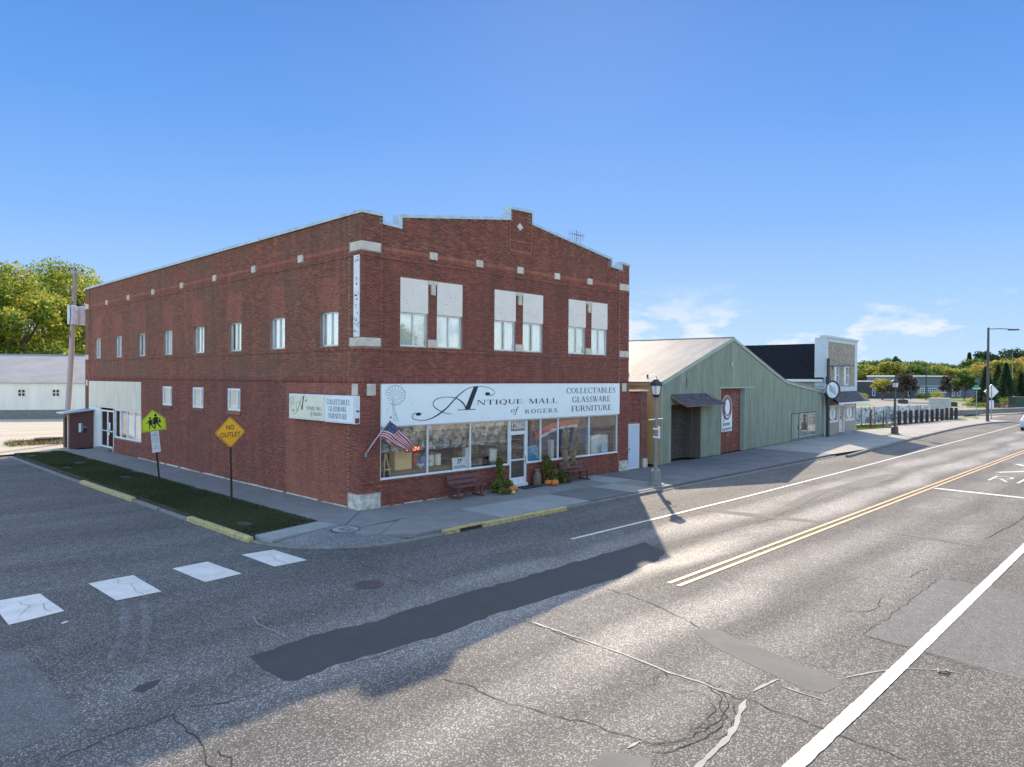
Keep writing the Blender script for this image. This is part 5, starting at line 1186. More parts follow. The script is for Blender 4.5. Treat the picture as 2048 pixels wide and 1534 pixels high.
m_.build('print', MAT['ink'], t)
t = thing('framed_picture', 'grey framed picture leaning near the entrance door', 'picture', (6.5, .5, 1.1))
MB().obox((.22, .0, .25), .42, .02, .52, ry=.05).build('frame', MAT['alu'], t); MB().obox((.22, -.014, .25), .30, .01, .38, ry=.05).build('picture', MAT['lace'], t)
t = thing('chalkboard', 'blue painted sandwich board with white scribbles right of the door', 'sign board', (8.5, .22, .97))
MAT['chalk_blue'] = surf('blue_board', (.05, .20, .36), (.10, .32, .50), scale=9, rough=.6)
MB().obox((.36, .05, .30), .70, .025, .60, rx=-.15, ry=-.06).build('board', MAT['chalk_blue'], t)
m_ = bars(FR, .01, .71, .0, .6, .03, -.02, .0); m_ = m_.build('frame', MAT['sign_white'], t); m_.rotation_euler = (-.15, -.06, 0); m_.location = (.0, .02, .0)
m_ = MB()
for i in range(5): stroke([(.08 + .1 * k, .12 + i * .09 + random.uniform(-.02, .03)) for k in range(6)], [.012] * 6, lambda x, z: (x, .02 + z * .13, z), m_)
m_.build('scribble', MAT['sign_white'], t)
simple('white_column', 'white square column inside the window beside the corn stalks', 'column', MAT['white_frame'], 10.33, 10.52, .5, .68, .92, 1.75)
simple('white_column', 'white square column inside the left window by the poster', 'column', MAT['white_frame'], 5.2, 5.38, .5, .68, .92, 1.75)
cabinet('white_cupboard', 'large white cupboard inside the right end of the shop window', 'cupboard', MAT['white_frame'], 13.3, 14.6, .55, .9, .92, 1.78)
t = thing('display_sign', 'light blue star shaped sign standing before the white cupboard', 'sign board', (13.9, .35, .94)); MB().obox((.18, 0, .24), .5, .02, .44).build('board', surf('light_blue', (.25, .42, .58), (.3, .5, .66), scale=12), t)
for k in range(5): MB().obox((.18, -.013, .1 + k * .07), .36, .005, .02).build('stripe', MAT['sign_white'], t)
MAT['navy'] = surf('navy_cloth', (.035, .045, .12), (.06, .07, .15), scale=5, rough=.9); MAT['redcloth'] = surf('red_cloth', (.75, .04, .05), (.6, .04, .045), scale=5, rough=.85)
MAT['burg'] = surf('burgundy_cloth', (.12, .03, .04), (.09, .03, .04), scale=5, rough=.85)
def cloth(label, mat, x0, x1, ztop, zbot, y, seed):
    n, k = 50, 10; V = []; r = random.Random(seed); ph = r.uniform(0, 6)
    for j in range(k + 1):
        for i in range(n + 1):
            t_ = i / n; zt = ztop(t_); zb = zbot(t_); z = zt + (zb - zt) * j / k
            V.append((x0 + (x1 - x0) * t_, y + .05 * math.sin(t_ * 30 + ph + z) + .02 * math.sin(t_ * 71), z))
    F = [(j * (n + 1) + i, j * (n + 1) + i + 1, (j + 1) * (n + 1) + i + 1, (j + 1) * (n + 1) + i) for j in range(k) for i in range(n)]
    o = link('draped_cloth', mesh('draped_cloth', V, F, mat, True)); tag(o, label, 'cloth')
cloth('bright red cloth swag hung inside the right shop window', MAT['redcloth'], 9.3, 12.4, lambda t: 2.62 - .5 * (1 - t) ** 3, lambda t: 2.38 - .6 * (1 - t) ** 3, .5, 1)
cloth('white cloth strip hung below the red swag', MAT['sign_white'], 9.8, 12.3, lambda t: 2.37 - .3 * (1 - t) ** 3, lambda t: 2.26 - .4 * (1 - t) ** 3, .55, 2)
cloth('large navy cloth hung across the right shop window', MAT['navy'], 8.6, 13.6, lambda t: 2.25 - .1 * (1 - t), lambda t: 1.55 - .2 * math.sin(t * 3), .7, 3)
cloth('burgundy cloth bunched at the left of the right window', MAT['burg'], 8.4, 9.5, lambda t: 2.4, lambda t: 1.85 + .2 * t, .6, 4)
for x0, x1, l in ((.6, 4.2, 'tall dark bookcase at the back of the shop on the left'), (5.0, 8.0, 'dark bookcase at the back of the shop behind the door'), (8.8, 14.5, 'wide dark bookcase at the back of the shop on the right')):
    t = thing('bookcase', l, 'bookcase', (x0, 5.0, .12)); w_ = x1 - x0
    MB().box(0, w_, .35, .4, 0, 2.3).build('back', MAT['wood'], t)
    for k in range(5): MB().box(0, w_, 0, .35, .1 + k * .54, .13 + k * .54).build('shelf', MAT['wood'], t)
    m_ = MB(); r_ = random.Random(int(x0 * 7))
    for k in range(4):
        x = .1
        while x < w_ - .3:
            b = r_.uniform(.08, .3); m_.box(x, x + b, .05, .3, .13 + k * .54, .13 + k * .54 + r_.uniform(.12, .4)); x += b + r_.uniform(.02, .2)
    tag(m_.build('shelf_goods', MAT['crock'], t), kind='stuff')

# street lamps
def street_lamp(label, mat):
    t = thing('street_lamp', label, 'street lamp', (0, 0, 0), group='lantern street lamps along the sidewalk')
    MB().lathe([(.40, 0), (.40, .035), (.30, .05)], n=8, rot=R(22)).build('base_plate', mat, t)
    MB().lathe([(.27, .05), (.25, .10), (.23, .55), (.20, .60), (.12, .66)], n=8).build('pedestal', mat, t)
    MB().lathe([(.092, .62), (.082, 2.2), (.064, 3.62), (.11, 3.64), (.11, 3.70), (.08, 3.72)], n=12).build('shaft', mat, t, smooth=False)
    MB().lathe([(.09, 3.70), (.14, 3.78), (.19, 3.82), (.19, 3.85)], n=8).build('lantern_base', MAT['metal_dk'], t)
    m_ = MB(); m_.lathe([(.175, 3.85), (.235, 4.24), (.235, 4.25)], n=6)
    m_.build('lantern_glass', MAT['lampglass'], t)
    m_ = MB()
    for k in range(6):
        a = 2 * math.pi * (k + .5) / 6; m_.tube([(.18 * math.cos(a), .18 * math.sin(a), 3.84), (.245 * math.cos(a), .245 * math.sin(a), 4.25)], .012, 4)
    m_.build('lantern_rib', MAT['metal_dk'], t)
    MB().lathe([(.29, 4.22), (.30, 4.26), (.24, 4.36), (.12, 4.46), (.10, 4.50), (.05, 4.52)], n=6).build('lantern_roof', MAT['metal_dk'], t)
    MB().lathe([(.02, 4.5), (.012, 4.56), (.03, 4.59), (.005, 4.63)], n=6).build('finial', MAT['metal_dk'], t)
    return t
MAT['lampglass'] = surf('frosted_lamp_glass', (.70, .70, .66), (.62, .62, .58), rough=.25, bump=0)
lamp = street_lamp('grey lantern street lamp with banner arms in front of the annex', MAT['postconc']); lamp.location = (12.42, -3.62, 0)
MB().tube([(-.55, 0, 2.78), (.55, 0, 2.80)], .022, 6).build('banner_arm', MAT['sign_white'], lamp)
MB().box(.1, .24, -.06, .1, 1.95, 2.45).build('outlet_box', MAT['panel'], lamp)
MB().lathe([(.115, 2.0), (.115, 2.05)], n=12).build('clamp', MAT['sign_white'], lamp); MB().lathe([(.113, 2.35), (.113, 2.4)], n=12).build('clamp', MAT['sign_white'], lamp)
MAT['lampdark'] = surf('weathered_dark_lamp_post', (.085, .075, .065), (.06, .055, .05), rough=.6)
l2 = copy_tree(lamp); l2.location = (51.4, -1.75, 0); l2['label'] = 'dark lantern street lamp on the sunlit sidewalk beyond the tan shop'; l2.scale = (1.15, 1.15, 1.02)
for ch in list(l2.children):
    if ch.name.startswith(('banner_arm', 'clamp')): bpy.data.objects.remove(ch)
for ch in l2.children:
    if ch.name.startswith(('shaft', 'pedestal', 'base_plate')): ch.data = ch.data.copy(); ch.data.materials[0] = MAT['lampdark']

# traffic signs on the verge
MAT['fyg'] = surf('fluorescent_yellow_green', (.66, .76, .03), (.62, .72, .03), rough=.45, bump=0, fine_amt=.02)
MAT['amber'] = surf('amber_sign', (.92, .44, .012), (.86, .40, .012), rough=.45, bump=0, fine_amt=.02)
MAT['post_brown'] = surf('brown_steel_post', (.035, .024, .022), (.05, .03, .025), rough=.6)
MAT['sign_red'] = surf('faded_sign_red', (.40, .12, .12), rough=.6, bump=0); MAT['sign_green'] = surf('faded_sign_green', (.10, .32, .26), rough=.6, bump=0)
def upost(t, h, lean=0):
    MB().box(-.03, .03, -.012, .0, -.1, h).box(-.035, -.022, -.03, .0, -.1, h).box(.022, .035, -.03, .0, -.1, h).build('post', MAT['post_brown'], t)
def plate(t, P, mat, y=-.03, name='sign_plate', th=.004): return MB().prism(P, y - th, y, 'y').build(name, mat, t)
def inset(P, d, c=None):
    cx = sum(p[0] for p in P) / len(P); cz = sum(p[1] for p in P) / len(P); return [(p[0] + (cx - p[0]) * d, p[1] + (cz - p[1]) * d) for p in P]
t = thing('school_crossing_sign', 'yellow green school crossing sign with two walking figures above parking signs', 'traffic sign', (-2.35, 11.77, 0)); t.rotation_euler = (0, R(-5.6), R(0))
upost(t, 2.95)
PT = [(-.50, 2.18), (.50, 2.18), (.50, 2.66), (0, 3.10), (-.50, 2.66)]
plate(t, PT, MAT['fyg']); o = MB()
a = inset(PT, .05); b = inset(PT, .085)
for i in range(5):
    j = (i + 1) % 5; o.add([(a[i][0], -.0355, a[i][1]), (a[j][0], -.0355, a[j][1]), (b[j][0], -.0355, b[j][1]), (b[i][0], -.0355, b[i][1])], [(0, 1, 2, 3)])
o.build('border', MAT['ink'], t)
PF = lambda x, z: (x, -.0358, z)
def figure(x, z, s):
    m_ = MB(); disc((x, z + .62 * s), .06 * s, .07 * s, PF, m_, 14)
    m_.add([PF(x + a_ * s, z + b_ * s) for a_, b_ in ((-.09, .52), (.07, .54), (.10, .30), (.02, .24), (-.10, .28))], [(0, 1, 2, 3, 4)])
    stroke([(x + .06 * s, z + .5 * s), (x + .17 * s, z + .40 * s), (x + .14 * s, z + .30 * s)], [.05 * s, .045 * s, .04 * s], PF, m_)
    stroke([(x - .07 * s, z + .5 * s), (x - .17 * s, z + .38 * s), (x - .24 * s, z + .34 * s)], [.05 * s, .04 * s, .035 * s], PF, m_)
    stroke([(x + .03 * s, z + .29 * s), (x + .12 * s, z + .12 * s), (x + .21 * s, z)], [.08 * s, .06 * s, .04 * s], PF, m_)
    stroke([(x - .04 * s, z + .29 * s), (x - .06 * s, z + .14 * s), (x - .08 * s, z - .01 * s)], [.08 * s, .06 * s, .045 * s], PF, m_)
    m_.add([PF(x + a_ * s, z + b_ * s) for a_, b_ in ((.10, .36), (.20, .36), (.22, .26), (.12, .25))], [(0, 1, 2, 3)])
    m_.build('walking_figure', MAT['ink'], t)
figure(.1, 2.28, .92); figure(-.13, 2.28, .74)
plate(t, [(-.17, 1.72), (.17, 1.72), (.17, 2.17), (-.17, 2.17)], MAT['paper'], name='no_parking_plate')
text_mesh('NO\nPARKING', .085, MAT['sign_red'], t, (0, -.036, 2.03), (1, 0, 0), (0, 0, 1), width=.28); text_mesh('8 AM - 4 PM', .05, MAT['ink'], t, (0, -.036, 1.83), (1, 0, 0), (0, 0, 1), width=.24)
plate(t, [(-.17, 1.26), (.17, 1.26), (.17, 1.71), (-.17, 1.71)], MAT['sign_white'], name='hour_parking_plate')
text_mesh('2', .12, MAT['sign_green'], t, (0, -.036, 1.63), (1, 0, 0), (0, 0, 1)); text_mesh('HOUR\nPARKING', .085, MAT['sign_green'], t, (0, -.036, 1.47), (1, 0, 0), (0, 0, 1), width=.28)
t = thing('no_outlet_sign', 'amber diamond sign reading NO OUTLET on a brown post', 'traffic sign', (-2.48, 4.4, 0)); t.rotation_euler = (0, R(-1.5), 0)
upost(t, 3.0)
def diamond(c, h, cut=.045):
    P = []
    for k in range(4):
        a0 = R(90 * k); ux, uz = math.cos(a0), math.sin(a0); vx, vz = -uz, ux
        P += [(c[0] + ux * h - vx * cut - ux * cut * .6, c[1] + uz * h - vz * cut - uz * cut * .6), (c[0] + ux * (h - .012), c[1] + uz * (h - .012)), (c[0] + ux * h + vx * cut - ux * cut * .6, c[1] + uz * h + vz * cut - uz * cut * .6)]
    return P
D = diamond((0, 2.535), .54); plate(t, D, MAT['amber'])
a = inset(D, .055); b = inset(D, .085); o = MB()
for i in range(12):
    j = (i + 1) % 12; o.add([(a[i][0], -.0355, a[i][1]), (a[j][0], -.0355, a[j][1]), (b[j][0], -.0355, b[j][1]), (b[i][0], -.0355, b[i][1])], [(0, 1, 2, 3)])
o.build('border', MAT['ink'], t)
text_mesh('NO', .23, MAT['ink'], t, (0, -.0358, 2.70), (1, 0, 0), (0, 0, 1), width=.29, bold=.003); text_mesh('OUTLET', .23, MAT['ink'], t, (0, -.0358, 2.44), (1, 0, 0), (0, 0, 1), width=.74, bold=.003)
for z in (2.9, 2.15): MB().lathe([(.012, 0), (.012, .006)], (0, 0, 0), 8).build('bolt', MAT['metal_grey'], t, loc=(0, -.034, z), rot=(R(90), 0, 0))

# roof antenna
t = thing('tv_antenna', 'old television antenna on the roof behind the sloping parapet', 'antenna', (13.4, 1.6, 8.75))
MB().tube([(0, 0, 0), (0, 0, 3.0)], .02, 6).build('mast', MAT['metal_grey'], t); MB().tube([(-.5, -.1, 2.75), (.55, .1, 2.8)], .012, 5).build('boom', MAT['metal_grey'], t)
for i, x in enumerate((-.5, -.28, -.1, .05, .2, .35, .52)):
    MB().tube([(x, 0, 2.55 - .1 * (i % 3)), (x + .02, .1, 2.95 + .05 * (i % 2))], .014, 5).build('element', MAT['metal_grey'], t)
for x in (-.25, .1, .28): MB().tube([(x, -.3, 2.7), (x + .05, .3, 2.85)], .012, 5).build('element', MAT['metal_grey'], t)

# utility pole behind the building
MAT['polewood'] = surf('grey_pole_wood', (.40, .365, .32), (.32, .29, .255), scale=3, stretch=(5, 5, .4), rough=.9)
t = thing('utility_pole', 'leaning wooden utility pole with two white transformer cans behind the building', 'utility pole', (-.46, 34.2, 0))
MB().tube([(0, 0, -.1), (.22, -.2, 5), (.45, -.42, 11.6)], [.20, .175, .13], 12).build('pole', MAT['polewood'], t, smooth=True)
MAT['trans'] = surf('white_transformer_paint', (.60, .62, .64), (.5, .52, .54), rough=.5)
for x, y in ((.20, -.62), (.88, -.20)):
    c = MB().lathe([(.26, 7.95), (.27, 8.0), (.27, 9.1), (.25, 9.18), (.06, 9.22)], (x, y, 0), 14).build('transformer', MAT['trans'], t)
    MB().lathe([(.05, 9.2), (.07, 9.26), (.04, 9.34), (.06, 9.40), (.03, 9.5)], (x, y, 0), 8).build('bushing', MAT['iron'], c)
MB().tube([(0, -.9, 9.3), (.05, -.88, 8.6), (0, -.85, 7.9)], .02, 6).build('cable', MAT['metal_dk'], t); MB().tube([(.3, -.2, 7.9), (.1, -.45, 7.3), (.25, -.35, 6.9), (.4, -.3, 7.6)], .02, 6).build('cable', MAT['metal_dk'], t)
MB().obox((.45, -.5, 11.45), .9, .10, .12, rz=R(-20)).build('crossarm', MAT['polewood'], t)
for x in (.1, .45, .8): MB().lathe([(.03, 11.5), (.06, 11.58), (.04, 11.68), (.05, 11.75), (.02, 11.8)], (x, -.5 - (x - .45) * .36, 0), 8).build('insulator', MAT['metal_dk'], t)
MB().tube([(.1, -.5, 10.1), (-.1, -.6, 10.6)], [.06, .04], 8).tube([(.3, -.5, 10.4), (.0, -.7, 10.2)], .03, 6).build('fuse_cutout', MAT['metal_grey'], t)
for i, x in enumerate((.1, .45, .8)):
    a = Vector((-.46 + x, 33.7 - (x - .45) * .36, 11.78)); b = Vector((-32, 60 + i * 1.2, 10.2 - i * .15)); P = [a.lerp(b, k / 12) - Vector((0, 0, math.sin(math.pi * k / 12) * .8)) for k in range(13)]
    tag(MB().tube(P, .012, 4).build('power_line', MAT['metal_dk']), '%s overhead power line running left from the top of the leaning pole' % ('leftmost thin', 'middle thin', 'rightmost thin')[i], 'wire', 'overhead lines at the leaning pole')

# entrance hut at the rear of the side wall
MAT['hut'] = surf('red_brown_painted_board', (.115, .045, .038), (.095, .038, .033), rough=.75, bump=.05)
t = thing('entrance_hut', 'small red brown lean-to entry hut at the rear end of the side wall', 'shed', (-1.32, 29.85, 0))
t2 = MB(); t2.prism([(.0, 0), (1.31, 0), (1.31, 2.36), (0, 2.2)], 0, .06, 'y'); t2.build('front_wall', MAT['hut'], t)
m_ = MB(); m_.box(0, .06, .06, .32, 0, 2.2).box(0, .06, 1.05, 1.35, 0, 2.2).box(0, .06, .32, 1.05, 1.95, 2.2); m_.build('side_wall', MAT['hut'], t)
MB().box(0, 1.31, 1.35, 1.41, 0, 2.3).build('rear_wall', MAT['hut'], t)
MB().box(.07, .09, .34, 1.03, 0, 1.93).build('door', MAT['dark'], t, label='dark open doorway')
m_ = MB(); m_.prism([(-.35, 2.16), (1.31, 2.36), (1.31, 2.42), (-.35, 2.22)], -.25, 1.6, 'y'); m_.build('roof', MAT['flashing'], t)
f = bars(FR, .42, 1.0, .92, 1.62, .05, -.03, .0, ()).build('window', MAT['hut'], t); MB().box(.47, .95, -.012, -.004, .97, 1.57).build('pane', MAT['glass'], f); MB().box(.5, .63, -.03, -.014, 1.0, 1.55).build('notice', MAT['paper'], f)
MB().box(-.03, .0, .25, .32, 0, 2.1).build('door_trim', MAT['panel'], t)

# ================================================================== ANNEX, GREEN METAL BUILDING, TAN SHOP
MAT['annex_brick'] = MAT['brick']
an = thing('brick_annex', 'low red brick annex with a pale blue door beside the two storey store', 'building', (15.57, 0, 0))
AO = [(.06, 1.05, 0, 2.27)]
mb = MB(); wall_grid(mb, FR, 1.62, AO, lambda u: 3.88, lambda u: .168 if u < 1.25 else .008, .35, (1.25,)); aw = mb.build('front_wall', MAT['mortar'], an)
rows = course_bricks([(0, 3.2, 'c'), (3.2, 3.38, 's'), (3.38, 3.87, 'c')], 0.0, 1.62, AO + [(1.25, 1.62, 0, .45)], lambda u: 3.9)
A = np.array([r[:4] for r in rows]); base = np.where((A[:, 0] + A[:, 1]) / 2 < 1.25, .16, 0.0)
V, F = brick_mesh(A, base, False, .02); tag(link('brick_courses', mesh('brick_courses', V, F, MAT['brick']), aw), kind='stuff')
MB().box(1.26, 1.64, -.03, .02, 0, .45).build('stone_block', MAT['base_stone'], aw)
MB().box(-.0, 1.66, -.04, .4, 3.88, 3.95).build('coping', MAT['stone'], an)
MB().box(1.32, 1.62, .36, 14, 0, 3.8).build('side_wall', MAT['brick_dark'], an); MB().box(0, 1.62, .4, 14, 3.7, 3.8).build('roof', bpy.data.materials['tar_roof'], an)
MAT['door_blue'] = surf('pale_blue_door_paint', (.50, .56, .66), (.46, .52, .62), rough=.5, bump=0)
d = MB().box(.12, 1.0, .10, .15, .03, 2.18).build('door', MAT['door_blue'], an, label='pale blue flush steel door')
MB().lathe([(.03, 0), (.035, .03), (.02, .05)], n=8).build('handle', MAT['metal_dk'], d, loc=(.18, .10, 1.0), rot=(R(90), 0, 0))
bars(FR, .05, 1.06, .0, 2.25, .06, .08, .17).build('door_frame', MAT['panel'], an)

MAT['slatewood'] = surf('weathered_grey_brown_timber', (.13, .10, .085), (.09, .07, .06), scale=3, stretch=(4, 4, .5))
# --- green corrugated building: stands on a line turned 3.4 degrees from the street front
GA = math.atan(.06)
gb = thing('metal_building', 'pale green corrugated metal building with low gable roof and brick filled doorway', 'warehouse', (18.5, -.03, 0), GA)
MAT['green'] = surf('faded_green_sheet', (.27, .295, .22), (.185, .22, .165), island=.07, scale=1.1, rough=.6, stretch=(3, 3, .35), fine=7, fine_amt=.16, bump=.03, detail=7)
MAT['ochre'] = surf('ochre_sheet', (.50, .34, .12), (.42, .32, .16), scale=1.2, rough=.6, stretch=(3, 3, .4))
MAT['trimg'] = surf('grey_green_trim', (.34, .38, .30), (.28, .32, .26), rough=.6)
MAT['roofsheet'] = surf('dirty_white_roof_sheet', (.33, .30, .26), (.235, .21, .18), scale=.5, rough=.55, stretch=(.5, 2.5, .5), fine=6, fine_amt=.12, detail=7, bump=.02, metal=.1)
prof_top = [(0, 4.34), (8.78, 7.07), (14.6, 5.32), (16.02, 4.90), (17.2, 4.56), (18.2, 4.36), (20.5, 4.12), (26.1, 3.60)]
def gtop(u):
    for (a, za), (b, zb) in zip(prof_top[:-1], prof_top[1:]):
        if a <= u <= b + 1e-6: return za + (zb - za) * (u - a) / (b - a)
    return prof_top[-1][1]
G_open = [(1.02, 4.55, 0, 3.12), (7.02, 10.62, 0, 3.97), (18.95, 24.35, 0, 2.05)]
def gmean(u, k=.07): return gtop(u)
def corr_panel(u0, u1, pieces, pitch=.0677, amp=.017, y=0.0, n=4):
    """corrugated sheet with vertical ribs between u0 and u1; pieces are (z0, z1) functions of u"""
    cols = max(2, int((u1 - u0) / (pitch / n))); V = []; F = []
    for (a, b, zb, zt) in pieces:
        c = max(1, round((b - a) / (pitch / n))); s = len(V)
        for i in range(c + 1):
            u = a + (b - a) * i / c; d = amp * math.sin(u / pitch * 2 * math.pi)
            V += [(u, y + d, zb(u)), (u, y + d, zt(u))]
        F += [(s + 2 * i, s + 2 * i + 2, s + 2 * i + 3, s + 2 * i + 1) for i in range(c)]
    return V, F
PW = .677; k = 0
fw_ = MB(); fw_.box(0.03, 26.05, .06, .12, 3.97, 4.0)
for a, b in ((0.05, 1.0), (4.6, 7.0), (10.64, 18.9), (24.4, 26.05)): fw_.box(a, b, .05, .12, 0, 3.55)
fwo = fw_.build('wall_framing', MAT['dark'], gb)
u = 0.0
while u < 26.1 - .02:
    v = min(u + PW, 26.1); cuts = sorted({u, v} | {e for o in G_open for e in (o[0], o[1]) if u < e < v} | {p[0] for p in prof_top if u < p[0] < v}); pieces = []
    for a, b in zip(cuts[:-1], cuts[1:]):
        m = (a + b) / 2; zb = .02 + .015 * random.random()
        for o in G_open:
            if o[0] <= m <= o[1]: zb = o[3]
        pieces.append((a, b, (lambda uu, z_=zb: z_), (lambda uu: gtop(uu) - .03)))
    V, F = corr_panel(u, v, pieces, y=random.uniform(-.004, .004)); link('metal_panel', mesh('metal_panel', V, F, MAT['green'], True), gb)
    u = v
def gbox(name, mat, *a, parent=None, **k): return MB().box(*a).build(name, mat, parent or gb, **k)
gbox('corner_trim', MAT['trimg'], -.02, .04, -.03, .05, 0, 4.3); gbox('corner_trim', MAT['trimg'], 26.06, 26.14, -.03, .05, 0, 3.58)
for (a, za), (b, zb) in zip(prof_top[:-1], prof_top[1:]):
    MB().prism([(a - .0, za - .16), (b, zb - .16), (b, zb + .03), (a, za + .03)], -.08, .0, 'y').build('barge_board', MAT['trimg'], gb)
# roof sheets
rl = 26.0
def roof_sheets(pa, pb, mat, name='roof_panel', n=int(26 / PW), over=.12):
    (ua, za), (ub, zb) = pa, pb; me = None
    V = []; F = []; pitch = .0677 * 1.9
    c = 20
    for i in range(c + 1):
        y = PW * i / c; d = .030 * math.sin(y / PW * 5 * 2 * math.pi)
        V += [(ua, y, za + d), (ub, y, zb + d)]
    F = [(2 * i, 2 * i + 1, 2 * i + 3, 2 * i + 2) for i in range(c)]
    me = mesh(name, V, F, mat, True)
    for k in range(n): link(name, me, gb, (0, -.05 + k * PW, .04 + .002 * (k % 2)))
roof_sheets((-.15, 4.30), (8.78, 7.07), MAT['roofsheet'])
roof_sheets((8.78, 7.07), (18.0, 4.42), MAT['roofsheet'], n=38)
roof_sheets((18.0, 4.42), (26.2, 3.62), MAT['roofsheet'], n=38)
gbox('ridge_cap', MAT['trimg'], 8.6, 8.96, -.06, 25.8, 7.08, 7.13)
for (x, y) in ((.6, 1.2), (.9, 2.6), (.5, 4.4)): MB().lathe([(.05, 0), (.05, .12), (.08, .14), (.02, .18)], n=8).build('roof_vent', MAT['metal_dk'], gb, loc=(x, y, 4.34 + x * .31 + .05))
# left side wall (ochre) and inner volume
V, F = corr_panel(0, 25.8, [(0, 25.8, lambda u: .0, lambda u: 4.32)]); o = link('side_wall', mesh('side_wall', [(y, x, z) for x, y, z in V], F, MAT['ochre'], True), gb)
gbox('gutter', MAT['trimg'], -.12, -.0, -.05, 25.8, 4.16, 4.27)
gbox('rear_wall', MAT['green'], 0, 26, 25.8, 25.85, 0, 4.2); gbox('far_side_wall', MAT['green'], 26.0, 26.05, 0.05, 25.8, 0, 3.5)
# sunken doorway with small shingled canopy
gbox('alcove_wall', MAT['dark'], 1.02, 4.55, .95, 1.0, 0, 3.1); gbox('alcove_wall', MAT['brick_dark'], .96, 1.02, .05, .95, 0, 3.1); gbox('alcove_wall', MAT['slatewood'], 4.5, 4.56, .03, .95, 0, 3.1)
rub = surf('rubble_infill', (.10, .085, .07), (.035, .03, .026), scale=9, rough=.95, bump=.8, bump_scale=14)
rr = random.Random(5)
m_ = MB()
x = 1.9
for row in range(16):
    x = 2.0
    while x < 4.22:
        w_ = rr.uniform(.14, .34); m_.obox((x + w_ / 2, .90 + rr.uniform(-.02, .02), .1 + row * .19), w_ * .93, .1, .17, rz=rr.uniform(-.06, .06), ry=rr.uniform(-.05, .05)); x += w_
tag(m_.build('rubble_stones', rub, gb), kind='stuff')
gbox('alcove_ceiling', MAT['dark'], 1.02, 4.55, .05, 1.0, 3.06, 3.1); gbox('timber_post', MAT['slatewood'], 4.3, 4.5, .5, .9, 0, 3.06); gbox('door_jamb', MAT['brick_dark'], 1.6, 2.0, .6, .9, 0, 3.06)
gbox('door', MAT['panel'], 1.1, 1.58, .45, .5, 0.05, 2.15, label='narrow pale door inside the alcove')
c0 = MB()
c0.prism([(-.02, 3.66), (-.95, 3.10), (-.95, 3.04), (-.02, 3.50)], 0.95, 5.75, 'x'); can = c0.build('canopy', MAT['wood'], gb)
MAT['shingle'] = surf('weathered_grey_shingle', (.105, .09, .10), (.06, .055, .065), scale=6, rough=.9, island=.35)
# sloping top face made of separate shingles
sm = {}
for row in range(7):
    x = .98; z = 3.10 + row * .085; y = -.97 + row * .14
    while x < 5.3 - row * .10 + .35:
        w_ = rr.choice([.14, .18, .22]); 
        if x + w_ > 5.75 - row * .1: break
        if w_ not in sm: sm[w_] = MB().obox((w_ / 2, .09, .03), w_ * .93, .22, .022, rx=math.atan(.085 / .14) - .06).build('shingle', MAT['shingle'], can).data; ob = COL.objects[-1]
        else: ob = link('shingle', sm[w_], can)
        ob.location = (x + row * .0, y, z + .035 + rr.uniform(-.004, .004)); x += w_
# brick filled doorway with painted sign
mb = MB(); mb.box(7.02, 10.62, .30, .42, 0, 3.97); gw = mb.build('infill_wall', MAT['mortar'], gb)
rows = course_bricks([(0, 3.96, 'c')], 7.04, 10.6, [], lambda u: 4); 
rows = [r for r in rows if rr.random() > .02]
A = np.array([r[:4] for r in rows]); V, F = brick_mesh(A, np.full(len(A), .29), False, .02); tag(link('brick_courses', mesh('brick_courses', V, F, MAT['brick']), gw), kind='stuff')
m_ = MB()
for _ in range(90):
    x = rr.choice([rr.uniform(7.1, 7.75), rr.uniform(9.35, 10.3)]); z = 1.2 + .0677 * rr.randint(0, 36); m_.box(x, x + rr.uniform(.08, .2), .278, .289, z + .008, z + .055)
tag(m_.build('whitewash_marks', surf('old_whitewash', (.34, .26, .24), (.22, .14, .13), scale=20), gw), kind='stuff')
gbox('opening_trim', MAT['trimg'], 6.94, 7.03, -.04, .3, 0, 4.0); gbox('opening_trim', MAT['trimg'], 10.6, 10.68, -.04, .3, 0, 4.0); gbox('door_track', MAT['trimg'], 6.95, 12.1, -.05, .0, 3.96, 4.05)
ps = thing('hanging_sign', 'tall white banner sign with maroon oval coffee bean emblem on the brick infill', 'sign', (0, 0, 0)); ps.parent = None
ps.matrix_world = gb.matrix_world
ps.location = (18.5 + 7.75 * math.cos(GA) - .22 * math.sin(GA), -.03 + 7.75 * math.sin(GA) + .22 * math.cos(GA), 1.3); ps.rotation_euler = (0, 0, GA)
bpts = [(0, 0), (1.5, 0), (1.5, 1.45)] + [(.75 + .75 * math.cos(R(a)), 1.45 + .78 * math.sin(R(a))) for a in range(15, 180, 15)] + [(0, 1.45)]
MB().prism(bpts, 0, .02, 'y').build('banner', MAT['sign_white'], ps)
MAT['maroon'] = surf('maroon_emblem', (.15, .045, .04), (.12, .04, .035), rough=.6, bump=0)
E3 = lambda x, z: (x, -.004, z); E4 = lambda x, z: (x, -.007, z); E5 = lambda x, z: (x, -.010, z)
m_ = MB(); disc((.75, 1.45), .70, .74, E3, m_, 36); m_.build('emblem_ring', MAT['maroon'], ps)
m_ = MB(); disc((.80, 1.50), .34, .48, E4, m_, 28); m_.build('emblem_bean', MAT['sign_white'], ps)
m_ = MB(); stroke([(.45, 1.10), (.65, .93), (.9, .90), (1.12, 1.05)], [.03, .1, .1, .02], E4, m_)
for k in range(26):
    a = R(k * 360 / 26)
    if 235 < math.degrees(a) < 262: continue
    c = (.75 + .58 * math.cos(a), 1.45 + .62 * math.sin(a)); stroke([(c[0] - .03 * math.cos(a), c[1] - .04 * math.sin(a)), (c[0] + .04 * math.cos(a), c[1] + .05 * math.sin(a))], [.03, .03], E4, m_)
m_.build('emblem_letters', MAT['sign_white'], ps)
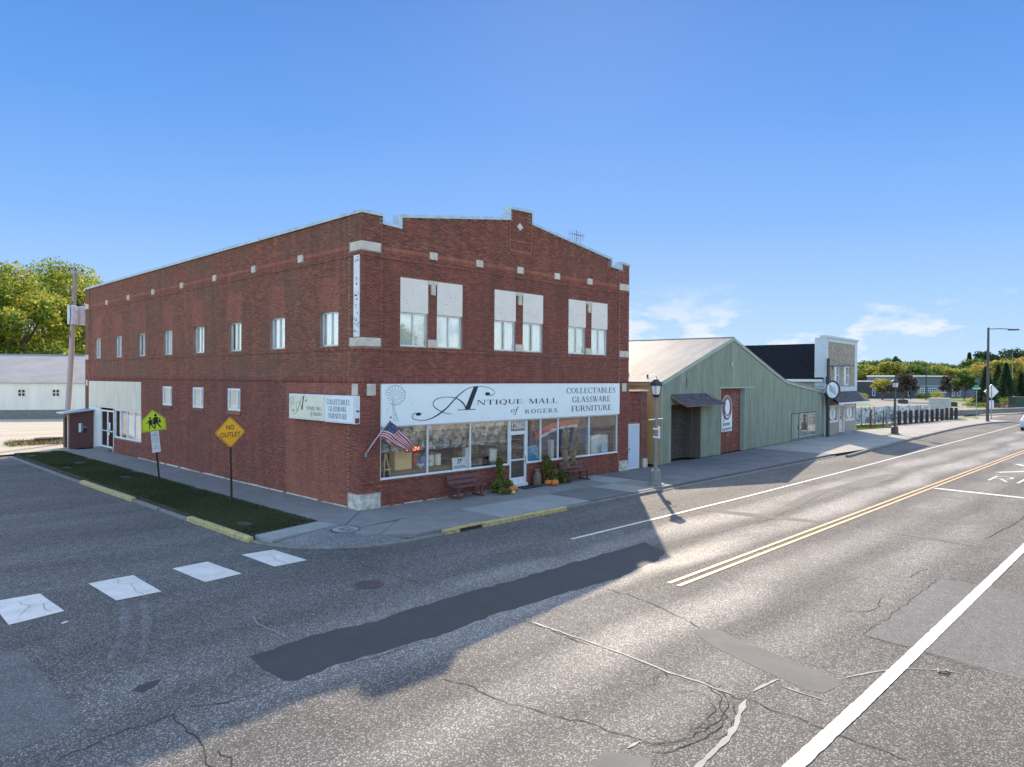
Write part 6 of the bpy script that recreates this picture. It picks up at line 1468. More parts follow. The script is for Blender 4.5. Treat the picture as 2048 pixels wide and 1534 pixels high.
text_mesh('&', .34, MAT['ink'], ps, (.3, -.006, .86 - .12), (1, 0, 0), (0, 0, 1)); text_mesh('Kitchen', .30, MAT['ink'], ps, (.68, -.006, .46), (1, .0, .06), (0, 0, 1), width=1.0, bold=.006); text_mesh('Expressions', .28, MAT['ink'], ps, (.75, -.006, .17), (1, 0, .06), (0, 0, 1), width=1.32, bold=.004)
# window and steel door in the low end
f = bars(FR, 20.55, 24.3, .22, 2.0, .09, -.03, .06, (22.4,)).build('window', MAT['trimg'], gb); 
for a, b in ((20.64, 22.36), (22.44, 24.2)): MB().box(a, b, .0, .008, .31, 1.91).build('pane', MAT['glass'], f)
gbox('window_board', surf('tan_blind', (.36, .30, .22), (.28, .23, .17), scale=2), 20.64, 24.2, .18, .2, .3, 1.95, parent=f)
gbox('door', MAT['green'], 19.02, 20.46, .0, .04, 0.02, 2.0, label='plain green steel door'); bars(FR, 18.93, 20.52, 0, 2.06, .06, -.03, .03).build('door_frame', MAT['metal_dk'], gb)
gbox('handle', MAT['metal_dk'], 20.3, 20.38, -.05, .0, .9, 1.1)
gbox('plinth', MAT['concrete_dk'], 18.9, 26.1, -.04, .05, -.0, .2)
gbox('light_box', MAT['trimg'], 8.45, 8.75, -.07, .0, 5.3, 5.62)
m_ = MB()
for k in range(4): m_.obox((2.75, -.02, 4.15 + k * .13), .13, .03, .09, rz=.3)
m_.build('wall_bracket', MAT['metal_dk'], gb)

# --- tan shop with false front
tb = thing('tan_shop', 'tan shingled shop with tall false front, white corner boards and dark shingle roof', 'building', (18.5 + 26.3 * math.cos(GA), -.03 + 26.3 * math.sin(GA), 0), GA)
MAT['tan'] = surf('tan_shingle_siding', (.33, .28, .21), (.28, .235, .175), scale=2, rough=.8, island=.16)
MAT['tanclap'] = surf('tan_clapboard', (.33, .29, .24), (.29, .25, .205), scale=1, rough=.75)
MAT['whitetrim'] = surf('pale_trim_paint', (.50, .56, .58), (.44, .50, .52), rough=.55, bump=0)
MAT['darkshingle'] = surf('charcoal_roof_shingles', (.022, .023, .028), (.013, .014, .018), scale=14, rough=1.0, spec=.0, fine=12, fine_amt=.35, stretch=(1, .5, 1))
W2 = 8.85; H2 = 8.05
def tbox(name, mat, *a, parent=None, **k): return MB().box(*a).build(name, mat, parent or tb, **k)
T_open = [(2.3, 3.65, 4.05, 5.72), (4.9, 6.3, 4.05, 5.72), (.95, 3.5, 1.02, 2.4), (5.6, 8.15, .98, 2.35), (3.85, 5.3, 0, 2.4)]
mb = MB(); wall_grid(mb, FR, W2, T_open, lambda u: H2 - .1, lambda u: .0, .2); fwall = mb.build('front_wall', MAT['tan'], tb)
# siding shingles of the upper front
m_ = MB(); z = 3.95
while z < 7.75:
    x = .75 + rr.uniform(-.2, 0)
    while x < 8.1:
        w_ = rr.uniform(.2, .4); a, b = max(x, .75), min(x + w_, 8.1); x += w_
        if any(o[0] - .1 < b and o[1] + .1 > a and o[2] - .12 < z + .17 and o[3] + .12 > z for o in T_open): continue
        m_.box(a + .006, b - .006, -.03 - rr.uniform(0, .008), .0, z + rr.uniform(0, .012), z + .175)
    z += .18
tag(m_.build('siding_shingles', MAT['tan'], fwall), kind='stuff')
tbox('corner_board', MAT['whitetrim'], -.02, .72, -.06, .02, 3.55, H2 - .12); tbox('corner_board', MAT['whitetrim'], -.06, -.0, -.06, .75, 0, H2 - .12)
tbox('corner_board', MAT['whitetrim'], 8.13, 8.87, -.06, .02, 3.55, H2 - .12)
tbox('frieze_board', MAT['whitetrim'], .72, 8.13, -.055, .02, 3.55, 3.95); tbox('frieze_board', MAT['whitetrim'], .72, 8.13, -.055, .02, 7.62, H2 - .12); tbox('cornice', MAT['whitetrim'], -.12, 8.97, -.16, .3, H2 - .12, H2 + .05)
for a, b in ((2.3, 3.65), (4.9, 6.3)):
    f = bars(FR, a, b, 4.05, 5.72, .14, -.07, .05).build('window', MAT['whitetrim'], tb); tbox('sash', MAT['whitetrim'], a + .14, b - .14, -.02, .04, 4.84, 4.92, parent=f)
    tbox('pane', MAT['glass'], a + .14, b - .14, .02, .028, 4.19, 5.58, parent=f); tbox('room_backing', MAT['dark'], a, b, .3, .32, 4.0, 5.8, parent=f)
for a, b, z0, z1 in ((.95, 3.5, 1.02, 2.4), (5.6, 8.15, .98, 2.35)):
    f = bars(FR, a, b, z0, z1, .13, -.05, .06, ((a + b) / 2,)).build('shop_window', MAT['white_frame'], tb); tbox('pane', MAT['glass'], a + .13, b - .13, .03, .038, z0 + .13, z1 - .13, parent=f)
    tbox('room_backing', MAT['dark'], a, b, .5, .52, z0 - .1, z1 + .1, parent=f)
    m_ = MB(); PZ = lambda x, z: (x, .022, z); disc(((a + b) / 2, (z0 + z1) / 2), .75, .52, PZ, m_, 28); m_.build('window_emblem', MAT['sign_white'], f)
    m_ = MB()
    for k in range(4): stroke([((a + b) / 2 - .45, 1.5 + k * .13), ((a + b) / 2 + .45, 1.56 + k * .13)], [.03, .05], lambda x, z: (x, .018, z), m_)
    m_.build('emblem_script', MAT['ink_grey'], f)
f = bars(FR, 3.85, 5.3, 0.02, 2.4, .14, -.03, .08).build('door', MAT['white_frame'], tb, label='white framed shop door under the awning'); tbox('pane', MAT['glass'], 3.99, 5.16, .05, .058, .16, 2.26, parent=f); tbox('room_backing', MAT['dark'], 3.85, 5.3, .6, .62, 0, 2.5, parent=f)
tbox('doorstep', MAT['concrete_lt'], 3.2, 5.6, -.55, -.02, .0, .10)
m_ = MB(); m_.prism([(0, 3.50), (-1.15, 2.68), (-1.15, 2.56), (0, 3.38)], -.15, 9.0, 'x'); aw = m_.build('awning', MAT['darkshingle'], tb)
tbox('awning_edge', MAT['white_frame'], -.17, 9.02, -1.2, -1.13, 2.55, 2.70, parent=aw)
m_ = MB()
for k in range(8):
    for j in range(30): m_.obox((-.0 + j * .3 + (k % 2) * .13, -1.07 + k * .138, 2.78 + k * .0985), .27, .17, .02, rx=.615)
tag(m_.build('awning_shingles', MAT['shingle'], aw), kind='stuff')
tbox('lower_siding', MAT['tanclap'], -.0, .95, -.035, -.0, .0, 2.6); tbox('lower_siding', MAT['tanclap'], 5.3, 5.6, -.035, -.0, 0, 2.6); tbox('lower_siding', MAT['tanclap'], 5.6, 8.85, -.035, -.0, 0, .98); tbox('lower_siding', MAT['tanclap'], .95, 3.85, -.035, -.0, 0, 1.02)
# body behind
m_ = MB(); m_.box(0, .15, .2, 30, 0, 4.62).box(8.7, 8.85, .2, 30, 0, 4.62).box(.15, 8.7, 29.8, 30, 0, 4.6); m_.prism([(0, 4.6), (8.85, 4.6), (4.42, 7.6)], 29.8, 30, 'y').build('body_wall', MAT['tanclap'], tb)
for k in range(10): tbox('clapboard', MAT['tanclap'], -.02 , .0, .8, 29.9, 3.0 + k * .16, 3.145 + k * .16)
m_ = MB()
m_.add([(-.25, .05, 4.55), (4.42, .05, 7.62), (4.42, 30, 7.62), (-.25, 30, 4.55), (-.25, .05, 4.47), (4.42, .05, 7.54), (4.42, 30, 7.54), (-.25, 30, 4.47)], [(0, 3, 2, 1), (4, 5, 6, 7), (0, 4, 7, 3), (0, 1, 5, 4)]); m_.build('roof', MAT['darkshingle'], tb)
m_ = MB(); m_.add([(9.1, .05, 4.55), (4.42, .05, 7.62), (4.42, 30, 7.62), (9.1, 30, 4.55)], [(0, 1, 2, 3)]); m_.build('roof', MAT['darkshingle'], tb)
m_ = MB(); sl = math.atan2(3.07, 4.67)
for k in range(22):
    y = .1; t_ = k / 22
    while y < 29.5:
        l = rr.uniform(.6, 1.1); m_.obox((-.2 + 4.62 * (t_ + .024), y + l / 2, 4.60 + 3.05 * (t_ + .024)), .25, l - .02, .012 + rr.uniform(0, .01), ry=-sl); y += l
tag(m_.build('roof_shingles', MAT['darkshingle'], tb), kind='stuff')
tbox('eave_board', MAT['white_frame'], -.28, -.2, .05, 30, 4.36, 4.56)
# projecting oval sign
ov = thing('oval_sign', 'oval projecting shop sign with dark rim hung over the awning', 'sign', (43.6, .45, 3.72), GA)
V = []; F = []; n = 32
m_ = MB()
P = [(.84 * math.cos(2 * math.pi * k / n) * .55, .74 * math.sin(2 * math.pi * k / n)) for k in range(n)]
MB().prism([(x * 1.0, z) for x, z in P], -.10, .10, 'x').build('rim', MAT['metal_dk'], ov)
MB().prism([(x * .82, z * .84) for x, z in P], -.115, .115, 'x').build('face', MAT['sign_white'], ov)
for ch in ov.children: ch.scale = (1, 1.15, 1)
m_ = MB()
for k in range(4): stroke([(-.3 + k * .05, -.35 + k * .16), (.0 + k * .05, -.15 + k * .16), (.22, .0 + k * .14)], [.03, .07, .03], lambda y, z: (-.118, y, z), m_)
o = m_.build('emblem_script', MAT['ink_grey'], ov); o.scale = (1, 1.15, 1)
MB().tube([(0, .0, .2), (0, 1.3, -.1)], .03, 6).tube([(0, .0, -.2), (0, 1.3, -.3)], .03, 6).build('bracket', MAT['metal_grey'], ov)
# tall dark pole with arm in front of the seam between the two buildings
pp = thing('sign_pole', 'tall black steel pole with a horizontal arm between green building and tan shop', 'pole', (44.35, 1.10, 0))
MB().lathe([(.14, 0), (.13, 6.2), (.02, 6.25)], n=10).build('pole', MAT['metal_dk'], pp)
MB().tube([(0, 0, 5.62), (6.6, .3, 5.75)], .05, 6).build('arm', MAT['metal_dk'], pp); MB().tube([(0, 0, 6.15), (5.5, .25, 5.76)], .015, 4).build('guy_rod', MAT['metal_dk'], pp); MB().box(-.18, .18, -.14, .14, 4.2, 4.75).build('junction_box', MAT['metal_dk'], pp); MB().box(.9, .98, -.03, .03, 5.35, 5.62).build('hook', MAT['metal_dk'], pp)

# ================================================================== BEYOND: LOTS, TREES, FAR BUILDINGS
def depth_pt(px, d, z=0): x, y, _ = ray(px, d); return x, y
# sidewalk and lot east of the shops
m_ = MB(); m_.add([(31, -4.2, -.006), (35.9, -4.5, -.006), (41, -4.28, -.006), (47.4, -3.82, -.006), (54.9, -3.5, -.006), (60.6, -3.25, -.006), (67.4, -3.05, -.006), (73.6, -3.2, -.006), (79, -3.55, -.006), (83, -4.7, -.006), (86, 0, -.006), (66, 1.4, -.006), (60, 1.0, -.006), (53.6, 2.2, -.006), (31, .8, -.006)], [tuple(range(15))[::1]])
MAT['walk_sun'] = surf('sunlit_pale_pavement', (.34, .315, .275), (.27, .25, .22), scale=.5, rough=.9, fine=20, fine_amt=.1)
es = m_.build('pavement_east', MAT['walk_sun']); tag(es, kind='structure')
m_ = MB()
for x in (36, 41, 47, 53, 59, 65, 71, 77): ribbon(m_, [(x, -4.0), (x + .1, 1.2)], .03, .0, seed=x)
m_.build('joint', MAT['crack'], es)
m_ = MB(); m_.add([(53.6, 2.2, -.02), (60, 1.0, -.02), (63, 1.2, -.02), (62, 4.0, -.02), (57, 5.5, -.02), (53.9, 6, -.02), (82, .1, -.02), (88, -.6, -.02), (92, .5, -.02), (85, 2.0, -.02)], [tuple(range(6)), (6, 7, 8, 9)]); tag(m_.build('lawn_east', MAT['lawn_far']), kind='structure')
m_ = MB(); m_.add([(53.5, 1.5, -.035), (60, .9, -.035), (86, -.6, -.035), (92, 2, -.035), (175, 2, -.035), (230, -2, -.035), (260, 60, -.035), (170, 110, -.035), (53.5, 60, -.035)], [tuple(range(9))]); tag(m_.build('parking_lot', MAT['lot']), kind='structure')
m_ = MB(); m_.add([(92, 3.9, -.028), (160, -2.0, -.028), (165, 3.0, -.028), (118, 9.5, -.028), (96, 14, -.028)], [tuple(range(5))]); tag(m_.build('dry_strip', MAT['dry_grass']), kind='structure')
m_ = MB(); m_.add([(150, 3, -.022), (200, -4, -.022), (212, 19, -.022), (190, 34, -.022), (165, 24, -.022), (150, 12, -.022)], [tuple(range(6))]); tag(m_.build('far_lawn', MAT['lawn_far']), kind='structure')
m_ = MB(); m_.add([(108, 26, -.022), (122, 22, -.022), (135, 27, -.022), (118, 31, -.022)], [(0, 1, 2, 3)]); tag(m_.build('far_lawn', MAT['lawn_far']), kind='structure')
def in_east(x, y): return (y > 1.5 + .0 * x) & (y < 8.5 - (x - 53) * .12) & (y < 9)
tag(blades('grass', lambda x, y: (y > np.interp(x, [53.6, 60, 63], [2.25, 1.05, 1.2])) & (y < 6 - (x - 54) * .22), 9000, 53.6, 62.8, .9, 6, .09, leafmat('sunny_grass', [(.06, .13, .012), (.13, .22, .03), (.22, .26, .06)]), .02, z=-.02), 'bright sunlit lawn grass beyond the tan shop', 'grass', kind='stuff')

# platform wall / rail edge on the right
cw = thing('retaining_wall', 'long low pale concrete wall topped slab running off to the right', 'wall', (88.5, 4.2, 0))
m_ = MB(); a = (0, 0); b = (70, -18); d = math.hypot(*b); ux, uy = b[0] / d, b[1] / d; nx, ny = -uy, ux
for k in range(12):
    p, q = k * d / 12 + .05, (k + 1) * d / 12 - .05; P = [(ux * p, uy * p), (ux * q, uy * q), (ux * q + nx * .5, uy * q + ny * .5), (ux * p + nx * .5, uy * p + ny * .5)]
    MB().prism(P, 0, .55, 'z').build('wall_segment', MAT['curb'], cw); MB().prism([(x - nx * .06, y - ny * .06) for x, y in P], .55, .68, 'z').build('coping', MAT['concrete_lt'], cw)

# timber posts along the pavement
MAT['timber'] = surf('dark_creosoted_timber', (.07, .05, .036), (.042, .03, .024), scale=4, stretch=(4, 4, .5), rough=.9)
bp = [(66.5, 1.95), (66.9, 1.1), (67.5, .75), (69.5, .95), (71.6, 1.0), (72.8, 1.1), (75.0, 1.05), (76.1, .85), (77.3, .75), (78.8, .65), (80.6, .6), (81.7, .45)]
bp = [(65.9 + i * 1.44, 2.0 - i * .14) for i in range(12)]
words = ['first', 'second', 'third', 'fourth', 'fifth', 'sixth', 'seventh', 'eighth', 'ninth', 'tenth', 'eleventh', 'twelfth']
proto = None
for i, (x, y) in enumerate(bp):
    if proto is None:
        proto = thing('timber_bollard', '', 'bollard', (0, 0, 0)); MB().box(-.14, .14, -.14, .14, 0, 1.32).build('post', MAT['timber'], proto); MB().add([(-.14, -.14, 1.32), (.14, -.14, 1.32), (.14, .14, 1.32), (-.14, .14, 1.32), (0, 0, 1.40)], [(0, 1, 4), (1, 2, 4), (2, 3, 4), (3, 0, 4)]).build('cap', MAT['timber'], proto)
        MB().lathe([(.03, 0), (.03, .04)], n=8).build('chain_eye', MAT['iron'], proto, loc=(0, -.14, .8), rot=(R(90), 0, 0)); o = proto
    else: o = copy_tree(proto)
    o.location = (x, y, 0); o.rotation_euler = (0, 0, rr.uniform(-.08, .08)); o.scale = (1, 1, rr.uniform(.96, 1.05)); o['group'] = 'dark timber bollards along the sunny pavement'
    o['label'] = 'dark timber bollard, %s from the left in the row behind the dark street lamp' % words[i]
for i in range(11):
    a, b = Vector((*bp[i], .8)), Vector((*bp[i + 1], .8)); P = [a.lerp(b, k / 6) - Vector((0, 0, .12 * math.sin(math.pi * k / 6))) for k in range(7)]
    tag(MB().tube(P, .035, 5).build('chain', MAT['metal_dk']), 'drooping dark chain between the %s and %s bollards from the left' % (words[i], words[i + 1]), 'chain', 'chains slung between the bollards')

# mural fence with bicycles cut out behind the bollards
MAT['mural_l'] = surf('faded_mural_light', (.62, .61, .56), (.34, .34, .33), scale=1.8, rough=.8, fine=6, fine_amt=.25, detail=8)
mf = thing('mural_fence', 'low pale mural fence with grey painted scenes behind the timber bollards', 'fence', (54.5, 5.6, 0), math.atan2(-3.4, 21.5))
for k in range(9): MB().box(k * 2.55, k * 2.55 + 2.48, -.04, .04, .12, 1.75).build('mural_panel', MAT['mural_l'], mf); MB().box(k * 2.55 - .09, k * 2.55 + .03, -.08, .08, 0, 1.8).build('fence_post', MAT['metal_grey'], mf)
m_ = MB(); rq = random.Random(9)
for k in range(110):
    x = rq.uniform(.4, 22) if k % 3 else rq.uniform(6, 21); z = rq.uniform(.4, 1.5); stroke([(x, z), (x + rq.uniform(-.4, .4), z + rq.uniform(-.3, .3)), (x + rq.uniform(-.6, .6), z + rq.uniform(-.3, .3))], [.05, .2, .06], lambda a, b: (a, -.046, b), m_)
tag(m_.build('mural_paint', MAT['ink_grey'], mf), kind='stuff')
def bicycle(x, y, rz, label):
    t = thing('bicycle', label, 'bicycle', (x, y, 0), rz, 'dark bicycles parked behind the street lamp')
    for cx in (-.5, .5):
        w_ = MB(); pts = [(cx + .33 * math.cos(2 * math.pi * k / 20), 0, .34 + .33 * math.sin(2 * math.pi * k / 20)) for k in range(21)]; w_.tube(pts, .03, 5, caps=False); wo = w_.build('wheel', MAT['metal_dk'], t)
        m_ = MB()
        for k in range(6): m_.tube([(cx, 0, .34), (cx + .32 * math.cos(k * 1.047), 0, .34 + .32 * math.sin(k * 1.047))], .006, 3)
        m_.build('spokes', MAT['metal_grey'], wo)
    m_ = MB()
    for a, b in (((-.5, .34), (-.15, .78)), ((-.15, .78), (.32, .80)), ((.32, .80), (-.05, .34)), ((-.05, .34), (-.15, .82)), ((-.5, .34), (-.05, .34)), ((.5, .34), (.32, .95))): m_.tube([(a[0], 0, a[1]), (b[0], 0, b[1])], .022, 5)
    m_.build('frame', MAT['metal_dk'], t); MB().box(-.28, -.05, -.06, .06, .86, .91).build('saddle', MAT['metal_dk'], t); MB().tube([(.30, -.28, 1.02), (.32, 0, .97), (.30, .28, 1.02)], .02, 5).build('handlebar', MAT['metal_dk'], t)
for i, (x, y, l) in enumerate(((61.2, 3.3, 'leftmost dark bicycle standing before the mural fence'), (62.9, 3.0, 'dark bicycle left of the dark street lamp'), (66.6, 2.75, 'dark bicycle behind the left end of the bollard row'), (69.2, 2.4, 'rightmost dark bicycle behind the bollard row'))): bicycle(x, y, -.2 + .12 * i, l)
def slim_post(x, y, h, r_, mat, label):
    t = thing('sign_post', label, 'post', (x, y, 0)); MB().lathe([(r_, 0), (r_, h), (r_ * .3, h + .02)], n=8).build('shaft', mat, t); MB().lathe([(r_ * 2, 0), (r_ * 2, .03)], n=8).build('foot', MAT['iron'], t)
slim_post(57.6, 2.1, 1.75, .09, MAT['rust'], 'rusty brown short post on the lawn beyond the tan shop'); slim_post(59.9, 1.7, 1.75, .05, MAT['metal_dk'], 'thin dark post on the lawn left of the pale one'); slim_post(60.6, 1.55, 1.75, .05, MAT['metal_grey'], 'thin pale grey post on the lawn left of the dark street lamp')

# utility cabinets
def cab(name, label, mat, px, d, w_, dp, h, rz):
    x, y = depth_pt(px, d); t = thing(name, label, 'utility cabinet', (x, y, 0), rz)
    MB().box(-w_ / 2, w_ / 2, -dp / 2, dp / 2, .1, h).build('body', mat, t); MB().box(-w_ / 2 - .05, w_ / 2 + .05, -dp / 2 - .05, dp / 2 + .05, h, h + .1).build('lid', mat, t); MB().box(-w_ / 2 - .1, w_ / 2 + .1, -dp / 2 - .1, dp / 2 + .1, 0, .1).build('plinth', MAT['curb'], t)
    for s_ in (-1, 1): MB().box(s_ * w_ / 4 - w_ / 4 + .04, s_ * w_ / 4 + w_ / 4 - .04, -dp / 2 - .02, -dp / 2, .2, h - .1).build('door', mat, t)
MAT['cabbeige'] = surf('beige_cabinet', (.46, .45, .38), (.38, .37, .31), rough=.6)
cab('utility_cabinet', 'large pale beige utility cabinet behind the right bollards', MAT['cabbeige'], 1880, 86, 2.3, 2.0, 2.3, .1)
cab('utility_cabinet', 'dark green utility cabinet at the far right edge', surf('dark_green_cabinet', (.04, .07, .05)), 2040, 122, 2.9, 1.6, 1.7, -.7)

# cobra street light, its diamond sign, street name sign
cl = thing('street_light', 'tall grey cobra head street light on the far pavement at the right', 'street light', (79.8, -3.0, 0))
MB().lathe([(.24, 0), (.24, .05), (.16, .1), (.15, 5), (.11, 10.4), (.03, 10.45)], n=10).build('pole', MAT['lampdark'], cl)
MB().tube([(0, 0, 10.25), (1.0, -1.0, 10.3), (1.7, -1.75, 10.25)], .045, 6).build('arm', MAT['lampdark'], cl)
MB().obox((1.95, -2.0, 10.2), 1.1, .3, .16, rz=R(-45)).build('lamp_head', MAT['lampdark'], cl)
MB().obox((1.95, -2.0, 10.11), .6, .2, .04, rz=R(-45)).build('lens', MAT['lampglass'], cl)
x, y = depth_pt(1983, 84); t = thing('diamond_sign', 'diamond traffic sign seen from its grey back behind the street light', 'traffic sign', (x, y, 0), R(-45))
MB().prism([(-.87, 3.25), (0, 2.38), (.87, 3.25), (0, 4.12)], 0, .02, 'y').build('plate', MAT['alu'], t); MB().box(-.04, .04, -.05, 0, 0, 4.1).build('post', MAT['metal_grey'], t); MB().box(-.28, .28, -.02, .02, 1.3, 2.2).build('lower_plate', MAT['alu'], t)
x, y = depth_pt(1953, 92); t = thing('street_name_sign', 'green street name sign on a thin post near the low wall', 'street sign', (x, y, 0), R(-42))
MB().lathe([(.05, 0), (.05, 3.6)], n=8).build('post', MAT['metal_grey'], t); MB().box(-.58, .58, -.02, .02, 3.4, 3.66).build('blade', surf('street_sign_green', (.12, .36, .26)), t); MB().box(-.45, .45, -.025, -.021, 3.48, 3.56).build('lettering', MAT['sign_white'], t); MB().box(-.02, .02, -.4, .4, 3.7, 3.95).build('blade', bpy.data.materials['street_sign_green'], t)

# trees ------------------------------------------------------------
MAT['bark'] = surf('bark', (.11, .085, .065), (.07, .055, .042), scale=6, stretch=(3, 3, .6), rough=.95, bump=.4)
LEAF = {
    'near': leafmat('autumn_green_leaves', [(.06, .13, .02), (.18, .27, .035), (.40, .42, .06), (.58, .48, .07)], .55),
    'yellow': leafmat('yellow_green_leaves', [(.09, .15, .025), (.24, .28, .045), (.46, .42, .07), (.58, .44, .08)], .5),
    'orange': leafmat('orange_leaves', [(.22, .20, .04), (.44, .32, .06), (.62, .38, .09), (.64, .32, .07)], .5),
    'green': leafmat('mid_green_leaves', [(.05, .10, .025), (.10, .17, .04), (.22, .27, .06)], .5),
    'dark': leafmat('conifer_needles', [(.025, .05, .022), (.045, .085, .035), (.07, .11, .05)], .3),
    'plum': leafmat('plum_leaves', [(.05, .035, .03), (.10, .06, .045), (.12, .12, .05)], .2)}
def tree_meshes(kind, h, w_, n, leaf, seed, trunk=.28, base=.25):
    r = random.Random(seed); m_ = MB(); blobs = []
    th = h * base; m_.tube([(0, 0, -.2), (r.uniform(-.1, .1) * w_ * .1, 0, th), (r.uniform(-.1, .1) * w_ * .3, r.uniform(-.05, .05) * w_, h * .62)], [w_ * .035 + .08, w_ * .027 + .05, w_ * .01], 8)
    nb = 13
    for k in range(nb):
        a = k * 2.4 + r.uniform(-.4, .4); z = h * r.uniform(base + .12, .86); rr_ = w_ / 2 * (1 - ((z / h - .5) * 1.5) ** 2 * .75) * r.uniform(.45, .85)
        p = (math.cos(a) * rr_, math.sin(a) * rr_, z); m_.tube([(0, 0, th * r.uniform(.8, 1.2)), (p[0] * .45, p[1] * .45, th + (z - th) * .55), p], [w_ * .016 + .03, w_ * .010 + .02, .02], 6)
        s_ = w_ * r.uniform(.13, .22); blobs.append((*p, s_, s_, s_ * r.uniform(.65, .95)))
        q = (p[0] * 1.25, p[1] * 1.25, z + h * r.uniform(-.07, .05)); s_ *= .7; blobs.append((*q, s_, s_, s_ * .7))
    blobs.append((0, 0, h * .86, w_ * .2, w_ * .2, h * .12)); blobs.append((w_ * .1, 0, h * .70, w_ * .24, w_ * .24, h * .13))
    R_ = np.random.default_rng(seed); C = np.array(blobs); vol = (C[:, 3] * C[:, 4] * C[:, 5]) ** .67; pr = vol / vol.sum(); k = R_.choice(len(C), n, p=pr)
    d = R_.normal(size=(n, 3)); d /= np.linalg.norm(d, axis=1)[:, None]; rad = R_.uniform(.25, 1.08, n) ** .5
    P = C[k, :3] + d * C[k, 3:6] * rad[:, None]; P += R_.normal(size=(n, 3)) * w_ * .012
    a = R_.normal(size=(n, 3)); a /= np.linalg.norm(a, axis=1)[:, None]; b = np.cross(a, d); b /= (np.linalg.norm(b, axis=1)[:, None] + 1e-6); s = leaf * R_.uniform(.55, 1.4, n)[:, None]
    V = np.stack([P - a * s, P + b * s * .6, P + a * s, P - b * s * .6], 1)
    return m_, V.reshape(-1, 3), np.arange(4 * n).reshape(n, 4)
def make_tree(name, label, kind, x, y, h, w_, n, leaf, seed, group=None, base=.25):
    t = thing(name, label, 'tree', (x, y, -.1), group=group); m_, V, F = tree_meshes(kind, h, w_, n, leaf, seed, base=base)
    m_.build('trunk', MAT['bark'], t, smooth=True); link('crown', mesh('crown', V, F, LEAF[kind]), t); return t
def conifer(label, x, y, h, w_, n, leaf, seed, group=None, mat='dark'):
    t = thing('conifer', label, 'tree', (x, y, -.1), group=group); MB().tube([(0, 0, 0), (0, 0, h)], [w_ * .05, .03], 7).build('trunk', MAT['bark'], t)
    R_ = np.random.default_rng(seed); z = R_.uniform(.06, 1, n) ** 1.25; tier = (z * 14 % 1); rad = (1 - z) * w_ / 2 * (1.05 - .35 * tier) * R_.uniform(.3, 1.05, n) + .05; th = R_.uniform(0, 6.283, n) 
    P = np.stack([np.cos(th) * rad, np.sin(th) * rad, z * h - rad * .12], 1); o_ = np.stack([np.cos(th), np.sin(th), np.full(n, -.25)], 1); b = np.cross(o_, R_.normal(size=(n, 3))); b /= np.linalg.norm(b, axis=1)[:, None]; s = leaf * R_.uniform(.6, 1.3, n)[:, None]
    V = np.stack([P - o_ * s * .4, P + b * s * .35, P + o_ * s, P - b * s * .35], 1); link('crown', mesh('crown', V.reshape(-1, 3), np.arange(4 * n).reshape(n, 4), LEAF[mat]), t); return t

# big trees behind the white barn
for (px, d, h, w_, n, seed, lab) in ((18, 104, 21.5, 18, 42000, 11, 'big spreading tree at the left edge behind the white barn'), (104, 132, 27.0, 21, 42000, 12, 'tallest yellow green tree behind the leaning utility pole'),
                                (172, 128, 22.0, 17, 26000, 13, 'tree tucked behind the corner of the brick store'), (-70, 100, 20, 17, 18000, 14, 'big tree just past the left frame edge behind the barn'), (252, 101, 16.5, 12, 14000, 15, 'shade tree hidden behind the rear of the brick store')):
    x, y = depth_pt(px, d); make_tree('shade_tree', lab, 'near', x, y, h, w_, n * 2 // 3, .24, seed, 'large shade trees behind the white barn', base=.16)

# white barn with ribbed metal roof
bx, by = 2.2, 70.0; BA = math.atan2(-5.4, 8.25)
bn = thing('barn', 'long low white barn with ribbed metal roof across the gravel lot', 'barn', (bx, by, 0), BA)
MAT['barnwhite'] = surf('cream_white_barn_wall', (.80, .74, .61), (.72, .66, .54), scale=.8, rough=.85, stretch=(2, 2, .4))
MAT['ribroof'] = surf('pale_ribbed_roof', (.30, .31, .32), (.24, .25, .27), scale=.6, rough=.85, bump=0, spec=.15)
BX0, BX1 = -16, 22; RB = 9.2
MB().box(BX0, BX1, 0, .2, .9, 3.78).build('front_wall', MAT['barnwhite'], bn); MB().box(BX0, BX1, -.06, .2, 0, .9).build('foundation', MAT['curb'], bn); MB().box(BX0, BX1, 18.2, 18.4, 0, 3.78).build('rear_wall', MAT['barnwhite'], bn)
for x in (BX0, BX1 - .2): MB().prism([(0.2, 0), (18.2, 0), (18.2, 3.7), (9.2, 6.8), (.2, 3.7)], x, x + .2, 'x').build('gable_wall', MAT['barnwhite'], bn)
V = []; F = []; step = .235; pw = step * 4
for s_, (y0, z0, y1, z1) in enumerate(((-.25, 3.70, 9.2, 6.93), (18.6, 3.70, 9.2, 6.93))):
    V = []; F = []; nrib = 4
    for i in range(nrib):
        x = i * step
        for dx, dz in ((0, 0), (step * .5, .12)): V += [(x + dx, y0, z0 + dz), (x + dx, y1, z1 + dz)]
    V += [(pw, y0, z0), (pw, y1, z1)]
    F = [(2 * i, 2 * i + 2, 2 * i + 3, 2 * i + 1) for i in range(len(V) // 2 - 1)]
    me = mesh('roof_panel', V, F, MAT['ribroof'])
    for k in range(int((BX1 - BX0) / pw)): link('roof_panel', me, bn, (BX0 + k * pw, 0, 0))
MB().box(BX0, BX1, 9.05, 9.35, 6.96, 7.06).build('ridge_cap', MAT['ribroof'], bn)
for u_ in (-9.6, -5.6, -1.6, 1.95, 5.2, 9.4, 13.4):
    f = bars(FR, u_ - .38, u_ + .38, 2.3, 3.1, .08, -.05, .03, (u_,)).build('window', MAT['panel'], bn); MB().box(u_ - .3, u_ + .3, -.03, .02, 2.66, 2.74).build('sash_bar', MAT['panel'], f); MB().box(u_ - .3, u_ + .3, -.012, -.006, 2.38, 3.02).build('pane', MAT['dark'], f)
